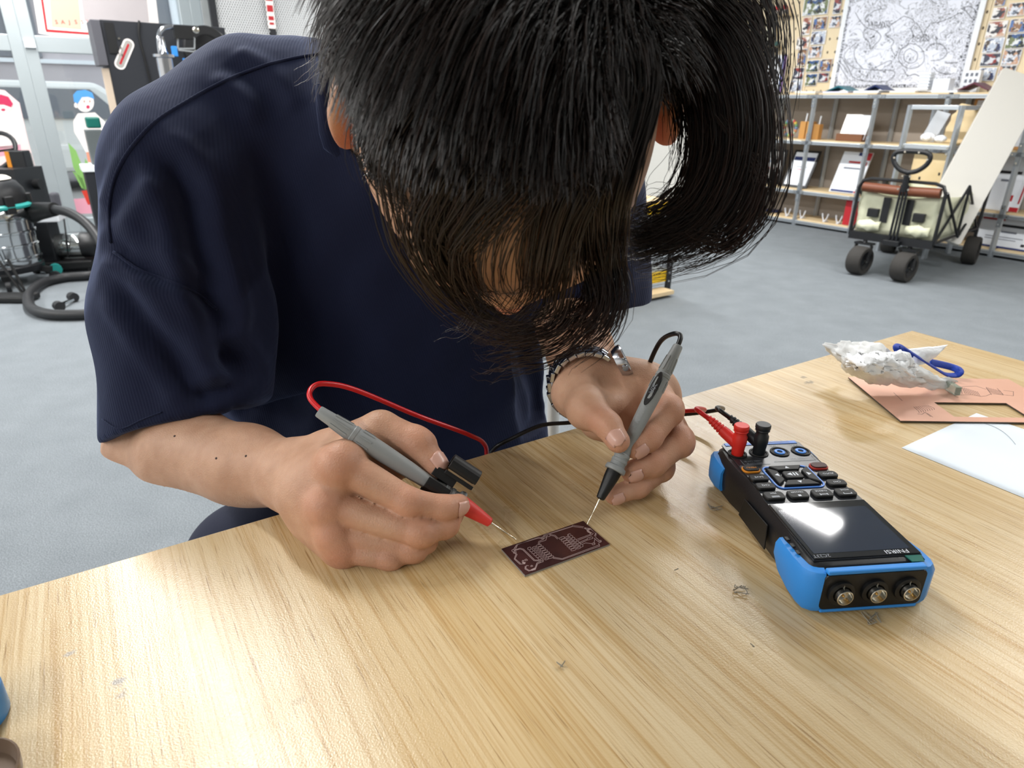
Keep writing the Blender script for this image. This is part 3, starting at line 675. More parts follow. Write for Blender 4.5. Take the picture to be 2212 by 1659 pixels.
# ------------------------------------------------------------------ copper sheet, paper, bag, strap, crumbs
mat('copper', '#e3b39e', 0.36, metal=0.35, vary=(14, '#d8a48c', 0.7), bump=(300, 0.05, 0.0004))
mat('board_edge', '#4b463f', 0.6)
mat('etch_dark', '#6a4a40', 0.6)
mat('paper', '#dfe8f0', 0.75)
S8 = 512/2178
def c8(x, y): return 1700+x*S8, 700+y*S8
def make_copper():
    zt = TABLE_Z+0.0026
    FL = T(*c8(1045, 888), zt); BL = T(*c8(622, 500), zt); FRp = T(*c8(2178, 903), zt)
    ux = nrm(FRp-FL); uy = nrm(np.cross(UPV, ux)); d = float(np.dot(BL-FL, uy))
    def uv(x, y): q = T(*c8(x, y), zt)-FL; return float(np.dot(q, ux)), float(np.dot(q, uy))
    W_ = uv(1980, 500)[0]+0.006; D_ = uv(1580, 500)[1]
    base = FL.copy(); base[2] = TABLE_Z+0.0010
    t = thing('copper_clad_sheet', 'thin copper clad sheet with rectangular cutouts and engraved traces', 'copper sheet', base, math.atan2(ux[1], ux[0]))
    h0, h1 = uv(1520, 852), uv(1372, 722); h2 = uv(2008, 722)
    x0 = (h0[0]+h1[0])/2; x1 = h2[0]; y0 = h0[1]; y1 = (h1[1]+h2[1])/2
    outer = [(0, 0), (W_, 0), (W_, D_), (0, D_)]; inner = [(x0, y0), (x1, y0), (x1, y1), (x0, y1)]
    for nm, za, zb, m in (('substrate', 0.0, 0.0014, 'board_edge'), ('copper_face', 0.0014, 0.00165, 'copper')):
        vs_ = []
        for z_ in (za, zb):
            for q in outer+inner: vs_.append(base+ux*q[0]+uy*q[1]+UPV*z_)
        fs_ = []
        for k in range(4):
            j = (k+1) % 4
            fs_ += [(8+k, 8+j, 12+j, 12+k), (k, 4+k, 4+j, j), (k, j, 8+j, 8+k), (4+k, 12+k, 12+j, 4+j)]
        MB().add(vs_, fs_).build(nm, MATS[m], t)
    def tr(x, y): return T(*c8(x, y), zt+0.0001)
    L1 = [[(1590, 570), (1590, 650), (1700, 650), (1780, 665), (1830, 660), (1880, 640), (2080, 660), (2080, 620), (1990, 610)], [(1590, 575), (1740, 570), (1830, 600)], [(1600, 600), (1610, 640)], [(1830, 585), (1880, 650)], [(1930, 590), (1990, 650)]]
    for k in range(9): L1.append([(1610+k*17, 580+k*5), (1640+k*17, 640+k*3)]); L1.append([(1830+k*16, 580+k*4), (1870+k*14, 630+k*3)])
    for k in range(8): L1.append([(1165+k*18, 760-k*2), (1210+k*20, 800-k*4), (1215+k*20, 815-k*4)])
    L1 += [[(1200, 825), (1240, 830), (1270, 810), (1320, 850)], [(1290, 820), (1340, 855)], [(980, 630), (1060, 705)], [(990, 655), (1020, 660)]]
    for test in (lambda x: x > 1500, lambda x: 1100 < x <= 1500, lambda x: x <= 1100):
        mb = MB(); ribbons(mb, [q for q in L1 if test(q[0][0])], 0.0005, 0.0001, 0, tr); mb.build('engraving', MATS['etch_dark'], t)
make_copper()
def make_paper():
    a = T(*c8(1052, 1140)); b_ = T(*c8(1580, 905)); c_ = T(*c8(2178, 1602))
    ux = nrm(c_-a); uy = nrm(np.cross(UPV, ux)); uy = uy if np.dot(uy, b_-a) > 0 else -uy
    o = a.copy(); o[2] = TABLE_Z
    g = MB(); n = 12
    def pt(i, j): return o+ux*0.210*i/n+uy*0.1485*j/n+UPV*(0.0004+0.0004*math.sin(i*1.1)*math.sin(j*0.9)**2*(1 if j < 5 else 0))
    g.sheet([[pt(i, j) for j in range(n+1)] for i in range(n+1)])
    p = g.build('paper_sheet', MATS['paper'], None, smooth=3.2, solid=0.0003)
    tag(p, 'plain white paper sheet lying partly under the copper clad sheet', 'paper')
    s = []
    for k in range(12): s.append(T(*c8(1790+310*(k/11), 905+90*(k/11)+110*(k/11)**3), TABLE_Z+0.0010))
    MB().tube(s, 0.00022, 5).build('pencil_line', mat('pencil', '#8f979e', 0.8), p)
make_paper()

def hashn(x, y, z, s):
    return np.sin(x*s*1.7+y*s*2.3+1.3)*np.sin(y*s*1.9-z*s*2.9+0.7)*np.sin(z*s*2.1+x*s*1.3+2.1)
def crumple(p, amp, s):
    v = 0
    for k in range(4):
        v += abs(hashn(p[0]+k*0.37, p[1]-k*0.21, p[2]+k*0.11, s*(1.9**k)))/(1.6**k)
    return amp*(v-0.5)
m = mat('bag_film', '#f2f4f4', 0.35, trans=0.22, bump=(90, 0.35, 0.003), ior=1.12, spec=0.4)
m = mat('tissue', '#f6f8fa', 0.85, bump=(140, 0.4, 0.003), trans=0.0)
def loft_sheet(name, rows, material, parent=None, nu=40, nv=14, amp=0.004, s=90, thick=0.0003, refine=True, bulge=0.0, zmin=TABLE_Z+0.004):
    """surface through the row curves, crumpled along its normal"""
    cur = []
    for r in rows:
        sp = spline(r, 10); idx = np.linspace(0, len(sp)-1, nu); cur.append([sp[int(round(i))] for i in idx])
    grid = []
    for k in range(nu):
        col = spline([c[k] for c in cur], 8); idx = np.linspace(0, len(col)-1, nv); grid.append([np.array(col[int(round(i))]) for i in idx])
    out = []
    for i in range(nu):
        row = []
        for j in range(nv):
            q = grid[i][j]; a = grid[min(i+1, nu-1)][j]-grid[max(i-1, 0)][j]; b_ = grid[i][min(j+1, nv-1)]-grid[i][max(j-1, 0)]
            nn = nrm(np.cross(a, b_)); q = q+nn*crumple(q, amp, s)
            q[2] = max(q[2], zmin); row.append(q)
        out.append(row)
    return MB().sheet(out).build(name, MATS[material], parent, smooth=3.2, solid=thick)
def W8(x, y, z): return T(*c8(x, y), TABLE_Z+z)
base = W8(900, 480, 0)
bag = thing('plastic_bag', 'crumpled translucent white plastic bag lying on the copper clad sheet', 'plastic bag', base)
loft_sheet('film', [[W8(322, 180, .040), W8(520, 160, .052), W8(700, 152, .055), W8(850, 180, .055), W8(945, 250, .048), W8(1100, 330, .040), W8(1300, 440, .026), W8(1590, 525, .012)],
                    [W8(350, 215, .038), W8(480, 240, .044), W8(640, 280, .050), W8(800, 330, .050), W8(950, 350, .045), W8(1120, 420, .036), W8(1350, 490, .022), W8(1590, 540, .010)],
                    [W8(410, 270, .030), W8(510, 340, .036), W8(640, 400, .040), W8(800, 450, .038), W8(1000, 480, .032), W8(1150, 510, .025), W8(1380, 550, .014), W8(1580, 552, .008)],
                    [W8(540, 310, .024), W8(515, 400, .022), W8(650, 490, .018), W8(800, 550, .012), W8(1000, 570, .010), W8(1200, 580, .009), W8(1400, 600, .007), W8(1570, 565, .006)]], 'bag_film', bag, 60, 26, 0.006, 55)
loft_sheet('tissue_wad', [[W8(580, 240, .047), W8(750, 250, .056), W8(940, 260, .058), W8(1080, 250, .060), W8(1180, 320, .052)],
                    [W8(540, 330, .042), W8(720, 350, .056), W8(900, 350, .055), W8(1080, 380, .050), W8(1230, 400, .044)],
                    [W8(520, 400, .030), W8(680, 440, .042), W8(850, 460, .042), W8(1020, 420, .046), W8(1160, 490, .034)]], 'tissue', bag, 44, 22, 0.007, 60, zmin=TABLE_Z+0.018)
loft_sheet('loose_corner', [[W8(1030, 240, .040), W8(1250, 215, .046), W8(1478, 190, .050)], [W8(1100, 300, .036), W8(1250, 280, .040), W8(1400, 270, .042)], [W8(1160, 390, .030), W8(1250, 370, .030), W8(1310, 348, .030)]], 'tissue', bag, 20, 10, 0.0015, 70)
mat('strap_blue', '#0b3fb4', 0.55, bump=(1400, 0.8, 0.0012))
def strap():
    pts = [W8(1150, 300, .040), W8(1060, 250, .048), W8(1018, 232, .052), W8(1012, 212, .054), W8(1050, 203, .053), W8(1130, 255, .046), W8(1260, 340, .032), W8(1400, 430, .016), W8(1470, 466, .009), W8(1550, 470, .008), W8(1588, 448, .011), W8(1570, 420, .013), W8(1500, 392, .014), W8(1400, 368, .018), W8(1320, 352, .022)]
    sp = spline(pts, 8)
    g = MB(); g.tube(sp, 0.0046, 10, flat=0.30, refup=nrm(np.cross(sp[1]-sp[0], UPV)))
    tag(g.build('blue_strap', MATS['strap_blue'], None, smooth=3.2), 'bright blue woven wrist strap looped over the plastic bag', 'strap')
strap()
mat('acrylic', '#b9c7bd', 0.08, trans=0.7)
def acrylic_bit():
    a = W8(1545, 655, 0.0032); ux = nrm(W8(1575, 655, 0)-W8(1545, 655, 0)); uy = nrm(np.cross(UPV, ux))
    tag(MB().box(a+UPV*0.006+uy*0.012, (0.007, 0.03, 0.010), (ux, uy, UPV)).build('clear_plastic_block', MATS['acrylic'], None, bevel=0.0006), 'small clear acrylic block on the copper clad sheet beside the bag', 'block')
acrylic_bit()
mat('crumb_grey', '#8d8678', 0.8)
for (px, py, n, sz) in ((1546, 1098, 4, .006), (1598, 1277, 5, .006), (1885, 1340, 6, .006), (1626, 1399, 1, .002), (1210, 1441, 2, .003), (1458, 1236, 1, .002)):
    o = T(px, py); mb = MB()
    for k in range(n):
        a = rng.uniform(0, 6.28); pts = [o+np.array([rng.uniform(-1, 1)*sz, rng.uniform(-1, 1)*sz, 0.0008+rng.uniform(0, 0.0025)]) for _ in range(3)]
        mb.tube(spline(pts, 4), 0.00035, 5)
    where = {1546: 'curled grey shaving beside the blue rear corner of the meter', 1598: 'grey fluff shaving beside the blue front corner of the meter', 1885: 'grey fluff scrap in front of the three round sockets', 1626: 'tiny dark crumb on bare table in front of the meter', 1210: 'small grey crumb on bare table in front of circuit board', 1458: 'tiny dark crumb on table between circuit board and meter'}[px]
    tag(mb.build('table_crumb', MATS['crumb_grey'], None), where, 'crumb', 'crumbs on the table')
# blue tape roll edge and tan cup edge at the border of the table
mat('tape_blue', '#3f8fd8', 0.35); mat('tan_card', '#b59a80', 0.6)
q = T(-76, 1562)
t = thing('tape_roll', 'blue film roll lying on the table beside the scuff marks', 'tape roll', q)
MB().lathe(q, UPV, [(0, 0.012), (0, 0.0195), (0.001, 0.020), (0.017, 0.020), (0.018, 0.0195), (0.018, 0.012), (0, 0.012)], 40).build('film', MATS['tape_blue'], t, smooth=SM)
MB().lathe(q, UPV, [(0, 0.0095), (0, 0.012), (0.0182, 0.012), (0.0182, 0.0095), (0, 0.0095)], 40).build('core', MATS['tan_card'], t, smooth=SM)
q = T(-64, 1712)
tag(MB().lathe(q, UPV, [(0, 0.001), (0, 0.020), (0.003, 0.0215), (0.010, 0.022), (0.0105, 0.021), (0.003, 0.019), (0.003, 0.001)], 32).build('brown_dish', mat('brown_plastic', '#6d5a4a', 0.35), None, smooth=SM), 'small shiny brown dish lying on the table near the blue film roll', 'dish')
# ------------------------------------------------------------------ implicit-surface body builder
class Field:
    def __init__(self, lo, hi, h):
        self.lo = np.array(lo, np.float32); self.h = h
        self.n = (np.ceil((np.array(hi)-np.array(lo))/h).astype(int)+1)
        self.F = np.full(self.n, 0.05, np.float32)
    def box(self, lo, hi, pad):
        a = np.maximum(np.floor((np.asarray(lo)-pad-self.lo)/self.h).astype(int), 0)
        b = np.minimum(np.ceil((np.asarray(hi)+pad-self.lo)/self.h).astype(int)+1, self.n)
        return a, b
    def grid(self, a, b):
        ax = [self.lo[i]+self.h*np.arange(a[i], b[i], dtype=np.float32) for i in range(3)]
        return np.meshgrid(*ax, indexing='ij', sparse=True)
    def merge(self, d, a, b, k, sub=False):
        s = tuple(slice(a[i], b[i]) for i in range(3)); A = self.F[s]
        if sub: d = -d; self.F[s] = smax(A, d, k)
        else: self.F[s] = smin(A, d, k)
    def chain(self, pts, rs, k=0.006, kin=0.004, sub=False):
        """round cones through the points, blended among themselves by kin and into the field by k"""
        pts = [np.asarray(p, float) for p in pts]; rm = max(rs)
        a, b = self.box(np.min(pts, 0), np.max(pts, 0), rm+max(k, kin)+4*self.h)
        if np.any(b <= a): return
        X, Y, Z = self.grid(a, b); d = None
        if len(pts) == 1: d = sph(X, Y, Z, pts[0], rs[0])
        for i in range(len(pts)-1):
            e = rcone(X, Y, Z, pts[i], pts[i+1], rs[i], rs[i+1]); d = e if d is None else smin(d, e, kin)
        self.merge(d, a, b, k, sub)
    def ell(self, c, r, ax=None, k=0.01, sub=False):
        c = np.asarray(c, float); ax = np.eye(3) if ax is None else np.array(ax); r = np.asarray(r, float)
        e = np.abs(ax.T) @ r; a, b = self.box(c-e, c+e, k+4*self.h)
        if np.any(b <= a): return
        X, Y, Z = self.grid(a, b); x, y, z = X-c[0], Y-c[1], Z-c[2]
        q = [(ax[i][0]*x+ax[i][1]*y+ax[i][2]*z)/r[i] for i in range(3)]
        k0 = np.sqrt(q[0]**2+q[1]**2+q[2]**2); k1 = np.sqrt((q[0]/r[0])**2+(q[1]/r[1])**2+(q[2]/r[2])**2)+1e-6
        self.merge((k0*(k0-1)/k1).astype(np.float32), a, b, k, sub)
    def mesh(self):
        F = self.F; S = F < 0; n = np.array(F.shape)
        c = np.zeros(n-1, np.uint8); sl = [slice(0, -1), slice(1, None)]
        for i in (0, 1):
            for j in (0, 1):
                for k in (0, 1): c += S[sl[i], sl[j], sl[k]]
        I, J, K = np.nonzero((c > 0) & (c < 8)); del c
        m = n-1; flat = (I*m[1]+J)*m[2]+K
        cor = [(i, j, k) for i in (0, 1) for j in (0, 1) for k in (0, 1)]
        val = {q: F[I+q[0], J+q[1], K+q[2]] for q in cor}
        acc = np.zeros((len(I), 3)); cnt = np.zeros(len(I))
        for q in cor:
            for ax in range(3):
                if q[ax] == 0:
                    w = list(q); w[ax] = 1; va, vb = val[q], val[tuple(w)]; cr = (va < 0) != (vb < 0)
                    t = np.where(cr, va/np.where(va == vb, 1, va-vb), 0)
                    p = np.tile(np.array(q, float), (len(I), 1)); p[:, ax] = t
                    acc[cr] += p[cr]; cnt += cr
        V = self.lo + self.h*(np.stack([I, J, K], 1)+acc/np.maximum(cnt, 1)[:, None])
        Q = []
        for ax in range(3):
            o1, o2 = [(1, 2), (2, 0), (0, 1)][ax]
            s0 = [slice(None)]*3; s1 = [slice(None)]*3; s0[ax] = slice(0, -1); s1[ax] = slice(1, None)
            A, B = S[tuple(s0)], S[tuple(s1)]; e = np.stack(np.nonzero(A != B), 1)
            e = e[(e[:, o1] > 0) & (e[:, o2] > 0) & (e[:, o1] < m[o1]) & (e[:, o2] < m[o2])]
            ins = A[e[:, 0], e[:, 1], e[:, 2]]
            ids = []
            for (u, v) in ((-1, -1), (0, -1), (0, 0), (-1, 0)):
                g = e.copy(); g[:, o1] += u; g[:, o2] += v
                ids.append(np.searchsorted(flat, (g[:, 0]*m[1]+g[:, 1])*m[2]+g[:, 2]))
            q = np.stack(ids, 1); q[~ins] = q[~ins][:, ::-1]; Q.append(q)
        return V, np.concatenate(Q)
def smin(a, b, k):
    if k <= 0: return np.minimum(a, b)
    h = np.maximum(k-np.abs(a-b), 0)/k
    return np.minimum(a, b)-h*h*k*0.25
def smax(a, b, k): return -smin(-a, -b, k)
def sph(X, Y, Z, c, r): return (np.sqrt((X-c[0])**2+(Y-c[1])**2+(Z-c[2])**2)-r).astype(np.float32)
def rcone(X, Y, Z, a, b, ra, rb):
    ba = b-a; L2 = float(ba@ba); px, py, pz = X-a[0], Y-a[1], Z-a[2]
    t = np.clip((px*ba[0]+py*ba[1]+pz*ba[2])/max(L2, 1e-12), 0, 1)
    return (np.sqrt((px-ba[0]*t)**2+(py-ba[1]*t)**2+(pz-ba[2]*t)**2)-(ra+(rb-ra)*t)).astype(np.float32)
def relax(V, Q, it=2, lam=0.5):
    E = np.concatenate([Q[:, [0, 1]], Q[:, [1, 2]], Q[:, [2, 3]], Q[:, [3, 0]]]); n = len(V)
    deg = np.bincount(E[:, 0], minlength=n)+np.bincount(E[:, 1], minlength=n)
    for _ in range(it):
        S = np.zeros_like(V)
        for c in range(3): S[:, c] = np.bincount(E[:, 0], V[E[:, 1], c], n)+np.bincount(E[:, 1], V[E[:, 0], c], n)
        V = V+lam*(S/np.maximum(deg, 1)[:, None]-V)
    return V
def np_mesh(name, V, Q, material, parent=None, smooth=True):
    me = bpy.data.meshes.new(name); k = Q.shape[1]
    me.vertices.add(len(V)); me.vertices.foreach_set('co', np.ascontiguousarray(V, np.float32).ravel())
    me.loops.add(Q.size); me.loops.foreach_set('vertex_index', np.ascontiguousarray(Q, np.int32).ravel())
    me.polygons.add(len(Q)); me.polygons.foreach_set('loop_start', np.arange(0, Q.size, k, dtype=np.int32))
    if smooth: me.polygons.foreach_set('use_smooth', np.ones(len(Q), bool))
    me.update(calc_edges=True); me.materials.append(material)
    o = bpy.data.objects.new(name, me); COL.objects.link(o)
    if parent is not None: o.parent = parent; o.matrix_parent_inverse = world_of(parent).inverted()
    return o

# ------------------------------------------------------------------ pose
WR = P(640, 1028, 0.530); ER = P(330, 968, 0.655); SR = P(400, 405, 0.640)
WL = P(1264, 800, 0.610); EL = P(1226, 660, 0.815); SL = P(1228, 262, 0.735)
HC = P(1092, 238, 0.368)                                    # middle of the skull
HF = nrm(np.array([0.02, -0.24, -0.97])); HS = nrm(np.cross(np.array([0, -1, 0.2]), HF)); HCR = nrm(np.cross(HF, HS))
if HCR[1] > 0: HCR = -HCR
if HS[0] < 0: HS = -HS
SKULL = (0.083, 0.102, 0.098)
def head(s, f, c): return HC+HS*s+HF*f+HCR*c
NECK = np.array([-0.115, 0.690, 1.050])
PEL = np.array([-0.12, 0.84, 0.50])

def skin_material():
    m = bpy.data.materials.new('skin'); m.use_nodes = True; MATS['skin'] = m
    nt = m.node_tree; b = nt.nodes['Principled BSDF']; N = nt.nodes.new; Lk = nt.links.new
    tc = N('ShaderNodeTexCoord'); at = N('ShaderNodeAttribute'); at.attribute_name = 'flush'
    n1 = N('ShaderNodeTexNoise'); n1.inputs['Scale'].default_value = 45; n1.inputs['Detail'].default_value = 6; Lk(tc.outputs['Object'], n1.inputs['Vector'])
    r = N('ShaderNodeValToRGB'); r.color_ramp.elements[0].position = 0.3; r.color_ramp.elements[1].position = 0.72
    r.color_ramp.elements[0].color = (*srgb('#b38a70'), 1); r.color_ramp.elements[1].color = (*srgb('#c8a086'), 1); Lk(n1.outputs['Fac'], r.inputs['Fac'])
    mx = N('ShaderNodeMixRGB'); Lk(at.outputs['Fac'], mx.inputs[0]); Lk(r.outputs['Color'], mx.inputs[1]); mx.inputs[2].default_value = (*srgb('#c86f56'), 1)
    Lk(mx.outputs[0], b.inputs['Base Color'])
    b.inputs['Roughness'].default_value = 0.52; b.inputs['Specular IOR Level'].default_value = 0.35
    b.inputs['Subsurface Weight'].default_value = 0.18; b.inputs['Subsurface Radius'].default_value = (0.010, 0.004, 0.002); b.inputs['Subsurface Scale'].default_value = 0.3
    n2 = N('ShaderNodeTexVoronoi'); n2.inputs['Scale'].default_value = 750; Lk(tc.outputs['Object'], n2.inputs['Vector'])
    n3 = N('ShaderNodeTexNoise'); n3.inputs['Scale'].default_value = 260; n3.inputs['Detail'].default_value = 4; Lk(tc.outputs['Object'], n3.inputs['Vector'])
    ad = N('ShaderNodeMath'); ad.operation = 'ADD'; Lk(n2.outputs['Distance'], ad.inputs[0]); Lk(n3.outputs['Fac'], ad.inputs[1])
    bp = N('ShaderNodeBump'); bp.inputs['Strength'].default_value = 0.22; bp.inputs['Distance'].default_value = 0.0009; Lk(ad.outputs[0], bp.inputs['Height']); Lk(bp.outputs['Normal'], b.inputs['Normal'])
    return m
skin_material()
KNUCKLES = []     # (point, radius) where the skin is redder
NAILS = []
def finger(F, pts, rs, k=0.003, nail=True, nail_up=None):
    F.chain(pts, rs, k, 0.0035)
    for i in range(1, len(pts)-1):                      # knuckle swelling
        d = nrm(pts[i+1]-pts[i-1]); KNUCKLES.append((pts[i], rs[i]*1.5))
        F.chain([pts[i]-d*rs[i]*0.25, pts[i]+d*rs[i]*0.25], [rs[i]*1.05]*2, 0.0012)
    if nail: NAILS.append((pts[-1], nrm(pts[-1]-pts[-2]), rs[-1], nail_up))
def build_body():
    F = Field((-0.47, 0.27, 0.745), (0.20, 0.93, 1.19), 0.0016)
    # torso core and neck (inside the shirt), arms
    F.chain([SR, (SR+SL)/2+np.array([0, 0.07, 0.0]), SL], [0.040, 0.040, 0.040], 0.015, 0.02)
    F.chain([(SR+SL)/2+np.array([0, 0.07, 0]), np.array([-0.13, 0.80, 0.79])], [0.055, 0.07], 0.02)
    F.chain([head(0, -0.035, -0.055), head(-0.03, -0.030, -0.13)*0.5+NECK*0.5, NECK], [0.058, 0.056, 0.062], 0.03, 0.02)
    F.chain([SR, ER], [0.048, 0.040], 0.02); F.chain([SL, EL], [0.048, 0.040], 0.02)
    fr = nrm(WR-ER); L = np.linalg.norm(WR-ER)
    F.chain([ER, ER+fr*L*0.30+np.array([0, -0.002, 0.003]), ER+fr*L*0.70, WR], [0.038, 0.0415, 0.0335, 0.0265], 0.02, 0.015)
    fl = nrm(WL-EL); L = np.linalg.norm(WL-EL)
    F.chain([EL, EL+fl*L*0.35, EL+fl*L*0.75, WL], [0.038, 0.039, 0.031, 0.0255], 0.02, 0.015)
    # ---- right hand (closed round the red lead's handle)
    iM, iP, iD, iT = P(738, 1004, 0.478), P(884, 1086, 0.469), P(958, 1098, 0.474), P(991, 1090, 0.481)
    mM, mP, mD, mT = P(708, 1092, 0.474), P(908, 1151, 0.466), P(962, 1136, 0.478), P(980, 1112, 0.492)
    rM, rP, rD, rT = P(722, 1150, 0.474), P(890, 1188, 0.473), P(920, 1168, 0.480), P(880, 1140, 0.492)
    pM, pP, pD, pT = P(745, 1187, 0.474), P(842, 1206, 0.471), P(880, 1192, 0.475), P(860, 1170, 0.490)
    tC, tM, tI, tT = P(715, 985, 0.520), P(822, 930, 0.512), P(900, 958, 0.506), P(941, 1008, 0.500)
    F.chain([WR, iM], [0.024, 0.0145], 0.012); F.chain([WR, mM], [0.025, 0.0150], 0.012); F.chain([WR, rM], [0.024, 0.0140], 0.010); F.chain([WR+np.array([0.005, -0.005, -0.004]), pM], [0.022, 0.0125], 0.010)
    F.ell((WR+mM+iM+rM)/4+R2*0.010, (0.036, 0.030, 0.030), k=0.014)
    F.chain([WR, tC, tM], [0.022, 0.019, 0.0155], 0.014, 0.01)
    F.chain([tC, (tM+iM)/2+R2*0.006, iM], [0.015, 0.012, 0.012], 0.012, 0.01)                 # web of the thumb
    F.chain([P(690, 1120, 0.508), P(745, 1180, 0.486)], [0.020, 0.016], 0.012)            # heel of the hand
    F.chain([P(760, 1100, 0.502), P(850, 1120, 0.498)], [0.022, 0.016], 0.006)            # closed palm
    F.chain([P(770, 985, 0.515), P(850, 1005, 0.508)], [0.016, 0.013], 0.010)             # thumb ball behind the handle
    for q in (iM, mM, rM, pM): KNUCKLES.append((q-R2*0.010, 0.017))
    F.chain([iM-R2*0.004], [0.0148], 0.010); F.chain([mM-R2*0.004], [0.0135], 0.006); F.chain([rM-R2*0.003], [0.0122], 0.005)
    F.chain([iM+R2*0.006, mM+R2*0.006], [0.0115, 0.0115], 0.004)
    F.chain([P(750, 1055, 0.488), P(830, 1110, 0.482)], [0.012, 0.010], 0.002)
    finger(F, [iM, iP, iD, iT], [0.0136, 0.0104, 0.0092, 0.0080], 0.0018, nail_up=nrm(R0*0.75-R1*0.3-R2*0.55))
    finger(F, [mM, mP, mD, mT], [0.0118, 0.0098, 0.0088, 0.0078], 0.0008, nail=False)
    finger(F, [rM, rP, rD, rT], [0.0108, 0.0090, 0.0080, 0.0072], 0.0008, nail=False)
    finger(F, [pM, pP, pD, pT], [0.0098, 0.0082, 0.0072, 0.0064], 0.0008, nail=False)
    finger(F, [tM, tI, tT], [0.0155, 0.0128, 0.0100], 0.0035, nail_up=nrm(R0*0.72+R1*0.25-R2*0.62))
    # ---- left hand (pinching the black lead's handle)
    ti, tm, ta, tb = P(1246, 850, 0.585), P(1268, 884, 0.548), P(1311, 917, 0.525), P(1335, 953, 0.516)
    IM, IP_, ID, IT = P(1408, 838, 0.592), P(1446, 886, 0.556), P(1402, 946, 0.541), P(1372, 968, 0.534)
    MM, MP, MD, MT = P(1425, 868, 0.604), P(1470, 954, 0.562), P(1412, 1002, 0.549), P(1363, 1018, 0.540)
    RM, RP, RD, RT = P(1425, 905, 0.606), P(1430, 1010, 0.566), P(1378, 1052, 0.549), P(1326, 1070, 0.538)
    PM, PP, PD = P(1405, 935, 0.604), P(1412, 1000, 0.590), P(1376, 1030, 0.575)
    for q, r_ in ((IM, 0.0150), (MM, 0.0145), (RM, 0.0135), (PM, 0.0125)): F.chain([WL, q], [0.022, r_], 0.012)
    F.ell((WL+IM+MM+RM)/4+R2*0.004, (0.038, 0.028, 0.032), k=0.014)
    F.chain([WL, ti, tm], [0.022, 0.0205, 0.0165], 0.014, 0.01)
    F.chain([P(1300, 900, 0.590), P(1370, 930, 0.592)], [0.022, 0.018], 0.012)
    F.chain([tm, P(1330, 870, 0.580), IM], [0.012, 0.010, 0.011], 0.012, 0.01)
    finger(F, [tm, ta, tb], [0.0160, 0.0108, 0.0094], 0.004, nail_up=nrm(-R2*0.9+R0*0.15-R1*0.35))
    finger(F, [IM, IP_, ID, IT], [0.0140, 0.0118, 0.0103, 0.0090], 0.003, nail_up=nrm(-R2*0.80-R1*0.55+R0*0.1))
    finger(F, [MM, MP, MD, MT], [0.0135, 0.0116, 0.0101, 0.0088], 0.0022, nail_up=nrm(-R2*0.80-R1*0.55+R0*0.1))
    finger(F, [RM, RP, RD, RT], [0.0125, 0.0104, 0.0090, 0.0078], 0.002, nail_up=nrm(-R2*0.85-R1*0.45+R0*0.1))
    finger(F, [PM, PP, PD], [0.0115, 0.0092, 0.0078], 0.002, nail=False)
    # ---- head
    ax = (HS, HF, HCR)
    F.ell(HC, SKULL, ax, 0.01)
    F.ell(head(0, 0.030, -0.055), (0.064, 0.062, 0.075), ax, 0.03)          # face
    F.chain([head(-0.034, 0.030, -0.105), head(0, 0.066, -0.125), head(0.034, 0.030, -0.105)], [0.024, 0.022, 0.024], 0.03, 0.02)   # jaw and chin
    F.chain([head(-0.045, 0.080, -0.030), head(0, 0.094, -0.024), head(0.045, 0.080, -0.030)], [0.012, 0.012, 0.012], 0.02, 0.012)   # brow
    for s in (-1, 1):
        F.ell(head(s*0.033, 0.096, -0.044), (0.016, 0.012, 0.010), ax, 0.010, sub=True)      # eye socket
        F.ell(head(s*0.033, 0.079, -0.045), (0.0135, 0.0125, 0.0105), ax, 0.003)            # lidded eye
        F.chain([head(s*0.058, 0.056, -0.062), head(s*0.042, 0.074, -0.064)], [0.016, 0.015], 0.02)   # cheekbone
        # ear
        F.ell(head(s*0.092, -0.004, -0.022), (0.008, 0.020, 0.034), nrm3(HS*1.0-HF*0.35*s, HF, HCR), 0.006)
        F.ell(head(s*0.098, 0.002, -0.018), (0.005, 0.010, 0.018), nrm3(HS*1.0-HF*0.35*s, HF, HCR), 0.004, sub=True)
    F.chain([head(0, 0.092, -0.034), head(0, 0.100, -0.055), head(0, 0.106, -0.071)], [0.008, 0.0095, 0.0115], 0.010, 0.006)   # nose
    for s in (-1, 1): F.chain([head(s*0.012, 0.094, -0.073)], [0.0085], 0.006)
    F.chain([head(-0.020, 0.083, -0.096), head(0, 0.092, -0.095), head(0.020, 0.083, -0.096)], [0.004, 0.007, 0.004], 0.006, 0.004)
    F.chain([head(-0.018, 0.082, -0.106), head(0, 0.090, -0.106), head(0.018, 0.082, -0.106)], [0.004, 0.0075, 0.004], 0.006, 0.004)
    V, Q = F.mesh(); V = relax(V, Q, 2, 0.4)
    return V, Q
def nrm3(a, b, c):
    a = nrm(a); b = nrm(b-a*np.dot(a, b)); return (a, b, np.cross(a, b))
person = thing('person', 'person in navy t-shirt bending over the table with two test probes', 'person', (PEL[0], PEL[1], 0))
BV, BQ = build_body()
body_obj = np_mesh('body', BV, BQ, MATS['skin'], person)
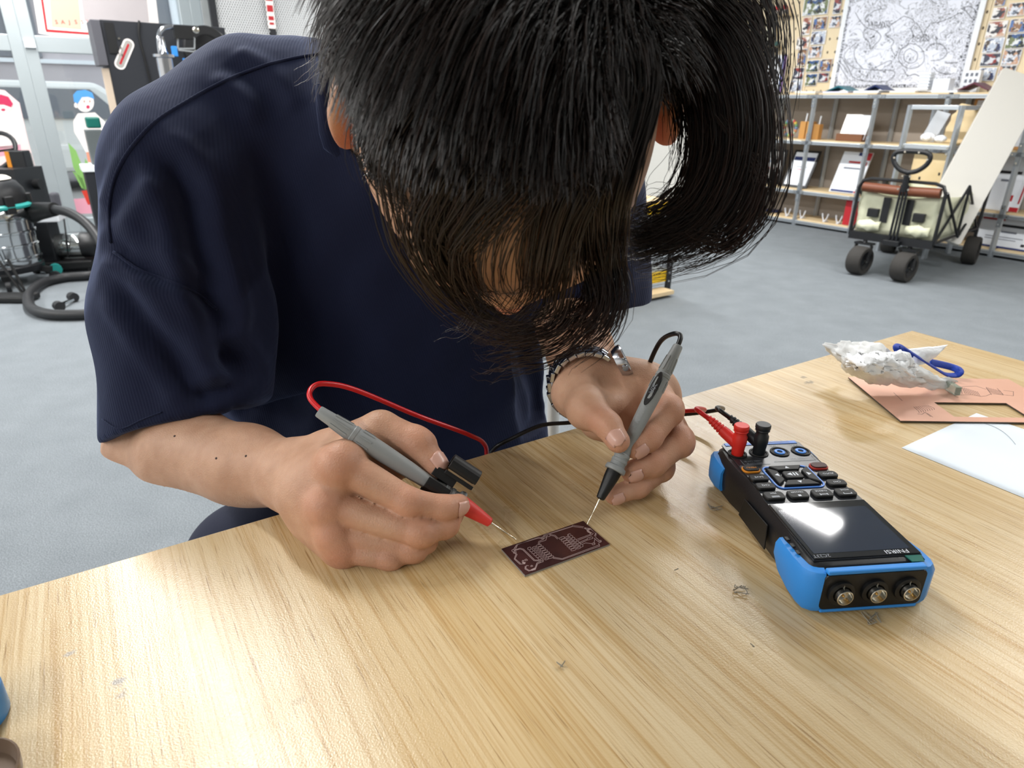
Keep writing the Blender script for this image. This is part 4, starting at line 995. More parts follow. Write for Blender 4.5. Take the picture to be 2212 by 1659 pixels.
def flush():
    f = np.zeros(len(BV))
    for (p, r) in KNUCKLES:
        d = np.linalg.norm(BV-np.asarray(p), axis=1); f = np.maximum(f, np.exp(-(d/r)**2)*0.30)
    for s in (-1, 1):
        d = np.linalg.norm(BV-head(s*0.094, -0.004, -0.024), axis=1); f = np.maximum(f, np.clip(1.5-d/0.022, 0, 1)*0.9)
    d = np.linalg.norm(BV-head(0, 0.108, -0.075), axis=1); f = np.maximum(f, np.exp(-(d/0.022)**2)*0.7)
    for (p, dd, r, u) in NAILS:
        d = np.linalg.norm(BV-p, axis=1); f = np.maximum(f, np.exp(-(d/(r*1.3))**2)*0.35)
    a = body_obj.data.attributes.new('flush', 'FLOAT', 'POINT'); a.data.foreach_set('value', f.astype(np.float32))
flush()
mat('nail', '#d0a596', 0.3, spec=0.5)
from mathutils.bvhtree import BVHTree
def bvh(obj):
    me = obj.data; vv = np.empty(len(me.vertices)*3, np.float32); me.vertices.foreach_get('co', vv)
    return BVHTree.FromPolygons([Vector(q) for q in vv.reshape(-1, 3)], [tuple(p.vertices) for p in me.polygons])
BODY_BVH = bvh(body_obj)
for (p, d, r, u) in NAILS:
    u = nrm(u-d*np.dot(u, d)); s = np.cross(d, u); g = MB()
    rows = []
    for i in range(9):
        row = []
        for j in range(9):
            a = (j/8-0.5)*1.55; l = (i/8)*1.35-0.62
            w = 1.0 if 1 <= i <= 7 else 0.72
            if i == 0: l += 0.18*(abs(j/4-1))**2
            if i == 8: l -= 0.30*(abs(j/4-1))**2
            dr = u*math.cos(a*w)+s*math.sin(a*w)
            o = p+d*l*r*1.05
            hit = BODY_BVH.ray_cast(Vector(o+dr*r*3), Vector(-dr), r*4)
            q = np.array(hit[0])+dr*0.00045 if hit[0] is not None and np.linalg.norm(np.array(hit[0])-o) < r*1.5 else o+dr*(r*1.0)
            row.append(q)
        rows.append(row)
    g.sheet(rows).build('fingernail', MATS['nail'], person, smooth=3.2, solid=0.0007)
mat('mole', '#3a221a', 0.6)
for (px, py) in ((377, 942), (467, 990), (531, 985)):
    h = BODY_BVH.ray_cast(Vector(CAM), Vector(nrm(ray(px, py))))
    if h[0] is not None:
        nn = np.array(h[1]); X, Y, Z = frame_from(nn)
        MB().ell(np.array(h[0]), (0.0010, 0.0012, 0.0004), (np.array(X), np.array(Y), np.array(Z)), 10, 6).build('mole', MATS['mole'], person)

# ------------------------------------------------------------------ shirt, trousers
def shirt_material():
    m = bpy.data.materials.new('navy_knit'); m.use_nodes = True; MATS['navy_knit'] = m
    nt = m.node_tree; b = nt.nodes['Principled BSDF']; N = nt.nodes.new; Lk = nt.links.new
    tc = N('ShaderNodeTexCoord')
    b.inputs['Base Color'].default_value = (*srgb('#0e1530'), 1); b.inputs['Roughness'].default_value = 0.85
    b.inputs['Sheen Weight'].default_value = 0.22; b.inputs['Sheen Tint'].default_value = (0.35, 0.45, 0.8, 1); b.inputs['Specular IOR Level'].default_value = 0.25
    w = N('ShaderNodeTexWave'); w.inputs['Scale'].default_value = 120; w.inputs['Distortion'].default_value = 1.5; w.inputs['Detail'].default_value = 2; w.inputs['Detail Scale'].default_value = 0.4
    mp = N('ShaderNodeMapping'); mp.inputs['Rotation'].default_value = (0, 0.25, 0); Lk(tc.outputs['Object'], mp.inputs['Vector']); Lk(mp.outputs[0], w.inputs['Vector'])
    n = N('ShaderNodeTexNoise'); n.inputs['Scale'].default_value = 14; n.inputs['Detail'].default_value = 3; Lk(tc.outputs['Object'], n.inputs['Vector'])
    bp = N('ShaderNodeBump'); bp.inputs['Strength'].default_value = 0.22; bp.inputs['Distance'].default_value = 0.0006; Lk(w.outputs['Fac'], bp.inputs['Height'])
    b2 = N('ShaderNodeBump'); b2.inputs['Strength'].default_value = 0.35; b2.inputs['Distance'].default_value = 0.01; Lk(n.outputs['Fac'], b2.inputs['Height']); Lk(bp.outputs['Normal'], b2.inputs['Normal']); Lk(b2.outputs['Normal'], b.inputs['Normal'])
    return m
shirt_material()
mat('trousers', '#10162c', 0.9, bump=(300, 0.2, 0.001))
HEM_R = P(412, 905, 0.650); HEM_L = P(1272, 668, 0.775)
def build_shirt():
    F = Field((-0.52, 0.50, 0.47), (0.26, 1.06, 1.20), 0.003)
    F.ell((-0.140, 0.755, 0.92), (0.200, 0.100, 0.170), k=0.03)
    F.ell((-0.172, 0.775, 0.765), (0.226, 0.105, 0.180), k=0.05)
    F.ell((-0.145, 0.800, 0.620), (0.198, 0.125, 0.130), k=0.05)
    F.chain([P(402, 356, 0.655), P(560, 256, 0.70), P(690, 236, 0.735)], [0.073, 0.073, 0.068], 0.05, 0.03)
    F.chain([SL+np.array([-0.02, 0.02, -0.01]), NECK+np.array([0.03, 0.03, -0.02])], [0.075, 0.070], 0.05)
    F.chain([NECK+np.array([0, 0.04, -0.02]), np.array([-0.125, 0.83, 0.80])], [0.085, 0.11], 0.05)
    ar = nrm(HEM_R-SR); al = nrm(HEM_L-SL)
    F.chain([SR, SR*0.45+HEM_R*0.55+R0*-0.004, HEM_R+ar*0.06], [0.072, 0.074, 0.078], 0.018, 0.03)
    F.chain([SL, HEM_L+al*0.06], [0.078, 0.072], 0.018)
    # cut the sleeve ends, hollow them
    def hem(c, n, rad, side):
        a, b = F.box(c-0.16, c+0.16, 0.0); X, Y, Z = F.grid(a, b)
        d = (X-c[0])*n[0]+(Y-c[1])*n[1]+(Z-c[2])*n[2]
        rd = np.sqrt(np.maximum((X-c[0])**2+(Y-c[1])**2+(Z-c[2])**2-d*d, 0))
        lim = rd-rad*1.25
        F.merge(np.maximum(-d, lim).astype(np.float32), a, b, 0.002, sub=True)
    nr = nrm(ar*0.93+R0*0.28-R1*0.05+R2*0.0); hem(HEM_R, nr, 0.105, 1)
    hem(HEM_L, al, 0.080, 1)
    F.chain([HEM_R-ar*0.045, HEM_R+ar*0.09], [0.046, 0.076], 0.003, sub=True)
    F.chain([HEM_L-al*0.07, HEM_L+al*0.09], [0.055, 0.066], 0.003, sub=True)
    F.chain([NECK+np.array([0.004, -0.008, 0.008]), head(-0.02, -0.03, -0.08)], [0.066, 0.080], 0.004, sub=True)
    V, Q = F.mesh(); V = relax(V, Q, 3, 0.5)
    return V, Q
SV, SQ = build_shirt()
def tri_bvh(V, Q): return BVHTree.FromPolygons([Vector(q) for q in V], [tuple(int(i) for i in q) for q in Q])
def normals(V, Q):
    n = np.cross(V[Q[:, 2]]-V[Q[:, 0]], V[Q[:, 3]]-V[Q[:, 1]]); N_ = np.zeros_like(V)
    for k in range(4):
        for c in range(3): N_[:, c] += np.bincount(Q[:, k], n[:, c], len(V))
    return N_/(np.linalg.norm(N_, axis=1, keepdims=True)+1e-9)
def on_surface(tree, pts):
    out = []
    for (px, py) in pts:
        h = tree.ray_cast(Vector(CAM), Vector(nrm(ray(px, py))))
        if h[0] is not None: out.append((np.array(h[0]), np.array(h[1])))
    return out
def fold_shirt(V, Q):
    N_ = normals(V, Q); tree = tri_bvh(V, Q); D = np.zeros(len(V))
    folds = [  # pixels, depth of the crease, width, side ridge
        ([(320, 319), (376, 371), (404, 427), (432, 549), (456, 637), (469, 668), (498, 777), (520, 880)], -0.016, 0.011, 0.010),
        ([(243, 525), (295, 563), (348, 591), (404, 616), (455, 650)], -0.007, 0.008, 0.006),
        ([(245, 607), (299, 679), (361, 755), (404, 813), (432, 862)], -0.008, 0.009, 0.007),
        ([(432, 862), (460, 845), (500, 840)], -0.008, 0.007, 0.006),
        ([(480, 135), (530, 160), (575, 205), (600, 260)], -0.003, 0.010, 0.007),
        ([(560, 300), (600, 450), (610, 620), (640, 800)], -0.004, 0.022, 0.006),
        ([(240, 470), (262, 420), (300, 360)], -0.004, 0.010, 0.005),
        ([(690, 560), (740, 720), (760, 900)], -0.004, 0.025, 0.006),
        ([(1300, 560), (1330, 640), (1350, 690)], -0.004, 0.010, 0.005),
        ([(1120, 760), (1150, 840), (1160, 900)], -0.005, 0.012, 0.006)]
    for pts, dep, wid, rid in folds:
        hs = on_surface(tree, pts)
        if len(hs) < 2: continue
        sp = np.array(spline([h[0] for h in hs], 8)); best = np.full(len(V), 9.0); tt = np.zeros(len(V))
        for i in range(len(sp)-1):
            a, b = sp[i], sp[i+1]; ab = b-a; t = np.clip(((V-a)@ab)/(ab@ab+1e-9), 0, 1); d = np.linalg.norm(V-a-t[:, None]*ab, axis=1)
            u = d < best; best[u] = d[u]; tt[u] = (i+t[u])/(len(sp)-1)
        taper = np.clip(np.minimum(tt, 1-tt)*6+0.25, 0, 1)
        D += taper*(dep*np.exp(-(best/wid)**2)+rid*0.6*np.exp(-((best-2.0*wid)/wid)**2))
    x, y, z = V.T
    D += 0.0016*np.sin(x*48+z*22)*np.sin(z*31-x*17+1)+0.0009*np.sin(x*90-z*70+y*40)
    return V+N_*D[:, None]
SV = relax(fold_shirt(SV, SQ), SQ, 2, 0.4)
shirt = np_mesh('t_shirt', SV, SQ, MATS['navy_knit'], person)
SHIRT_BVH = tri_bvh(SV, SQ)
def stitch(name, pts, r, lift, material='navy_knit'):
    dn = spline([np.array([q[0], q[1], 0.0]) for q in pts], 10); hs = on_surface(SHIRT_BVH, [(q[0], q[1]) for q in dn])
    hs = [h for h in hs if np.dot(h[1], CAM-h[0]) > 0]
    if len(hs) < 2: return
    MB().tube([h[0]+h[1]*lift for h in hs], r, 6).build(name, MATS[material], shirt, smooth=3.2)
stitch('shoulder_seam', [(240, 525), (236, 450), (250, 380), (285, 318), (335, 265), (400, 222), (480, 178), (560, 146), (630, 128), (690, 118)], 0.0017, 0.0006)
stitch('armhole_seam', [(246, 545), (300, 583), (360, 606), (420, 632), (470, 668)], 0.0014, 0.0006)
stitch('hem_stitch', [(222, 905), (260, 925), (310, 905), (350, 890)], 0.0007, 0.0004)
def collar():
    pts = []
    ax = nrm(head(-0.02, -0.03, -0.08)-NECK); X, Y, Z = frame_from(ax); c = NECK+ax*0.006
    for k in range(40):
        a = 2*math.pi*k/40; d = np.array(X)*math.cos(a)+np.array(Y)*math.sin(a)
        h = SHIRT_BVH.find_nearest(Vector(c+d*0.072)); pts.append(np.array(h[0]))
    pts = [(pts[k-1]+pts[k]+pts[(k+1) % 40])/3 for k in range(40)]
    MB().tube(pts, 0.0075, 8, closed=True).build('collar', MATS['navy_knit'], shirt, smooth=3.2)
collar()
def build_trousers():
    F = Field((-0.50, 0.28, 0.05), (0.22, 1.06, 0.70), 0.006)
    F.ell(PEL+np.array([0, 0, 0.04]), (0.165, 0.13, 0.12), k=0.04)
    for hip, knee, ank in ((PEL+np.array([-0.08, 0, 0]), np.array([-0.315, 0.66, 0.53]), np.array([-0.27, 0.72, 0.10])), (PEL+np.array([0.08, 0, 0]), np.array([0.02, 0.46, 0.50]), np.array([0.03, 0.56, 0.10]))):
        F.chain([hip, knee], [0.10, 0.075], 0.04); F.chain([knee, ank], [0.072, 0.055], 0.03)
    V, Q = F.mesh(); return np_mesh('trousers', relax(V, Q, 2), Q, MATS['trousers'], person)
build_trousers()
mat('shoe', '#d8d8d6', 0.6); mat('sole', '#f0f0ee', 0.6)
for (x, y) in ((-0.27, 0.72), (0.03, 0.56)):
    c = np.array([x, y-0.05, 0.0]); s = MB().ell(c+UPV*0.058, (0.050, 0.135, 0.050)).build('shoe', MATS['shoe'], person, smooth=3.2)
    MB().prism([(0.046*math.cos(a), 0.135*math.sin(a)) for a in [k*math.pi/12 for k in range(24)]], c+UPV*0.002, (XA, YA, ZA), 0.028).build('sole', MATS['sole'], s)
# chair he sits on
mat('tan_plastic', '#b7a183', 0.5)
def chair():
    c = np.array([-0.11, 0.90, 0]); t = thing('chair', 'tan moulded chair under the person in navy t-shirt', 'chair', c)
    MB().prism(rrect(0.44, 0.42, 0.06), c+np.array([0, 0.04, 0.385]), (XA, YA, ZA), 0.022).build('seat', MATS['tan_plastic'], t, bevel=0.006)
    for sx in (-1, 1):
        for sy in (-1, 1):
            MB().cyl(c+np.array([sx*0.18, 0.04+sy*0.16, 0.385]), c+np.array([sx*0.21, 0.04+sy*0.20, 0.0]), 0.013, 12).build('leg', MATS['steel_white'], t, smooth=SM)
    for sx in (-1, 1): MB().tube([c+np.array([sx*0.19, 0.22, 0.40]), c+np.array([sx*0.19, 0.26, 0.55]), c+np.array([sx*0.18, 0.29, 0.74])], 0.012, 10).build('back_post', MATS['steel_white'], t, smooth=SM)
    MB().prism(rrect(0.40, 0.20, 0.05), c+np.array([0, 0.30, 0.70]), (XA, ZA, YA), 0.018).build('backrest', MATS['tan_plastic'], t, bevel=0.005)
chair()

# ------------------------------------------------------------------ wrist watch
mat('steel', '#b9bcc4', 0.16, metal=1.0); mat('steel_dark', '#6d7280', 0.22, metal=1.0); mat('watch_face', '#101317', 0.1)
def watch():
    ax = nrm(WL-EL); c = WL+ax*0.020
    X, Y, Z = frame_from(ax, R1); X, Y = np.array(X), np.array(Y)
    t = thing('wrist_watch', 'steel wrist watch with linked bracelet on the wrist above the black lead', 'watch', c)
    n = 22; pts = []
    for k in range(n):
        a = 2*math.pi*k/n; d = X*math.cos(a)+Y*math.sin(a)
        h = BODY_BVH.ray_cast(Vector(c+d*0.08), Vector(-d), 0.08)
        r = np.linalg.norm(np.array(h[0])-c) if h[0] is not None else 0.03
        pts.append(min(r, 0.034)+0.0032)
    pts = [(pts[k-1]+pts[k]*2+pts[(k+1) % n])/4 for k in range(n)]
    face_dir = nrm(R0*0.45+R2*0.70+R1*0.55); fa = math.atan2(np.dot(face_dir, Y), np.dot(face_dir, X))
    for k in range(n):
        a = 2*math.pi*k/n; d = X*math.cos(a)+Y*math.sin(a); tn = -X*math.sin(a)+Y*math.cos(a)
        if math.cos(a-fa) > 0.90: continue
        w = 2*math.pi*pts[k]/n
        for off, sz, m in ((-0.0075, 0.0064, 'steel'), (0.0, 0.0082, 'steel_dark'), (0.0075, 0.0064, 'steel')):
            MB().box(c+d*pts[k]+ax*off+tn*(w*0.25 if off == 0 else 0), (w*0.93, sz, 0.0038), (tn, ax, d)).build('bracelet_link', MATS[m], t, bevel=0.0006)
    d = X*math.cos(fa)+Y*math.sin(fa); tn = -X*math.sin(fa)+Y*math.cos(fa)
    cc = c+d*(pts[int(round(fa/(2*math.pi)*n)) % n]-0.003)
    cs = MB().lathe(cc, d, [(-0.003, 0.013), (0.002, 0.0150), (0.0055, 0.0150), (0.0065, 0.0140), (0.0065, 0.0125)], 36).build('case', MATS['steel'], t, smooth=SM)
    MB().lathe(cc, d, [(0.0062, 0.0125), (0.0066, 0.0120), (0.0067, 0.0001)], 36).build('crystal', MATS['watch_face'], cs, smooth=SM)
    MB().cyl(cc+ax*0.0145+d*0.0025, cc+ax*0.018+d*0.0025, 0.0026, 14).build('crown', MATS['steel'], cs)
watch()
# ------------------------------------------------------------------ hair
def hair_material():
    m = bpy.data.materials.new('dark_hair'); m.use_nodes = True; MATS['dark_hair'] = m
    nt = m.node_tree; b = nt.nodes['Principled BSDF']; N = nt.nodes.new; Lk = nt.links.new
    at = N('ShaderNodeAttribute'); at.attribute_name = 'tone'
    r = N('ShaderNodeValToRGB'); r.color_ramp.elements[0].color = (*srgb('#0c0a0a'), 1); r.color_ramp.elements[1].color = (*srgb('#3a241a'), 1)
    Lk(at.outputs['Fac'], r.inputs['Fac']); Lk(r.outputs['Color'], b.inputs['Base Color'])
    b.inputs['Roughness'].default_value = 0.36; b.inputs['Specular IOR Level'].default_value = 0.5
    return m
hair_material()
mat('scalp_hair', '#0b0a0a', 0.6)
HAX = np.array([HS, HF, HCR])
def to_head(p): return (np.asarray(p)-HC)@HAX.T
def from_head(q): return HC+np.asarray(q)@HAX
SK = np.array(SKULL)
def skull_hit(px, py, scale):
    o = to_head(CAM)/(SK*scale); d = (HAX@nrm(ray(px, py)))/(SK*scale)
    a = d@d; b = o@d; c = o@o-1; D = b*b-a*c
    if D < 0: return None
    t = (-b-math.sqrt(D))/a
    return CAM+nrm(ray(px, py))*t
def push_out(Pt, scale):
    q = to_head(Pt)/(SK*scale); l = np.linalg.norm(q, axis=-1, keepdims=True)
    q = np.where(l < 1, q/np.maximum(l, 1e-6), q)
    return from_head(q*(SK*scale))
ALL_STR, ALL_R, ALL_T = [], [], []
KP = 16
def add_strands(S, r, tone):
    ALL_STR.append(S); ALL_R.append(np.full(len(S), r)); ALL_T.append(tone)
# cap of hair growing from the scalp, flowing away from the parting and hanging down
def grow(n):
    u = nrng.normal(size=(n*4, 3)); u /= np.linalg.norm(u, axis=1, keepdims=True)
    us, uf, uc = u.T
    line = 0.30+0.35*np.clip(uf, 0, 1)-0.45*np.clip(-uf, 0, 1)        # hairline height
    line = np.where(np.abs(us) > 0.75, np.where(uf < 0.1, -0.05, 0.30), line)
    keep = (uc > line) & (uf < 0.40)
    keep &= ~((us > 0.52) & (uf > -0.12))
    keep &= ~((us < -0.80) & (uf > -0.30))
    u = u[keep][:n]; n = len(u)
    p = from_head(u*SK*1.005); nor = nrm_rows((u/SK)@HAX)
    part = skull_hit(1372, 5, 1.0)
    rad = p-part; rad -= nor*np.sum(rad*nor, 1, keepdims=True); rad = nrm_rows(rad)
    side = u[:, 0]
    ck = nrng.integers(0, 260, n); cen = p[nrng.integers(0, n, 260)]; ck = np.argmin(((p[:, None, :]-cen[None])**2).sum(-1), 1); clump = nrng.normal(size=(260, 3))[ck]
    d = nrm_rows(rad*1.0+nor*nrng.uniform(0.05, 0.4, (n, 1))+clump*0.14+nrng.normal(size=(n, 3))*0.05)
    L = nrng.uniform(0.065, 0.105, n)*np.interp(u[:, 1], [-0.3, 0.05, 0.40], [1.0, 0.62, 0.25])
    L *= np.interp(side, [-0.85, -0.35, 0.35, 0.7], [0.16, 0.8, 1.0, 0.4])
    lay = 1.015+(nrng.uniform(0, 0.14, n)*np.interp(side, [-0.9, -0.2], [0.12, 1.0]))[:, None]
    S = np.zeros((n, KP, 3)); S[:, 0] = p
    wob = nrng.normal(size=(260, 3))[ck]*0.07
    for k in range(1, KP):
        t = k/KP
        d = nrm_rows(d+np.array([0, 0, -1.0])*(0.05+0.10*t)+wob*math.sin(k*0.9)+nrng.normal(size=(n, 3))*0.02)
        q = S[:, k-1]+d*(L/KP)[:, None]
        q2 = push_out(q, 1+(lay-1)*min(1, k/4)); d = nrm_rows(q2-S[:, k-1]+d*0.002); S[:, k] = q2
    add_strands(S, 0.00034, np.clip(nrng.normal(0.12, 0.14, n), 0, 0.6))
def nrm_rows(a): return a/(np.linalg.norm(a, axis=-1, keepdims=True)+1e-12)
grow(9500)
def resample(pts, n):
    pts = np.array(pts); s = np.concatenate([[0], np.cumsum(np.linalg.norm(np.diff(pts, axis=0), axis=1))]); s /= s[-1]
    return np.stack([np.interp(np.linspace(0, 1, n), s, pts[:, c]) for c in range(3)], 1)
def lock(pts, n, r0, r1, tone=0.25, depth=None, lift=1.07, wave=0.0015, rad=0.00033, fray=0.25, lenvar=0.22):
    """a lock of hair: pixel polyline whose points lie on the skull where they cross it, else at the given depth"""
    W = []; last = None
    for i, q in enumerate(pts):
        if len(q) == 3: w = P(*q)
        else:
            h = skull_hit(q[0], q[1], lift)
            w = h if h is not None else P(q[0], q[1], (depth if depth else 0.36))
        W.append(w)
    sp = np.array(spline(W, 8)); base = resample(sp, 40)
    tang = nrm_rows(np.gradient(base, axis=0)); view = nrm_rows(base-CAM); sd = nrm_rows(np.cross(tang, view)); up = np.cross(sd, tang)
    m = n; a = nrng.normal(size=(m, 2)); a /= np.maximum(1, np.linalg.norm(a, axis=1, keepdims=True)/1.6)
    b = a+nrng.normal(size=(m, 2))*0.55
    t = np.linspace(0, 1, KP); S = np.zeros((m, KP, 3))
    st = nrng.uniform(0, 0.22, m); en = 1-np.abs(nrng.normal(0, lenvar, m)).clip(0, 0.6)
    ph = nrng.uniform(0, 6.28, (m, 2)); fr = nrng.uniform(1.0, 3.2, (m, 1))
    for k in range(KP):
        x = (st+(en-st)*t[k])*39; i0 = np.clip(x.astype(int), 0, 38); f = (x-i0)[:, None]
        bp = base[i0]*(1-f)+base[i0+1]*f; ss = sd[i0]; uu = up[i0]; xt = (x/39)[:, None]
        r = r0*(1-xt)+r1*xt
        off = (a*(1-xt)+b*xt)*r
        wv = wave*xt*np.sin(ph+fr*xt*6.28)
        frz = fray*r1*(xt**3)*nrng.normal(size=(m, 2))*0.3
        S[:, k] = bp+ss*(off[:, :1]+wv[:, :1]+frz[:, :1])+uu*(off[:, 1:]*0.5+wv[:, 1:]+frz[:, 1:])
    S = push_out(S, 1.012)
    add_strands(S, rad, np.clip(nrng.normal(tone, 0.16, m), 0, 1))
# long locks hanging over forehead and cheek
lock([(1320, 60), (1355, 180), (1322, 330), (1295, 450), (1298, 560), (1310, 640), (1295, 690), (1250, 735)], 260, 0.010, 0.006, 0.22, 0.352)
lock([(1368, 110), (1376, 230), (1338, 335), (1305, 440), (1312, 560), (1326, 640), (1312, 695)], 240, 0.006, 0.005, 0.30, 0.350)
lock([(1260, 80), (1275, 230), (1235, 370), (1195, 470), (1172, 570), (1158, 640), (1120, 690), (1070, 722)], 120, 0.010, 0.004, 0.28, 0.360)
lock([(1320, 120), (1300, 280), (1255, 400), (1222, 500), (1212, 600), (1195, 680), (1165, 715), (1115, 740)], 110, 0.006, 0.003, 0.35, 0.356)
lock([(1130, 60), (1090, 230), (1010, 340), (960, 430), (930, 505), (965, 595), (1025, 665), (1100, 712), (1200, 732)], 120, 0.016, 0.004, 0.30, 0.372)
lock([(1000, 60), (960, 230), (900, 340), (900, 430), (915, 520), (970, 612), (1040, 685), (1120, 725)], 80, 0.014, 0.004, 0.30, 0.378)
lock([(1180, 60), (1150, 250), (1080, 370), (1010, 450), (960, 530), (985, 610), (1060, 670)], 90, 0.014, 0.005, 0.22, 0.366)
lock([(1200, 150), (1170, 300), (1110, 420), (1065, 500), (1050, 590), (1080, 660), (1140, 705)], 45, 0.010, 0.006, 0.32, 0.362)
lock([(1040, 200), (1000, 320), (960, 420), (950, 500), (990, 570)], 60, 0.014, 0.010, 0.2, 0.366)
lock([(1250, 640), (1230, 690), (1180, 730), (1090, 745), (1010, 752)], 90, 0.008, 0.010, 0.5, 0.362, fray=0.6)
lock([(1310, 560), (1300, 650), (1262, 705), (1195, 735)], 130, 0.006, 0.009, 0.55, 0.358)
lock([(920, 60), (880, 200), (835, 300), (838, 370), (870, 430)], 200, 0.012, 0.005, 0.10, 0.385, lift=1.04)
lock([(840, 0), (790, 90), (755, 170), (752, 230)], 200, 0.010, 0.004, 0.12, 0.392, lift=1.04)
lock([(790, -60), (735, 30), (702, 110), (708, 180)], 240, 0.012, 0.005, 0.16, 0.400, lift=1.10)
lock([(850, 150), (825, 240), (828, 330), (855, 420), (878, 480)], 90, 0.008, 0.003, 0.16, 0.385, lift=1.03)
# curtain on the far temple, curling inwards at its ends
lock([(1372, -30), (1480, 10), (1580, 90), (1625, 220), (1636, 340), (1622, 430), (1570, 500), (1470, 535), (1370, 545)], 150, 0.010, 0.007, 0.25, 0.345, lift=1.10, lenvar=0.10)
lock([(1380, 0), (1480, 50), (1555, 150), (1580, 280), (1560, 390), (1510, 470), (1440, 515), (1352, 540)], 520, 0.011, 0.008, 0.18, 0.346, lift=1.10, lenvar=0.12)
lock([(1390, 60), (1470, 100), (1525, 200), (1538, 320), (1512, 430), (1450, 500), (1360, 528)], 420, 0.007, 0.007, 0.25, 0.348, lift=1.10, lenvar=0.12)
lock([(1395, 120), (1450, 150), (1490, 210), (1500, 290), (1490, 380)], 160, 0.007, 0.006, 0.2, 0.348, lift=1.10, lenvar=0.3)
lock([(1370, -80), (1500, -60), (1610, 20), (1628, 140), (1615, 240), (1600, 340)], 300, 0.014, 0.010, 0.15, 0.350, lift=1.12)
lock([(1540, 250), (1600, 330), (1636, 400), (1618, 470), (1570, 522), (1520, 520), (1475, 498)], 70, 0.003, 0.003, 0.5, 0.342, lenvar=0.1)
lock([(1500, 430), (1440, 480), (1390, 500), (1340, 505)], 160, 0.008, 0.007, 0.4, 0.350)
for k in range(26):      # loose flying hairs
    x = rng.uniform(1420, 1640); y = rng.uniform(380, 540); a = rng.uniform(-0.6, 0.8)
    lock([(x, y-60, 0.345), (x-20+rng.uniform(-25, 25), y, 0.347), (x-60*math.cos(a), y+45*math.sin(a)+20, 0.35), (x-110, y+rng.uniform(0, 60), 0.352)], 2, 0.001, 0.004, 0.5, 0.345, rad=0.00014)
for k in range(22):
    x = rng.uniform(1000, 1250); y = rng.uniform(650, 720)
    lock([(x+40, y-70, 0.36), (x+15, y-20, 0.362), (x-20, y+20, 0.366), (x-70, y+rng.uniform(10, 45), 0.372)], 2, 0.002, 0.005, 0.5, 0.36, rad=0.00015)
for k in range(12):
    y = rng.uniform(20, 330); x = 690+max(0, y-160)*0.6
    lock([(x+60, y-40, 0.385), (x+15, y, 0.392), (x-15, y+25, 0.396), (x-35+rng.uniform(-20, 20), y+60, 0.40)], 2, 0.002, 0.004, 0.4, 0.39, rad=0.00015)
# light stray hairs lying over the crown
for k in range(60):
    x = rng.uniform(800, 1330); y = rng.uniform(60, 420); a = rng.uniform(0.2, 2.6)
    c = [(x+70*t*math.cos(a)+rng.uniform(-6, 6), y+70*t*math.sin(a)+18*t*t) for t in (-1, -0.3, 0.4, 1)]
    lock(c, 2, 0.002, 0.003, 0.75, 0.36, lift=1.15, rad=0.00018)
def build_hair():
    S = np.concatenate(ALL_STR); R = np.concatenate(ALL_R); Tn = np.concatenate(ALL_T); n = len(S); nk = 3
    tang = nrm_rows(np.gradient(S, axis=1)); ref = np.array([0.31, -0.82, 0.47])
    x = nrm_rows(np.cross(tang, ref)); y = np.cross(tang, x)
    taper = np.interp(np.linspace(0, 1, KP), [0, 0.7, 1], [1, 0.9, 0.25])
    ring = []
    for k in range(nk):
        a = 2*math.pi*k/nk; ring.append(S+(R[:, None]*taper)[..., None]*(math.cos(a)*x+math.sin(a)*y))
    V = np.stack(ring, 2).reshape(-1, 3)
    base = (np.arange(n)*KP*nk)[:, None, None]; ki = (np.arange(KP-1)*nk)[None, :, None]; kk = np.arange(nk)[None, None, :]; k2 = (kk+1) % nk
    Q = np.stack([base+ki+kk, base+ki+k2, base+ki+nk+k2, base+ki+nk+kk], -1).reshape(-1, 4)
    o = np_mesh('hair', V, Q, MATS['dark_hair'], person); o['kind'] = 'stuff'
    at = o.data.attributes.new('tone', 'FLOAT', 'POINT')
    tt = Tn[:, None]*np.linspace(0.5, 1.35, KP)[None, :]
    at.data.foreach_set('value', np.repeat(np.clip(tt, 0, 1).ravel(), nk).astype(np.float32))
    return o
hair = build_hair()
def hair_cap():
    g = MB(); nu, nv = 48, 40; idx = {}
    for i in range(nv+1):
        th = math.pi*i/nv
        for j in range(nu):
            ph = 2*math.pi*j/nu; u = np.array([math.sin(th)*math.cos(ph), math.sin(th)*math.sin(ph), math.cos(th)])
            g.v.append(tuple(from_head(u*SK*1.012)))
    for i in range(nv):
        for j in range(nu):
            th = math.pi*(i+0.5)/nv; ph = 2*math.pi*(j+0.5)/nu; us, uf, uc = math.sin(th)*math.cos(ph), math.sin(th)*math.sin(ph), math.cos(th)
            line = 0.36+0.35*max(uf, 0)-0.45*max(-uf, 0)
            if abs(us) > 0.75: line = 0.05 if uf < 0.1 else 0.36
            if uc > line and uf < 0.36 and not (us > 0.50 and uf > -0.12) and not (us < -0.82 and uf > -0.25):
                g.f.append((i*nu+j, i*nu+(j+1) % nu, (i+1)*nu+(j+1) % nu, (i+1)*nu+j)); g.m.append(0)
    g.build('hair_roots', MATS['scalp_hair'], person, smooth=3.2, solid=0.001)
hair_cap()
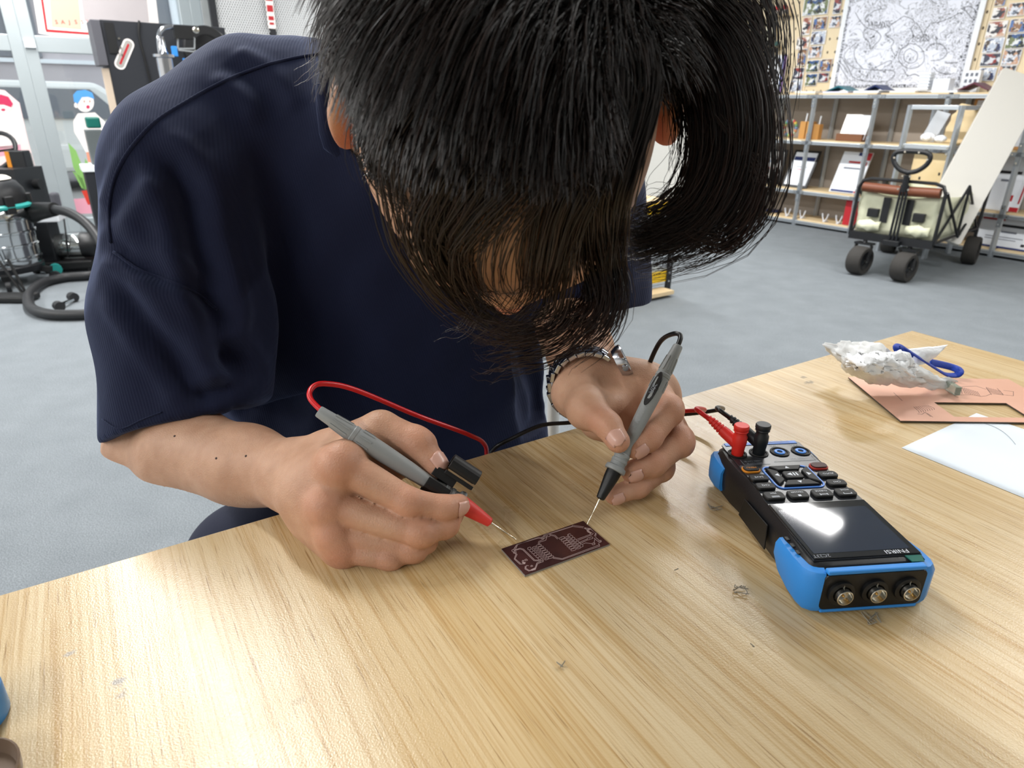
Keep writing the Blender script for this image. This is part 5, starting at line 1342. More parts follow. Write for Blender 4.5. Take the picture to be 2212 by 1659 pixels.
# ------------------------------------------------------------------ right wall: pegboard, photo prints, map
mat('alu', '#c3c9cf', 0.30, metal=0.75, bump=(40, 0.03)); mat('alu_bracket', '#8f959b', 0.4, metal=0.6)
mat('birch', '#d9c39d', 0.6, vary=(6, '#cdb48a', 0.7)); mat('ply', '#d8c298', 0.55, vary=(9, '#c9b083', 0.6))
mat('taupe_panel', '#9a9086', 0.8); mat('white_paint', '#e9edf2', 0.5); mat('white_card', '#e8edf5', 0.6); mat('ink', '#1c1d22', 0.7); mat('ink_grey', '#6f7480', 0.7)
mat('red_print', '#b3202a', 0.55); mat('navy_print', '#1d2f6b', 0.55); mat('black_frame', '#17181a', 0.4); mat('oak_frame', '#c58f4e', 0.5)
def peg_material():
    m = bpy.data.materials.new('pegboard'); m.use_nodes = True; MATS['pegboard'] = m
    nt = m.node_tree; b = nt.nodes['Principled BSDF']; N = nt.nodes.new; Lk = nt.links.new
    tc = N('ShaderNodeTexCoord'); sx = N('ShaderNodeSeparateXYZ'); Lk(tc.outputs['Object'], sx.inputs[0])
    def cell(src, s):
        d = N('ShaderNodeMath'); d.operation = 'DIVIDE'; Lk(src, d.inputs[0]); d.inputs[1].default_value = s
        f = N('ShaderNodeMath'); f.operation = 'FRACT'; Lk(d.outputs[0], f.inputs[0])
        u = N('ShaderNodeMath'); u.operation = 'SUBTRACT'; Lk(f.outputs[0], u.inputs[0]); u.inputs[1].default_value = 0.5
        q = N('ShaderNodeMath'); q.operation = 'MULTIPLY'; Lk(u.outputs[0], q.inputs[0]); Lk(u.outputs[0], q.inputs[1]); return q.outputs[0]
    ad = N('ShaderNodeMath'); ad.operation = 'ADD'; Lk(cell(sx.outputs[0], 0.075), ad.inputs[0]); Lk(cell(sx.outputs[2], 0.11), ad.inputs[1])
    lt = N('ShaderNodeMath'); lt.operation = 'LESS_THAN'; Lk(ad.outputs[0], lt.inputs[0]); lt.inputs[1].default_value = 0.012
    n = N('ShaderNodeTexNoise'); n.inputs['Scale'].default_value = 7; n.inputs['Detail'].default_value = 5; Lk(tc.outputs['Object'], n.inputs['Vector'])
    r = N('ShaderNodeValToRGB'); r.color_ramp.elements[0].color = (*srgb('#dcc9a6'), 1); r.color_ramp.elements[1].color = (*srgb('#e8d9ba'), 1); Lk(n.outputs['Fac'], r.inputs['Fac'])
    mx = N('ShaderNodeMixRGB'); Lk(lt.outputs[0], mx.inputs[0]); Lk(r.outputs['Color'], mx.inputs[1]); mx.inputs[2].default_value = (*srgb('#4a3a26'), 1)
    Lk(mx.outputs[0], b.inputs['Base Color']); b.inputs['Roughness'].default_value = 0.6
peg_material()
WALL_E2 = E2_MAX-0.03
ROT_W = math.atan2(-E1[1], -E1[0])          # local x runs along -E1 (to the right when facing the wall)
def wall_pt(px, py, e2=None):
    q = onplane(px, py, E2*((e2 if e2 else WALL_E2)-0.004), E2); return float(np.dot(q, E1)), float(q[2])
def peg():
    o = MB(); w = 4.4
    for i in range(3):
        o2 = MB().box((w/6*(2*i+1)-w/2, 0.0, 0.925), (w/3-0.004, 0.018, 1.85))
        ob = o2.build('pegboard_panel', MATS['pegboard'], None)
        ob.matrix_basis = Matrix.Translation(Vector(room(3.4, E2_MAX-0.016, 1.02))) @ Matrix.Rotation(ROT_W, 4, 'Z')
        tag(ob, ['pale wooden pegboard panel carrying the small ornament ledges', 'pale wooden pegboard panel behind the black and white world map', 'pale wooden pegboard panel under the photos of wheels and tools'][i], 'pegboard', 'pegboard panels on the wall')
peg()
def photo_mat(i):
    nm = 'photo_%d' % i
    if nm in MATS: return MATS[nm]
    pals = [('#e8e6e4', '#2b2c38', '#9b5a4c', '#c7a48c'), ('#3a3f52', '#cfd3da', '#8a2f2c', '#20242e'), ('#6f7a55', '#dfe3e6', '#2c4f86', '#1c1f22'), ('#d9dde6', '#7d889c', '#30323a', '#c49a7e'), ('#8f6a4e', '#2a2625', '#d8cfc4', '#4c6fa8'), ('#b9c3d4', '#25335e', '#e8eaee', '#55483f')]
    m = bpy.data.materials.new(nm); m.use_nodes = True; MATS[nm] = m; nt = m.node_tree; b = nt.nodes['Principled BSDF']; N = nt.nodes.new; Lk = nt.links.new
    tc = N('ShaderNodeTexCoord'); v = N('ShaderNodeTexVoronoi'); v.inputs['Scale'].default_value = 24+4*i; v.inputs['Randomness'].default_value = 1
    n = N('ShaderNodeTexNoise'); n.inputs['Scale'].default_value = 30; Lk(tc.outputs['Object'], n.inputs['Vector']); mxv = N('ShaderNodeMixRGB'); mxv.inputs[0].default_value = 0.08
    Lk(tc.outputs['Object'], mxv.inputs[1]); Lk(n.outputs['Color'], mxv.inputs[2]); Lk(mxv.outputs[0], v.inputs['Vector'])
    sp = N('ShaderNodeSeparateColor'); Lk(v.outputs['Color'], sp.inputs[0]); r = N('ShaderNodeValToRGB'); r.color_ramp.interpolation = 'CONSTANT'
    p = pals[i % 6]; r.color_ramp.elements[0].color = (*srgb(p[0]), 1); r.color_ramp.elements[0].position = 0; r.color_ramp.elements[1].color = (*srgb(p[1]), 1); r.color_ramp.elements[1].position = 0.42
    for pos, c in ((0.66, p[2]), (0.82, p[3])): e = r.color_ramp.elements.new(pos); e.color = (*srgb(c), 1)
    Lk(sp.outputs[0], r.inputs['Fac']); Lk(r.outputs['Color'], b.inputs['Base Color']); b.inputs['Roughness'].default_value = 0.35
    return m
def wall_card(name, x0, y0, x1, y1, material, label, cat, group=None, th=0.003, tilt=0.0, e2=WALL_E2):
    a = wall_pt(x0, y1, e2); c = wall_pt(x1, y0, e2); e1c = (a[0]+c[0])/2; zc = (a[1]+c[1])/2; w = abs(a[0]-c[0]); h = abs(c[1]-a[1])
    ob = MB().box((0, 0, 0), (w, th, h)).build(name, material, None)
    ob.matrix_basis = Matrix.Translation(Vector(room(e1c, e2-0.0035-th/2, zc))) @ Matrix.Rotation(ROT_W, 4, 'Z') @ Matrix.Rotation(tilt, 4, 'Y')
    if label: tag(ob, label, cat, group)
    return ob
S5 = 592/2212
def c5(x, y): return 1620+x*S5, y*S5
mat('photo_edge', '#e9e9ea', 0.4)
PHOTOS = [(430, -30, 640, 125, 2, 'wide group photo of a crowd in red and blue shirts'), (668, -20, 745, 110, 1, 'narrow dark photo print of a person in a suit'), (640, 128, 735, 222, 3, 'photo print of a figure in dark clothes beside pale wall'), (415, 140, 500, 280, 0, 'photo print of two people close together on white'),
 (508, 135, 625, 240, 4, 'photo print of people at a table with red wall behind'), (490, 250, 615, 358, 5, 'photo print of five people standing in a row'), (375, 300, 480, 395, 0, 'photo print of two dark haired people against white'), (470, 372, 585, 466, 3, 'photo print of a pale crowd in grey'),
 (378, 398, 462, 525, 4, 'photo print of people gathered round a brown table'), (455, 488, 560, 580, 2, 'photo print of a round green and brown plate'), (560, 478, 665, 575, 4, 'photo print of kneeling people near wooden floor'), (345, 548, 438, 640, 1, 'photo print of a single face on dark ground'),
 (320, 648, 425, 735, 5, 'photo print of people in pale blue at the bottom of a column'), (445, 598, 545, 690, 2, 'photo print of person with blue ball on grass'), (548, 590, 638, 662, 1, 'photo print of a red car in twilight'),
 (1975, -30, 2070, 48, 4, 'photo print of a red painted machine on wooden table'), (1950, 60, 2070, 155, 0, 'photo print of people walking away on white ground'), (2078, 20, 2230, 130, 3, 'white photo print with black crossing strokes'), (1905, 170, 2080, 298, 0, 'photo print of person in red beside person in dark shirt'),
 (2088, 150, 2240, 262, 4, 'photo print of child in blue at an orange table'), (1880, 305, 2055, 425, 5, 'photo print of blue puzzle parts on a sandy table'), (2060, 270, 2240, 390, 2, 'photo print of a class with green blankets'), (1860, 432, 2025, 530, 1, 'photo print of black wheels and blue tools'),
 (2030, 400, 2195, 520, 3, 'photo print of person with raised arms in white'), (1835, 548, 1990, 650, 5, 'photo print of several blue crouching figures'), (1995, 530, 2150, 640, 3, 'pale photo print of a bright empty room')]
for (x0, y0, x1, y1, i, lb) in PHOTOS:
    mx_, my_ = (x1-x0)*0.05, (y1-y0)*0.05; x0 -= mx_; x1 += mx_; y0 -= my_; y1 += my_
    ob = wall_card('photo_print', *c5(x0, y0), *c5(x1, y1), MATS['photo_edge'], lb, 'photo', 'photo prints on the pegboard', tilt=rng.uniform(-0.015, 0.015))
    d = ob.dimensions; bb = [v.co for v in ob.data.vertices]; w = max(v.x for v in bb)*2; h = max(v.z for v in bb)*2
    g = MB().box((0, -0.0019, 0), (w*0.94, 0.0008, h*0.92)).build('picture', photo_mat(i), ob, local=True)
# world map on a white board
def map_poster():
    a = wall_pt(1790, 198); c = wall_pt(2138, 0); e1l = 3.862; e1r = 2.700; z0 = 1.175; z1 = 2.03
    ec = (e1l+e1r)/2; w = e1l-e1r; h = z1-z0; o = room(ec, WALL_E2-0.016, (z0+z1)/2)
    t = thing('map_poster', 'large black and white illustrated world map on a white board', 'poster', room(ec, WALL_E2, z0))
    X = -E1; n = -E2
    MB().box(o, (w, 0.016, h), (X, n, UPV)).build('backing_board', MATS['white_paint'], t)
    m = bpy.data.materials.new('map_print'); m.use_nodes = True; MATS['map_print'] = m; nt = m.node_tree; b = nt.nodes['Principled BSDF']; N = nt.nodes.new; Lk = nt.links.new
    tc = N('ShaderNodeTexCoord')
    def lines(scale, width, dist, det):
        n1 = N('ShaderNodeTexNoise'); n1.inputs['Scale'].default_value = scale; n1.inputs['Detail'].default_value = det; n1.inputs['Distortion'].default_value = dist; Lk(tc.outputs['Object'], n1.inputs['Vector'])
        s = N('ShaderNodeMath'); s.operation = 'MULTIPLY'; s.inputs[1].default_value = 9; Lk(n1.outputs['Fac'], s.inputs[0])
        f = N('ShaderNodeMath'); f.operation = 'FRACT'; Lk(s.outputs[0], f.inputs[0]); l = N('ShaderNodeMath'); l.operation = 'LESS_THAN'; l.inputs[1].default_value = width; Lk(f.outputs[0], l.inputs[0]); return l.outputs[0]
    l1 = lines(6, 0.10, 0.6, 3); l2 = lines(20, 0.20, 1.2, 3)
    msk = N('ShaderNodeTexNoise'); msk.inputs['Scale'].default_value = 4.5; msk.inputs['Detail'].default_value = 2; Lk(tc.outputs['Object'], msk.inputs['Vector'])
    gt = N('ShaderNodeMath'); gt.operation = 'GREATER_THAN'; gt.inputs[1].default_value = 0.50; Lk(msk.outputs['Fac'], gt.inputs[0])
    mu = N('ShaderNodeMath'); mu.operation = 'MULTIPLY'; Lk(l2, mu.inputs[0]); Lk(gt.outputs[0], mu.inputs[1])
    mu3 = N('ShaderNodeMath'); mu3.operation = 'MULTIPLY'; Lk(l1, mu3.inputs[0]); mu3.inputs[1].default_value = 0.55
    mx = N('ShaderNodeMath'); mx.operation = 'MAXIMUM'; Lk(mu3.outputs[0], mx.inputs[0]); Lk(mu.outputs[0], mx.inputs[1])
    mc = N('ShaderNodeMixRGB'); Lk(mx.outputs[0], mc.inputs[0]); mc.inputs[1].default_value = (*srgb('#e3e6f2'), 1); mc.inputs[2].default_value = (*srgb('#35383f'), 1); Lk(mc.outputs[0], b.inputs['Base Color']); b.inputs['Roughness'].default_value = 0.5
    w2, h2 = w-0.085, h-0.06
    sheet = MB().box(o+n*0.009+UPV*0.004, (w2, 0.002, h2), (X, n, UPV)).build('map_sheet', m, t)
    bd = MB()
    for s in (-1, 1):
        bd.box(o+n*0.0105+X*s*(w2/2-0.012), (0.024, 0.002, h2), (X, n, UPV)); bd.box(o+n*0.0105+UPV*(s*(h2/2-0.012)+0.004), (w2-0.05, 0.002, 0.024), (X, n, UPV))
    mb_ = bpy.data.materials.new('map_border'); mb_.use_nodes = True; MATS['map_border'] = mb_; q = mb_.node_tree; v = q.nodes.new('ShaderNodeTexVoronoi'); v.inputs['Scale'].default_value = 70; tcc = q.nodes.new('ShaderNodeTexCoord'); q.links.new(tcc.outputs['Object'], v.inputs['Vector'])
    rr = q.nodes.new('ShaderNodeValToRGB'); rr.color_ramp.elements[0].position = 0.35; rr.color_ramp.elements[1].position = 0.55; rr.color_ramp.elements[0].color = (*srgb('#23262d'), 1); rr.color_ramp.elements[1].color = (*srgb('#c9ccd8'), 1); q.links.new(v.outputs['Distance'], rr.inputs['Fac']); q.links.new(rr.outputs['Color'], q.nodes['Principled BSDF'].inputs['Base Color'])
    bd.build('map_border', mb_, sheet)
    def mp(x, y):
        e, z = wall_pt(*c5(x, y), WALL_E2-0.024); return room(e, WALL_E2-0.0275, z)
    def word(s, x, y, size): text_mesh(s, size, mp(x, y), X, UPV, lift=0.0).build('map_letters', MATS['ink'], sheet)
    word('ATLANTIC', 1062, 188, 0.040); word('OCEAN', 1062, 215, 0.040); word('INDIAN', 1375, 295, 0.040); word('OCEAN', 1375, 325, 0.040)
    word('Madagascar', 1625, 505, 0.022)
    def ink(pts, r=0.004, close=False):
        p = [mp(*q) for q in pts]; p = spline(p, 5); return p
    art = [[(850, 100), (890, 170), (945, 225), (960, 180), (930, 165), (950, 130), (1000, 90), (1060, 70), (1030, 40)], [(945, 230), (915, 260), (925, 310), (960, 340), (975, 400), (1000, 370), (1040, 330), (1055, 290), (1020, 250), (970, 232), (945, 230)],
           [(1240, 130), (1170, 180), (1130, 210), (1130, 250), (1095, 275), (1120, 300), (1160, 330), (1140, 380), (1160, 430), (1180, 450), (1200, 400), (1260, 380), (1290, 320), (1320, 290), (1300, 230), (1330, 190), (1300, 150), (1240, 130)],
           [(1340, 180), (1380, 240), (1400, 285), (1420, 240), (1460, 190), (1520, 180), (1600, 150), (1700, 100)], [(1290, 350), (1220, 400), (1200, 480), (1250, 540), (1330, 550), (1400, 500), (1400, 420), (1350, 365), (1290, 350)], [(1290, 390), (1250, 420), (1245, 480), (1290, 510), (1340, 490), (1350, 430), (1290, 390)],
           [(1420, 400), (1480, 350), (1560, 370), (1590, 430), (1540, 480), (1460, 490)], [(860, 345), (790, 400), (760, 460), (800, 520), (860, 555), (900, 550)], [(880, 350), (840, 420), (860, 500), (910, 550)], [(740, 460), (800, 560), (830, 620), (900, 650), (1000, 660), (1120, 650), (1165, 575), (1000, 565), (900, 555)], [(990, 560), (1060, 520), (1130, 490), (1140, 510), (1080, 545)],
           [(700, 500), (730, 540), (760, 590), (790, 640)], [(720, 490), (760, 540), (790, 590)], [(1720, 60), (1760, 110), (1800, 150), (1820, 90), (1770, 50), (1720, 60)], [(1480, 540), (1520, 580), (1600, 600), (1650, 590)], [(1240, 560), (1270, 610), (1330, 600), (1380, 620), (1450, 600)]]
    for a_ in art: MB().tube(ink(a_), 0.0017, 5).build('map_drawing', MATS['ink'], sheet)
map_poster()
# two little ledges with ornaments, whiteboard
def ledge(px, py, w, label, e2d=0.09):
    e, z = wall_pt(px, py); c = room(e, WALL_E2-0.004-e2d/2, z)
    tag(MB().box(c, (w, e2d, 0.018), (-E1, -E2, UPV)).build('wooden_ledge', MATS['birch'], None, bevel=0.002), label, 'ledge', 'small ledges on the pegboard'); return c
L1 = ledge(*c5(262, 128), 0.24, 'small wooden ledge under two red berry ornaments'); L2 = ledge(*c5(160, 392), 0.28, 'small wooden ledge under the framed drawing')
mat('berry', '#c52f35', 0.4); mat('white_pot', '#ded6d0', 0.5); mat('leaf_green', '#4c7f3a', 0.6); mat('blue_ball', '#3a7bb5', 0.4); mat('teal_ball', '#4a8f8c', 0.4)
for k, (dx, lb) in enumerate(((-0.045, 'white cup with round red berry beside the ledge end'), (0.045, 'white cup with red berry and green stalk on ledge'))):
    b_ = L1-E1*dx+UPV*0.009
    t = thing('berry_ornament', lb, 'ornament', b_, 0, 'berry ornaments')
    MB().lathe(b_, UPV, [(0, 0.022), (0.035, 0.030), (0.036, 0.027), (0.03, 0.02)], 16).build('cup', MATS['white_pot'], t, smooth=SM)
    MB().ell(b_+UPV*0.052, (0.026, 0.026, 0.026)).build('berry', MATS['berry'], t, smooth=3.2)
    MB().cyl(b_+UPV*0.074, b_+UPV*0.098+E1*0.006, 0.003, 6).build('stalk', MATS['leaf_green'], t)
def framed(c, w, h, lean, fm, label, cat='picture', fw=0.02, inner=None, group=None, back=False):
    """upright framed sheet leaning backwards; c is the middle of its lower edge; returns thing and a drawing function"""
    up = nrm(UPV*math.cos(lean)+E2*math.sin(lean)); X = -E1; n = np.cross(X, up); n = n if np.dot(n, -E2) > 0 else -n
    t = thing('framed_certificate' if cat == 'certificate' else 'framed_picture', label, cat, c, 0, group); o = c+up*h/2+E2*0.0
    MB().box(o, (w, 0.012, h), (X, n, up)).build('frame', MATS[fm], t, bevel=0.001)
    sh = MB().box(o+n*0.0065, (w-2*fw, 0.002, h-2*fw), (X, n, up)).build('sheet', inner or MATS['white_card'], t)
    def draw(u, v, du, dv, m, nm='print'): return MB().box(o+n*0.0081+X*u*w+up*v*h, (du*w, 0.0008, dv*h), (X, n, up)).build(nm, MATS[m], sh)
    return t, draw, o, X, up, n
t, dr, *_ = framed(L2+UPV*0.009+E1*0.02-E2*0.02, 0.155, 0.20, 0.25, 'birch', 'small framed plant drawing leaning on the wooden ledge', fw=0.012, inner=mat('cream_sheet', '#e3dfcb', 0.6))
for k in range(10): dr(rng.uniform(-0.3, 0.3), rng.uniform(-0.35, 0.35), 0.10, 0.08, 'leaf_green' if k % 2 else 'ink_grey')
for dx, m, lb in ((0.12, 'blue_ball', 'small blue ball on the ledge beside the framed drawing'), (-0.105, 'teal_ball', 'small teal ball on the ledge end by framed drawing')):
    tag(MB().ell(L2+UPV*0.033+E1*dx, 0.024).build('little_ball', MATS[m], None, smooth=3.2), lb, 'ball', 'little balls on the ledge')

# ------------------------------------------------------------------ aluminium shelf along the right wall
SE2 = 5.913; SB2 = 6.27
POSTS = [4.887, 4.326, 3.765, 3.203, 2.641, 2.066, 1.505, 0.94]
RAILS = [0.035, 0.306, 0.745, 1.135]
def shelf():
    t = thing('aluminium_shelf', 'long low shelf of aluminium profile and pale wooden boards', 'shelf', room(3.0, (SE2+SB2)/2, 0))
    pr = 0.030
    def prof(a, b, nm):
        m = MB().bar(a, b, pr, pr); d = nrm(np.asarray(b)-a)
        side = -E2 if abs(np.dot(d, E2)) < 0.5 else -E1
        o = m.build(nm, MATS['alu'], t, bevel=0.002)
        MB().bar(a+side*(pr/2), b+side*(pr/2), 0.008, 0.002, side).build('slot', MATS['alu_bracket'], o)
        return o
    for e in POSTS:
        for e2 in (SE2+pr/2, SB2): prof(room(e, e2, 0), room(e, e2, 1.15), 'post')
        for z in RAILS: prof(room(e, SE2+pr, z), room(e, SB2-pr/2, z), 'cross_rail')
    for i in range(len(POSTS)-1):
        for z in RAILS:
            prof(room(POSTS[i]-pr/2, SE2+pr/2, z), room(POSTS[i+1]+pr/2, SE2+pr/2, z), 'front_rail')
            MB().box(room((POSTS[i]+POSTS[i+1])/2, (SE2+SB2)/2+0.012, z+0.021), (POSTS[i]-POSTS[i+1]-0.034, SB2-SE2-0.035, 0.012), (E1, E2, UPV)).build('board', MATS['birch'], t)
    for e in POSTS[1:-1]:
        for z in RAILS[1:]:
            br = MB().box(room(e, SE2-0.003, z), (0.105 if z < 1.1 else 0.15, 0.004, 0.030), (E1, E2, UPV)); br.box(room(e, SE2-0.003, z-0.045 if z > 1.1 else z), (0.030, 0.004, 0.09 if z > 1.1 else 0.16), (E1, E2, UPV))
            o = br.build('joint_plate', MATS['alu_bracket'], t)
            for (du, dz) in ((-0.04, 0), (0.04, 0), (0, -0.06), (0, 0.06 if z < 1.1 else -0.03)):
                MB().cyl(room(e+du, SE2-0.004, z+dz), room(e+du, SE2-0.010, z+dz), 0.006, 8).build('bolt', MATS['nickel'], o)
    MB().box(room((POSTS[0]+POSTS[-1])/2, SB2+0.024, 0.57), (POSTS[0]-POSTS[-1], 0.006, 1.14), (E1, E2, UPV)).build('back_panel', MATS['taupe_panel'], t)
    return t
shelf()
def sp(px, py, e2, zoff=0.0):
    """point on the plane e2 of the shelf seen at a pixel"""
    q = onplane(px, py, E2*e2, E2); return float(np.dot(q, E1)), float(q[2])
ZB = [0.062, 0.333, 0.772, 1.162]
# things on top of the shelf
def flat_book(px0, px1, e2, z, th, dep, m, label, cat='booklet', group='booklets on the shelf top'):
    a = sp(px0, 205, e2)[0]; b = sp(px1, 205, e2)[0]; c = room((a+b)/2, e2+dep/2, z+th/2)
    o = MB().box(c, (abs(a-b), dep, th), (E1, E2, UPV)).build('booklet', MATS[m], None, bevel=0.001); tag(o, label, cat, group)
mat('lilac_paper', '#d7d8ee', 0.6); mat('cream_paper', '#efe9dd', 0.6); mat('teal_cover', '#1d6b78', 0.4); mat('navy_cover', '#16295c', 0.4); mat('maroon_cover', '#5c2438', 0.4)
flat_book(1716, 1760, 5.95, ZB[3], 0.018, 0.21, 'cream_paper', 'cream paper booklet lying on shelf top below the photo column')
flat_book(1776, 1830, 5.95, ZB[3], 0.014, 0.21, 'lilac_paper', 'lilac paper booklet lying under the teal open book')
flat_book(1842, 1896, 5.95, ZB[3], 0.018, 0.21, 'white_card', 'white booklet lying under the navy open book')
flat_book(1920, 1975, 5.95, ZB[3], 0.014, 0.21, 'cream_paper', 'cream booklet lying behind the white tower model')
flat_book(2010, 2066, 5.95, ZB[3], 0.014, 0.21, 'white_card', 'white booklet lying beside the small white box')
def tent(px0, px1, m, z, hgt, label):
    a = sp(px0, 200, 6.05)[0]; b = sp(px1, 200, 6.05)[0]; w = abs(a-b); c = room((a+b)/2, 6.05, z)
    o = MB().prism([(-w/2, 0), (0, hgt), (w/2, 0), (w/2-0.02, -0.0), (0, hgt-0.012), (-w/2+0.02, 0)], c-E2*0.09, (-E1, UPV, E2), 0.18).build('open_book', MATS[m], None); tag(o, label, 'book', 'books standing open on the shelf')
tent(1793, 1848, 'teal_cover', ZB[3]+0.016, 0.045, 'teal book standing open like a tent on shelf top'); tent(1876, 1922, 'navy_cover', ZB[3]+0.020, 0.045, 'navy blue book standing open like a tent on shelf top')
tent(2076, 2146, 'maroon_cover', ZB[3]+0.016, 0.055, 'maroon and navy booklet standing open beside white models')
def tower_model():
    e = sp(1996, 195, 6.02)[0]; b = room(e, 6.02, ZB[3]+0.016); t = thing('tower_model', 'white stepped tower model standing on the shelf top', 'model', b)
    MB().box(b+UPV*0.066, (0.075, 0.07, 0.130), (E1, E2, UPV)).build('core', MATS['white_paint'], t)
    for k in range(6): MB().box(b+UPV*(0.012+k*0.0215), (0.092, 0.085, 0.009), (E1, E2, UPV)).build('storey', MATS['white_card'], t)
    e = sp(2035, 195, 6.02)[0]; b = room(e, 6.02, ZB[3]+0.015)
    t = thing('paper_box', 'small white folded paper box next to the tower model', 'box', b); MB().box(b+UPV*0.040, (0.12, 0.09, 0.078), (E1, E2, UPV)).build('sides', MATS['white_card'], t, bevel=0.002); MB().box(b+UPV*0.082, (0.125, 0.095, 0.006), (E1, E2, UPV)).build('lid', MATS['white_paint'], t)
    e = sp(2098, 180, 6.21)[0]; b = room(e, 6.21, ZB[3]+0.001)
    t = thing('block_model', 'white building model with rows of square windows behind booklet', 'model', b); MB().box(b+UPV*0.08, (0.12, 0.05, 0.16), (E1, E2, UPV)).build('block', MATS['white_paint'], t)
    for i in range(3):
        for j in range(3): MB().box(b+UPV*(0.04+j*0.045)+E1*(i-1)*0.034-E2*0.026, (0.018, 0.003, 0.024), (E1, E2, UPV)).build('window', MATS['ink_grey'], t)
tower_model()
wb = wall_card('whiteboard_sheet', 1622, 118, 1702, 200, MATS['white_card'], None, None, e2=WALL_E2-0.02, th=0.012); tag(wb, 'white board with purple and blue edge standing behind the shelf top', 'board')
bb = [v.co for v in wb.data.vertices]; w_ = max(v.x for v in bb); h_ = max(v.z for v in bb)
mat('purple_print', '#7a3f9e', 0.5)
MB().box((w_-0.012, -0.0065, 0), (0.022, 0.002, h_*2), ).build('edge_stripe', MATS['purple_print'], wb, local=True); MB().box((w_-0.034, -0.0065, 0), (0.012, 0.002, h_*2)).build('edge_stripe', mat('azure_print', '#3f6fd0', 0.5), wb, local=True)
MB().lathe((w_-0.075, -0.007, h_-0.05), (0, -1, 0), [(0, 0.018), (0.002, 0.018)], 20).build('round_logo', MATS['navy_print'], wb, local=True)
# things inside the shelf
def on_shelf(px, row, e2): e = sp(px, 300, e2)[0]; return e
def at_row(px, py, row, e2=6.06):
    e = sp(px, py, e2)[0]; return room(e, e2, ZB[row]+0.001)
mat('green_glow', '#4fae6a', 0.4)
b = at_row(1632, 300, 2); t = thing('green_lattice_ball', 'green openwork plastic ball at the end of the shelf', 'ornament', b)
for k in range(7):
    a = math.pi*k/7; pts = [b+UPV*0.085+0.080*(math.cos(q)*(E1*math.cos(a)+E2*math.sin(a))+math.sin(q)*UPV) for q in [2*math.pi*j/20 for j in range(20)]]
    MB().tube(pts, 0.006, 6, closed=True).build('hoop', MATS['green_glow'], t, smooth=SM)
b = at_row(1703, 300, 2); t = thing('bead_wreath', 'round wreath of colourful beads standing on the middle shelf', 'ornament', b)
for k in range(18):
    a = 2*math.pi*k/18; c = ['#b8474a', '#c9b04e', '#5c8f6b', '#6d82a8', '#c8875a', '#a9b8a0'][k % 6]
    MB().ell(b+UPV*(0.088+0.066*math.sin(a))+E1*0.066*math.cos(a), (0.016, 0.016, 0.016), None, 8, 6).build('bead', mat('bead%d' % (k % 6), c, 0.4), t, smooth=3.2)
b = at_row(1745, 300, 2, 6.02); t = thing('pencil_holder', 'wooden pencil holder with three pens behind the shelf post', 'pencil holder', b)
for dx, hh in ((0.055, 0.15), (-0.015, 0.15), (-0.085, 0.13)):
    MB().box(b+E1*dx+UPV*hh/2, (0.058, 0.06, hh), (E1, E2, UPV)).build('compartment', MATS['oak_frame'], t, bevel=0.002)
    MB().cyl(b+E1*dx+UPV*hh*0.6, b+E1*dx+UPV*(hh+0.07)-E1*0.01, 0.006, 8).build('pen', MATS['white_paint'], t)
def placard(px, py, row, w, h, lean, label, style, e2=6.06):
    b = at_row(px, py, row, e2); t, dr, o, X, up, n = framed(b, w, h, lean, {'black': 'black_frame', 'white': 'white_paint', 'wood': 'oak_frame', 'steel': 'black_frame'}[style], label, 'certificate', 0.022 if style in ('black', 'wood') else 0.006, group='framed certificates on the shelf')
    return dr, t
mat('silver_sheet', '#b9b6b2', 0.25, metal=0.3)
dr, t = placard(1660, 380, 1, 0.27, 0.33, 0.18, 'silver plaque in black frame leaning at the shelf end', 'black'); [c.data.materials.__setitem__(0, MATS['silver_sheet']) for c in t.children if c.name.startswith('sheet')]
dr(0, 0.28, 0.4, 0.03, 'ink_grey'); dr(0, 0.15, 0.6, 0.08, 'ink_grey'); dr(0, -0.05, 0.3, 0.02, 'red_print')
dr, t = placard(1716, 395, 1, 0.27, 0.36, 0.42, 'white certificate with broad blue band in a black frame', 'black', 6.0); dr(0, 0.27, 0.80, 0.10, 'navy_print'); dr(0, 0.05, 0.4, 0.015, 'ink_grey'); dr(0.0, -0.02, 0.3, 0.015, 'red_print')
dr, t = placard(1822, 410, 1, 0.27, 0.37, 0.38, 'white certificate with red seal and blue foot on clear stand', 'white', 6.0)
dr(0.0, 0.25, 0.40, 0.05, 'red_print'); dr(0, 0.10, 0.6, 0.04, 'ink_grey'); dr(0.42, 0.40, 0.14, 0.18, 'red_print'); dr(0.20, 0.45, 0.3, 0.08, 'navy_print'); dr(-0.05, -0.46, 0.8, 0.05, 'navy_print'); dr(0.42, -0.46, 0.12, 0.05, 'red_print'); dr(0.36, 0.22, 0.14, 0.10, 'red_print')
b = at_row(1838, 305, 2, 6.02); t = thing('card_stand', 'brown wooden stand holding white and silver cards', 'card stand', b)
MB().box(b+UPV*0.03, (0.24, 0.10, 0.06), (E1, E2, UPV)).build('base', mat('brown_wood', '#7a4f33', 0.55), t, bevel=0.003)
upc = nrm(UPV+E2*0.35)
MB().box(b+upc*0.13+E1*0.05, (0.15, 0.004, 0.20), (E1, nrm(np.cross(upc, E1)), upc)).build('card', MATS['silver_sheet'], t); MB().box(b+upc*0.12-E1*0.05-E2*0.03, (0.15, 0.004, 0.21), (E1, nrm(np.cross(upc, E1)), upc)).build('card', MATS['white_card'], t)
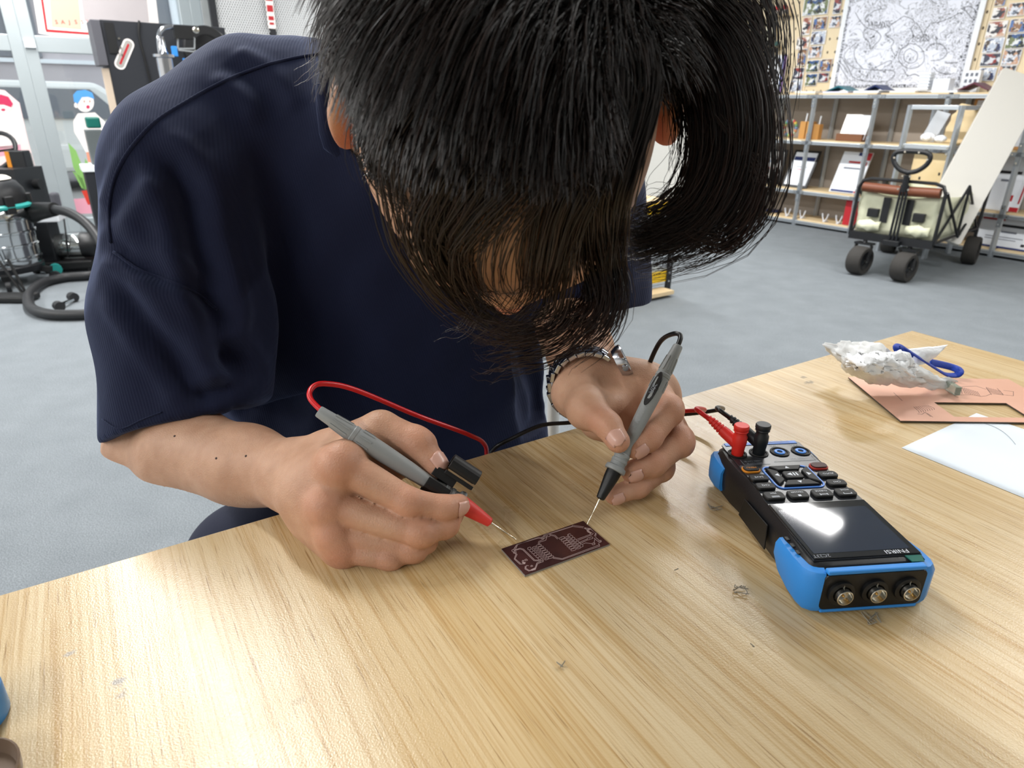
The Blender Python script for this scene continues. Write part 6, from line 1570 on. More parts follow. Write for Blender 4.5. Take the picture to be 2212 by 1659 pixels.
# right-hand certificates
dr, t = placard(2190, 318, 2, 0.30, 0.36, 0.12, 'certificate in a light oak frame on the middle shelf', 'wood', 6.0); dr(0, 0.2, 0.3, 0.03, 'ink_grey'); dr(0, 0.05, 0.5, 0.02, 'ink_grey'); dr(-0.15, -0.22, 0.2, 0.10, 'red_print')
dr, t = placard(2120, 300, 2, 0.26, 0.36, 0.12, 'oak framed sheet half hidden behind the leaning foam board', 'wood', 6.12)
dr, t = placard(2150, 450, 1, 0.30, 0.40, 0.22, 'white certificate with red corners and round red stamp', 'white', 6.02)
dr(0.44, 0.40, 0.12, 0.20, 'red_print'); dr(0.46, 0.0, 0.04, 0.7, 'red_print'); dr(0.40, -0.46, 0.20, 0.08, 'red_print'); dr(0.05, 0.20, 0.5, 0.05, 'ink'); dr(0.0, 0.05, 0.2, 0.04, 'ink_grey')
o_ = [c for c in t.children if c.name.startswith('sheet')][0]
dr(0.22, -0.26, 0.16, 0.11, 'red_print')
dr, t = placard(2166, 540, 0, 0.42, 0.215, 0.20, 'wide certificate with red and navy corners on bottom shelf', 'white', 6.0)
dr(-0.30, 0.47, 0.36, 0.07, 'red_print'); dr(0.35, 0.46, 0.28, 0.08, 'navy_print'); dr(0, -0.47, 0.9, 0.06, 'navy_print'); dr(0.42, -0.44, 0.14, 0.10, 'red_print'); dr(0.05, 0.28, 0.5, 0.09, 'ink'); dr(0, 0.06, 0.25, 0.06, 'ink_grey'); dr(-0.05, -0.12, 0.6, 0.025, 'ink_grey'); dr(-0.1, -0.2, 0.5, 0.025, 'ink_grey'); dr(0.28, -0.32, 0.06, 0.09, 'ink')
b = at_row(1841, 480, 0, 6.0); t = thing('red_folder', 'upright red folder on bottom shelf beside the wagon', 'folder', b)
MB().box(b+UPV*0.11, (0.16, 0.05, 0.218), (E1, E2, UPV)).build('cover', MATS['red_print'], t, bevel=0.003); MB().box(b+UPV*0.11+E2*0.001-E1*0.004, (0.150, 0.036, 0.212), (E1, E2, UPV)).build('pages', MATS['cream_paper'], t)
for k, (px, py) in enumerate(((1645, 458), (1700, 462), (1732, 466), (1781, 474), (1810, 480))):
    b = at_row(px, py, 0, 5.975); t = thing('display_easel', 'small clear v shaped plate easel on the bottom shelf edge', 'easel', b, 0, 'empty plate easels on the bottom shelf')
    for s in (-1, 1): MB().tube([b+UPV*0.006+E1*0.004*s, b+UPV*0.035+E1*0.020*s, b+UPV*0.075+E1*0.030*s], 0.006, 6).build('arm', mat('clear_white', '#d8dadf', 0.25), t, smooth=SM)
    MB().box(b+UPV*0.004+E2*0.02, (0.02, 0.07, 0.007), (E1, E2, UPV)).build('foot', MATS['clear_white'], t)
b = at_row(1668, 462, 0, 6.1); tag(MB().lathe(b, UPV, [(0, 0.05), (0.012, 0.09), (0.016, 0.09), (0.006, 0.05), (0.005, 0.001)], 24).build('blue_dish', MATS['navy_cover'], None, smooth=SM), 'dark blue shallow dish lying on the bottom shelf', 'dish')

# ------------------------------------------------------------------ small aluminium cart in front of the shelf
def cart():
    e0, e1_, f0, f1 = 2.655, 2.305, 5.40, 5.78; b = room((e0+e1_)/2, (f0+f1)/2, 0)
    t = thing('aluminium_cart', 'narrow aluminium profile cart standing before the long shelf', 'cart', b)
    for e in (e0, e1_):
        for f in (f0, f1): MB().bar(room(e, f, 0), room(e, f, 1.07), 0.03, 0.03).build('post', MATS['alu'], t, bevel=0.002)
    for z in (0.18, 0.79, 1.055):
        for f in (f0, f1): MB().bar(room(e0-0.015, f, z), room(e1_+0.015, f, z), 0.03, 0.03).build('rail', MATS['alu'], t, bevel=0.002)
        for e in (e0, e1_): MB().bar(room(e, f0+0.015, z), room(e, f1-0.015, z), 0.03, 0.03).build('rail', MATS['alu'], t, bevel=0.002)
    for z in (0.18, 0.79): MB().box(room((e0+e1_)/2, (f0+f1)/2, z+0.021), (e0-e1_-0.032, f1-f0-0.032, 0.010), (E1, E2, UPV)).build('board', MATS['ply'], t)
    for e in (e0-0.02, e1_+0.02):
        for dz in (-0.04, 0.0): MB().cyl(room(e, f0-0.016, 0.79+dz), room(e, f0-0.022, 0.79+dz), 0.008, 8).build('bolt', MATS['nickel'], t)
    p = room(2.44, 5.46, 0.207)
    t2 = thing('plywood_panel', 'upright pale plywood panel inside the aluminium cart', 'panel', p); MB().box(p+UPV*0.27, (0.27, 0.012, 0.54), (E1, E2, UPV)).build('sheet', MATS['ply'], t2, bevel=0.001); MB().box(p+UPV*0.36-E2*0.007+E1*0.06, (0.012, 0.004, 0.02), (E1, E2, UPV)).build('slot_hole', MATS['ink'], t2); MB().box(p+UPV*0.40-E2*0.007-E1*0.07, (0.012, 0.004, 0.02), (E1, E2, UPV)).build('slot_hole', MATS['ink'], t2)
    p = room(2.37, 5.60, 0.817); up = nrm(UPV+E2*0.2)
    pl = [(-0.09, 0), (0.09, 0), (0.09, 0.24), (0.06, 0.25), (-0.05, 0.27), (-0.07, 0.25), (-0.065, 0.21), (-0.09, 0.19), (-0.085, 0.15), (-0.10, 0.10)]
    tag(MB().prism(pl, p, (-E1, up, nrm(np.cross(-E1, up))), 0.012).build('cutout_board', MATS['ply'], None), 'jagged plywood cutout board leaning on the cart tray', 'board')
    for k, (e, f, r, lb) in enumerate(((2.53, 5.50, 0.045, 'crumpled white paper wad on cart tray by clear sheet'), (2.42, 5.46, 0.038, 'small crumpled white paper wad on the cart tray edge'))):
        p = room(e, f, 0.818); g = MB(); n = 14; rows = []
        for i in range(9):
            th = math.pi*i/8; row = []
            for j in range(n+1):
                ph = 2*math.pi*(j % n)/n; d = np.array([math.sin(th)*math.cos(ph), math.sin(th)*math.sin(ph), math.cos(th)*0.6]); rr = r*(0.8+0.35*abs(math.sin(i*3.1+j % n*2.3+k)))
                row.append(p+UPV*r*0.75+d*rr)
            rows.append(row)
        tag(g.sheet(rows).build('paper_wad', MATS['white_card'], None), lb, 'paper', 'paper wads on the cart')
    p = room(2.59, 5.62, 0.817); up = nrm(UPV+E2*0.25-E1*0.25)
    tag(MB().box(p+up*0.11, (0.10, 0.004, 0.22), (nrm(np.cross(E2, up)), nrm(np.cross(up, nrm(np.cross(E2, up)))), up)).build('clear_sheet', mat('clear_film', '#d6dbe2', 0.15, alpha=0.6), None), 'clear plastic sheet leaning on the cart tray', 'plastic sheet')
cart()

# ------------------------------------------------------------------ folding wagon with a foam board
mat('wagon_black', '#15171b', 0.4); mat('canvas', '#d5d6bd', 0.75, vary=(14, '#c4c5a9', 0.6), bump=(25, 0.3, 0.01)); mat('leather', '#6b3a22', 0.5, bump=(40, 0.2, 0.004)); mat('tyre', '#33312f', 0.8, bump=(120, 0.2, 0.003)); mat('foam', '#c6c4be', 0.6)
def wagon():
    k = (1.055-0.25)/(1.055-0.2); A = CAM+(np.array([2.452, 4.886, 0.2])-CAM)*k; B = CAM+(np.array([2.823, 4.479, 0.2])-CAM)*k
    X = nrm(B-A); Y = nrm(np.array([0.739, 0.674, 0])); W = np.linalg.norm(B-A); Ln = 0.91; zb, zt = 0.25, 0.62
    O = (A+B)/2; O[2] = 0
    def L(x, y, z): return O+X*x+Y*y+UPV*z
    t = thing('folding_wagon', 'black framed folding wagon with cream canvas and fat wheels', 'wagon', L(0, Ln/2, 0))
    h = W/2; r = 0.011
    def tb(pts, nm='frame_tube', rr=r, m='wagon_black'): return MB().tube(pts, rr, 8).build(nm, MATS[m], t, smooth=SM)
    def arch(y, ztop): return [L(-h, y, zb), L(-h, y, ztop-0.06), L(-h+0.02, y, ztop-0.015), L(-h+0.07, y, ztop), L(h-0.07, y, ztop), L(h-0.02, y, ztop-0.015), L(h, y, ztop-0.06), L(h, y, zb)]
    tb(arch(0, zt)); 
    for s in (-1, 1): tb([L(s*h, Ln, zb), L(s*h, Ln+0.03, 0.50), L(s*h, Ln+0.06, 0.62), L(s*h, Ln+0.10, 0.66)])
    MB().bar(L(-h, 0, zb), L(h, 0, zb), 0.03, 0.05).build('front_beam', MATS['wagon_black'], t); MB().bar(L(-h, Ln, zb), L(h, Ln, zb), 0.03, 0.04).build('rear_beam', MATS['wagon_black'], t)
    tb([L(-h, Ln+0.05, 0.60), L(h, Ln+0.05, 0.60)])
    for s in (-1, 1):
        tb([L(s*h, 0.0, zb), L(s*h, Ln/2, 0.58), L(s*h, Ln, zb)], 'side_strut', 0.009); tb([L(s*h*1.03, 0.0, 0.57), L(s*h*1.03, Ln/2, zb), L(s*h*1.03, Ln, 0.57)], 'side_strut', 0.009)
        tb([L(s*h, 0, zb+0.01), L(s*h, Ln, zb+0.01)], 'lower_rail', 0.009)
        tb([L(s*h*1.01, Ln/2, zb), L(s*h*1.01, Ln/2, 0.58)], 'side_post', 0.009)
    # canvas bin
    g = MB(); top = 0.545; bi = h-0.02
    def wall(a, b, nm):
        gr = []
        for i in range(13):
            u = i/12; row = []
            for j in range(7):
                v = j/6; p = a+(b-a)*u; sag = 0.03*math.sin(math.pi*u)*(v**2); nn = nrm(np.cross(b-a, UPV))
                row.append(p+UPV*(zb+0.02+(top-zb-0.02)*v-sag)+nn*0.012*math.sin(u*17+v*5)*math.sin(math.pi*v))
            gr.append(row)
        MB().sheet(gr).build(nm, MATS['canvas'], t, smooth=3.2, solid=0.004)
    c = [L(-bi, 0.03, 0), L(bi, 0.03, 0), L(bi, Ln-0.03, 0), L(-bi, Ln-0.03, 0)]
    for i in range(4): wall(c[i], c[(i+1) % 4], 'canvas_side')
    MB().box(L(0, Ln/2, zb+0.02), (2*bi, Ln-0.06, 0.01), (X, Y, UPV)).build('canvas_floor', MATS['canvas'], t)
    MB().tube([L(-bi+0.01, 0.0, 0.565), L(0, -0.006, 0.56), L(bi-0.01, 0.0, 0.565)], 0.034, 12, flat=0.9).build('leather_roll', MATS['leather'], t, smooth=SM)
    for s in (-1, 1):
        MB().box(L(s*0.07, 0.012, 0.43), (0.045, 0.006, 0.16), (X, Y, UPV)).build('strap', MATS['wagon_black'], t)
        MB().box(L(s*0.14, 0.010, 0.405), (0.07, 0.03, 0.055), (X, Y, UPV)).build('net_pocket', MATS['blk_plastic'], t, bevel=0.004)
        gr = [[L(s*0.15+0.07*(i/4-0.5)*2, 0.008-0.02*math.sin(math.pi*j/4), 0.285+0.07*j/4+0.012*math.sin(i*2.1+j)) for j in range(5)] for i in range(5)]
        MB().sheet(gr).build('pocket_flap', MATS['canvas'], t, smooth=3.2, solid=0.003)
    # pull handle
    for s in (-1, 0, 1): tb([L(0.03+s*0.022, -0.035, 0.235), L(0.03+s*0.018, -0.035, 0.60)], 'handle_rail', 0.008)
    tb([L(0.03, -0.035, 0.56), L(0.03, -0.035, 0.66)], 'handle_neck', 0.020)
    cx = 0.03; loop = [(0, 0.675), (-0.05, 0.69), (-0.09, 0.725), (-0.105, 0.765), (-0.085, 0.795), (0, 0.802), (0.085, 0.795), (0.105, 0.765), (0.09, 0.725), (0.05, 0.69)]
    sp_ = spline([L(cx+a, -0.035, z) for a, z in loop]+[L(cx, -0.035, 0.675)], 5)[:-1]
    hl = MB().tube(sp_, 0.015, 10, closed=True).build('handle_grip', MATS['wagon_black'], t, smooth=SM)
    for (a, z) in ((-0.095, 0.76), (0.095, 0.76), (-0.04, 0.798), (0.04, 0.798)): MB().cyl(L(cx+a, -0.048, z), L(cx+a, -0.053, z), 0.006, 8).build('screw', MATS['nickel'], hl)
    for (a, z) in ((-0.022, 0.655), (0.022, 0.655), (-0.03, 0.575), (0.03, 0.575)): MB().cyl(L(cx+a, -0.050, z), L(cx+a, -0.056, z), 0.006, 8).build('screw', MATS['nickel'], t)
    MB().box(L(cx, -0.035, 0.235), (0.10, 0.05, 0.035), (X, Y, UPV)).build('handle_hinge', MATS['wagon_black'], t, bevel=0.004)
    # wheels
    def wheel(p, ax, rad, w, caster=None):
        ax = nrm(ax); c = np.array([p[0], p[1], rad+0.0015])
        wh = MB().lathe(c-ax*w/2, ax, [(0, rad*0.70), (0, rad*0.92), (w*0.12, rad), (w*0.88, rad), (w, rad*0.92), (w, rad*0.70), (w*0.75, rad*0.66)], 30).build('wheel', MATS['tyre'], t, smooth=SM)
        MB().lathe(c-ax*w*0.42, ax, [(0, 0.001), (0, rad*0.68), (w*0.84, rad*0.68), (w*0.70, rad*0.35), (w*0.80, rad*0.15), (w*0.80, 0.001)], 24).build('hub', MATS['wagon_black'], wh, smooth=SM)
        MB().cyl(c+ax*w*0.36, c+ax*w*0.56, 0.008, 10).build('axle_bolt', MATS['nickel'], wh)
        if caster is not None:
            top = caster; f = MB()
            for s in (-1, 1):
                f.bar(c+ax*s*(w/2+0.006), c+ax*s*(w/2+0.006)+(top-c)*0.75, 0.035, 0.006, ax)
            f.bar(c+(top-c)*0.80-ax*(w/2+0.01), c+(top-c)*0.80+ax*(w/2+0.01), 0.06, 0.012)
            f.cyl(c+(top-c)*0.80, top, 0.014, 10); f.build('fork', MATS['wagon_black'], t)
    wa = nrm(X*0.55-Y*0.9+0*UPV); wa = nrm(np.array([0.55, -0.83, 0]))
    for p in (T(1850, 592, 0), T(1945, 608, 0)):
        q = p+np.array([0.04, 0.05, 0]); wheel(p, wa, 0.094, 0.095, np.array([q[0], q[1], zb-0.02]))
    for p in (T(2090, 570, 0), T(1917, 545, 0)): wheel(p, nrm(X*0.9+0.1*Y), 0.100, 0.09, None); MB().cyl(np.array([p[0], p[1], 0.10]), L((np.dot(p-O, X)), Ln, zb), 0.012, 8).build('axle_arm', MATS['wagon_black'], t)
    # foam board
    b0 = L(0.01, 0.40, 0.275); b1 = L(0.235, 0.55, 0.275)
    tl = P(2163, 150, 4.55)
    up = nrm(tl-(b0)); Xb = nrm(b1-b0); Xb = nrm(Xb-up*np.dot(Xb, up)); nb = np.cross(Xb, up); hgt = np.linalg.norm(tl-b0)
    tag(MB().prism(rrect(0.30, hgt, 0.02, cx=0.15, cy=hgt/2), b0, (Xb, up, nb), 0.035).build('foam_board', MATS['foam'], None, bevel=0.003), 'long pale foam board leaning out of the folding wagon', 'board')
wagon()
# ------------------------------------------------------------------ yellow and black steel rack
mat('rack_black', '#14171e', 0.45); mat('rack_yellow', '#d9b20e', 0.45)
def rack():
    e0, f0 = 2.664, 3.024; ln, dp = 1.30, 0.50; t = thing('steel_rack', 'low black steel rack with yellow beams and wooden shelf', 'rack', room(e0+dp/2, f0-ln/2, 0))
    for e in (e0+0.02, e0+dp):
        for f in (f0, f0-ln):
            p = MB(); p.box(room(e, f, 0.31), (0.045, 0.004, 0.62), (E1, E2, UPV)); p.box(room(e-0.0225+0.002, f-0.02, 0.31), (0.004, 0.04, 0.62), (E1, E2, UPV)); o = p.build('post', MATS['rack_black'], t)
            if e < e0+0.1:
                for k in range(11): MB().cyl(room(e-0.024, f-0.02, 0.08+k*0.05), room(e-0.0215, f-0.02, 0.08+k*0.05), 0.006, 8).build('slot_hole', MATS['alu'], o)
    for z in (0.11, 0.51):
        for e in (e0+0.02, e0+dp): MB().bar(room(e, f0-0.005, z), room(e, f0-ln, z), 0.03, 0.06).build('beam', MATS['rack_yellow'], t, bevel=0.002)
        for f in (f0, f0-ln): MB().bar(room(e0+0.03, f-0.005, z), room(e0+dp, f-0.005, z), 0.03, 0.05).build('end_beam', MATS['rack_yellow'], t)
        MB().box(room(e0+dp/2+0.01, f0-ln/2, z+0.035), (dp-0.03, ln-0.03, 0.012), (E1, E2, UPV)).build('board', MATS['alu_frame'] if z < 0.3 else MATS['birch'], t)
    MB().bar(room(e0+0.02, f0-0.01, 0.25), room(e0+dp, f0-0.01, 0.40), 0.02, 0.006).build('brace', MATS['rack_black'], t)
    MB().box(room(e0-0.02, f0-0.25, 0.03), (0.10, 0.42, 0.022), (E1, E2, UPV)).build('foot_plank', MATS['birch'], t)
    b = room(e0+0.25, f0-0.45, 0.552); t2 = thing('white_carton', 'white carton with red print on the steel rack', 'carton', b); MB().box(b+UPV*0.15, (0.34, 0.42, 0.30), (E1, E2, UPV)).build('box', MATS['white_card'], t2, bevel=0.003); MB().box(b+UPV*0.17-E1*0.172-E2*0.05, (0.002, 0.2, 0.06), (E1, E2, UPV)).build('print', MATS['red_print'], t2)
rack()
# ------------------------------------------------------------------ glass front on the far left wall, street outside
GE1 = E1_MAX-0.02
def glass_material():
    m = bpy.data.materials.new('window_glass'); m.use_nodes = True; MATS['window_glass'] = m; nt = m.node_tree; nt.nodes.clear()
    o = nt.nodes.new('ShaderNodeOutputMaterial'); mx = nt.nodes.new('ShaderNodeMixShader'); tr = nt.nodes.new('ShaderNodeBsdfTransparent'); gl = nt.nodes.new('ShaderNodeBsdfGlossy')
    gl.inputs['Roughness'].default_value = 0.02; tr.inputs[0].default_value = (0.96, 0.98, 0.97, 1); mx.inputs[0].default_value = 0.07
    nt.links.new(tr.outputs[0], mx.inputs[1]); nt.links.new(gl.outputs[0], mx.inputs[2]); nt.links.new(mx.outputs[0], o.inputs[0])
glass_material()
def gp(px, py, e1=None):
    q = onplane(px, py, E1*(e1 if e1 else GE1), E1); return float(np.dot(q, E2)), float(q[2])
VP = [-4.7, -3.2, -1.6, 0.075, 0.163, 0.30, 1.365, 2.9, 4.4, 6.25]
def front():
    bays = [(-4.75, -2.35), (-2.35, 0.163), (0.163, 1.41), (1.41, 3.8), (3.8, 6.3)]
    for i, (a, b) in enumerate(bays):
        fr = MB(); w = 0.085
        for e in (a+w/2, b-w/2): fr.box(room(GE1, e, CEIL_Z/2), (w, 0.09, CEIL_Z), (E2, E1, UPV))
        for z0, z1 in ((0, 0.11), (1.385, 1.50), (CEIL_Z-0.12, CEIL_Z)): fr.box(room(GE1, (a+b)/2, (z0+z1)/2), (b-a-2*w, 0.08, z1-z0), (E2, E1, UPV))
        o = fr.build('window_%d' % (i+1), MATS['alu_frame'], None, bevel=0.004); tag(o, kind='structure')
        for z0, z1 in ((0.11, 1.385), (1.50, CEIL_Z-0.12)):
            MB().box(room(GE1, (a+b)/2, (z0+z1)/2), (b-a-2*w, 0.008, z1-z0), (E2, E1, UPV)).build('pane', MATS['window_glass'], o)
    lk = MB().box(room(GE1-0.06, 0.205, 1.44), (0.07, 0.03, 0.06), (E2, E1, UPV)).build('window_latch', MATS['white_paint'], o, bevel=0.004)
front()
mat('concrete', '#b9b2b4', 0.9, vary=(1.5, '#a9a3a6', 0.7)); mat('street', '#8f8c8c', 0.95, vary=(3, '#a09c9a', 0.6)); mat('facade', '#c3bcc0', 0.9, vary=(0.7, '#b3acb0', 0.7)); mat('tan_wall', '#c9b8a6', 0.9); mat('dark_glass', '#7f828a', 0.25); mat('car_white', '#e6e6e6', 0.25)
o = MB().box(room(14.5, 2, -0.16), (24, 15.0, 0.2), (E2, E1, UPV)).build('street_ground', MATS['street'], None); tag(o, kind='structure')
def facade():
    o = thing('street_building', 'pale concrete building across the street behind the glass', 'building', room(14.0, 2, -0.06))
    MB().box(room(14.2, 2, 3.0), (24, 0.4, 6.1), (E2, E1, UPV)).build('wall', MATS['facade'], o)
    for k in range(8):
        for z in (2.3,):
            MB().box(room(13.98, -8+k*2.6, z), (1.5, 0.06, 1.3), (E2, E1, UPV)).build('window', MATS['dark_glass'], o); 
            for d in (-0.4, 0.4): MB().box(room(13.94, -8+k*2.6+d, z), (0.07, 0.05, 1.3), (E2, E1, UPV)).build('window_bar', MATS['tan_wall'], o)
    for z in (0.55, 1.05, 1.6): MB().box(room(13.97, 2, z), (24, 0.06, 0.06), (E2, E1, UPV)).build('ledge', MATS['white_paint'], o)
    for e in (-1.0, -0.35, 2.6): MB().cyl(room(13.9, e, -0.05), room(13.9, e, 5.5), 0.06, 10).build('pipe', MATS['white_paint'], o)
    MB().box(room(13.96, 2, 0.2), (24, 0.1, 0.5), (E2, E1, UPV)).build('plinth', MATS['dark_glass'], o)
facade()
def car(e2, label):
    b = room(11.2, e2, -0.06); t = thing('parked_car', label, 'car', b)
    MB().prism([(-1.9, 0.25), (1.9, 0.25), (1.95, 0.65), (1.3, 0.85), (0.7, 1.30), (-1.2, 1.32), (-1.7, 0.95), (-1.95, 0.8)], b+E1*-0.8, (E2, UPV, E1), 1.6).build('body', MATS['car_white'], t, bevel=0.06)
    MB().prism([(-1.35, 0.90), (0.95, 0.88), (0.62, 1.22), (-1.12, 1.24)], b+E1*-0.83, (E2, UPV, E1), 0.05).build('side_window', MATS['dark_glass'], t)
    for d in (-1.15, 1.2): MB().lathe(b+E2*d-E1*0.84+UPV*0.32, E1, [(0, 0.02), (0, 0.31), (0.2, 0.31), (0.2, 0.02)], 20).build('wheel', MATS['tyre'], t)
car(0.2, 'white car parked in the street behind the plant decal')
# decals on the glass (generic window stickers)
mat('decal_white', '#f0e9e6', 0.6); mat('decal_pink', '#e8a3b5', 0.6); mat('decal_rose', '#f3d9d8', 0.6); mat('decal_blue', '#4f97d8', 0.6); mat('decal_red', '#d23c2c', 0.6); mat('decal_green', '#86b765', 0.6); mat('decal_crimson', '#c22d58', 0.6); mat('decal_line', '#b07f70', 0.6); mat('decal_orange', '#e59a80', 0.6)
def decal(parent, nm, pts, m, lift=0.0, close=True):
    poly = [gp(*q, GE1-0.005) for q in pts]
    c = np.mean(poly, 0)
    return MB().prism([(p[0], p[1]) for p in poly], E1*(GE1-0.0055-lift), (E2, UPV, -E1), 0.0012).build(nm, MATS[m], parent)
def oval(cx, cy, rx, ry, n=20, rot=0): return [(cx+rx*math.cos(2*math.pi*k/n), cy+ry*math.sin(2*math.pi*k/n)) for k in range(n)]
def stickers():
    b = room(GE1-0.006, 0.45, 0.2)
    t = thing('window_sticker', 'cartoon child sticker with blue hair on the window pane', 'sticker', b, 0, 'window stickers')
    decal(t, 'torso', [(168, 245), (205, 243), (226, 262), (240, 300), (244, 330), (222, 335), (214, 300), (206, 330), (186, 330), (172, 305), (160, 285), (158, 262)], 'decal_white')
    decal(t, 'leg', [(186, 328), (206, 330), (205, 352), (190, 350)], 'decal_orange', 0.0013); decal(t, 'foot', [(190, 350), (206, 352), (210, 372), (194, 370)], 'decal_white', 0.0013)
    decal(t, 'face', oval(184, 222, 19, 20), 'decal_white', 0.0014); decal(t, 'ear', oval(165, 227, 5, 6), 'decal_white', 0.0014)
    decal(t, 'hair', [(158, 205), (166, 196), (184, 194), (199, 200), (204, 214), (190, 209), (177, 210), (168, 224), (160, 220)], 'decal_blue', 0.0027); decal(t, 'mouth', oval(190, 231, 4, 4, 10), 'decal_crimson', 0.0027)
    decal(t, 'eye', oval(182, 219, 1.6, 3, 8), 'decal_line', 0.0027); decal(t, 'eye', oval(194, 219, 1.6, 3, 8), 'decal_line', 0.0027)
    t = thing('window_sticker', 'cartoon plant sticker in a red pot on the window pane', 'sticker', room(GE1-0.006, 0.36, 0.15), 0, 'window stickers')
    decal(t, 'ground', [(155, 430), (230, 425), (232, 460), (163, 462)], 'decal_pink'); decal(t, 'pot', [(176, 412), (224, 408), (216, 440), (190, 442)], 'decal_red', 0.0013)
    for q in ([(147, 308), (164, 325), (180, 365), (190, 408), (180, 408), (158, 360)], [(184, 342), (196, 360), (204, 408), (190, 408), (182, 370)], [(156, 368), (178, 385), (186, 410), (176, 406)], [(202, 376), (215, 374), (208, 408), (200, 408)]): decal(t, 'leaf', q, 'decal_green', 0.0026)
    decal(t, 'cone', [(216, 374), (224, 405), (208, 408)], 'decal_orange', 0.0026)
    t = thing('window_sticker', 'cartoon child sticker with crimson hair on pale pink arch', 'sticker', room(GE1-0.006, -0.08, 0.4), 0, 'window stickers')
    decal(t, 'arch', [(-40, 215), (-10, 192), (10, 195), (42, 222), (60, 300), (98, 440), (-60, 460)], 'decal_rose')
    decal(t, 'torso', [(-10, 245), (22, 243), (42, 258), (48, 285), (36, 320), (-20, 322), (-22, 260)], 'decal_white', 0.0013); decal(t, 'skirt', [(-20, 318), (44, 312), (46, 332), (-20, 340)], 'decal_pink', 0.0013)
    decal(t, 'face', oval(4, 228, 22, 18), 'decal_white', 0.0026); decal(t, 'hair', [(-22, 226), (-16, 208), (2, 204), (18, 209), (28, 224), (24, 232), (8, 226)], 'decal_crimson', 0.0039); decal(t, 'mouth', oval(7, 237, 5, 3, 10), 'decal_crimson', 0.0039)
    t = thing('window_poster', 'white poster with red border line on the upper pane', 'poster', room(GE1-0.006, 0.9, 1.5), 0)
    decal(t, 'sheet', [(66, -40), (84, 72), (108, 76), (330, 90), (345, 70), (330, -60)], 'decal_white')
    t2 = decal(t, 'picture', [(104, -40), (112, 58), (176, 64), (166, -40)], 'tan_wall', 0.0013); decal(t, 'picture', [(170, -40), (182, 45), (322, 48), (312, -50)], 'concrete', 0.0013)
    for q in ([(82, -40), (98, 64), (103, 66), (88, -40)], [(98, 63), (240, 74), (240, 78), (100, 69)]): decal(t, 'border_line', q, 'red_print', 0.0026)
    for k, ch in enumerate('SAJSSH'):
        e, z = gp(122+k*14, 48, GE1-0.01); text_mesh(ch, 0.040, E1*(GE1-0.0095)+E2*e+UPV*z, E2, UPV).build('print', MATS['decal_red'], t)
stickers()
# ------------------------------------------------------------------ wire mesh partition beside the glass
def partition():
    e1 = 6.1; t = thing('mesh_partition', 'black framed partition filled with white wire mesh', 'partition', room(e1, 2.3, 0))
    m = mat('wire_white', '#eceef0', 0.45)
    xs = [1.42, 1.86, 2.35, 2.85]; 
    for x in xs: MB().box(room(e1, x, 1.2), (0.045, 0.045, 2.4), (E2, E1, UPV)).build('post', MATS['rack_black'], t)
    for z in (0.05, 2.38):
        MB().box(room(e1, (xs[0]+xs[-1])/2, z), (xs[-1]-xs[0], 0.04, 0.045), (E2, E1, UPV)).build('rail', MATS['rack_black'], t)
    for i in range(3):
        w = MB(); a, b = xs[i]+0.022, xs[i+1]-0.022; W = b-a; p = 0.034
        n = int(2.3/p)
        def seg(x0, z0, s):
            # clip diagonal to panel
            x1 = W if s > 0 else 0; pts = []
            L = 1.75*W; dx = W*s; dz = L
            za, zb_ = z0, z0+dz
            t0 = max(0.0, (0.07-za)/dz); t1 = min(1.0, (2.36-za)/dz)
            if t1 <= t0: return
            A = room(e1, a+x0+dx*t0, za+dz*t0); B = room(e1, a+x0+dx*t1, za+dz*t1); w.bar(A, B, 0.0065, 0.0045)
        k = -int(1.75*W/p)
        while k*p < 2.36:
            seg(0, k*p*1.0, 1); seg(W, k*p*1.0, -1); k += 1
        o = w.build('wire_mesh', m, t); o['kind'] = 'stuff'
    MB().box(room(e1+0.05, 2.1, 1.2), (1.5, 0.01, 2.3), (E2, E1, UPV)).build('backing_sheet', mat('pale_sheet', '#8d9294', 0.7, vary=(2.5, '#a9adaf', 0.8)), t)
    s = thing('warning_sign', 'narrow white and red warning sign on the black partition post', 'sign', room(e1-0.03, 1.86, 1.5)); q = [gp(*p, e1-0.03) for p in ((574, -30), (592, 62))]
    c = room(e1-0.028, (q[0][0]+q[1][0])/2, (q[0][1]+q[1][1])/2); h = abs(q[0][1]-q[1][1]); MB().box(c, (0.06, 0.004, h), (E2, E1, UPV)).build('plate', MATS['decal_white'], s)
    for u, v, du, dv in ((0, 0.30, 0.9, 0.28), (0, -0.02, 0.8, 0.16), (0, -0.25, 0.7, 0.10), (0, -0.38, 0.6, 0.06)): MB().box(c+E2*u*0.06+UPV*v*h-E1*0.0025, (0.06*du, 0.001, h*dv), (E2, E1, UPV)).build('print', MATS['red_print'], s)
partition()
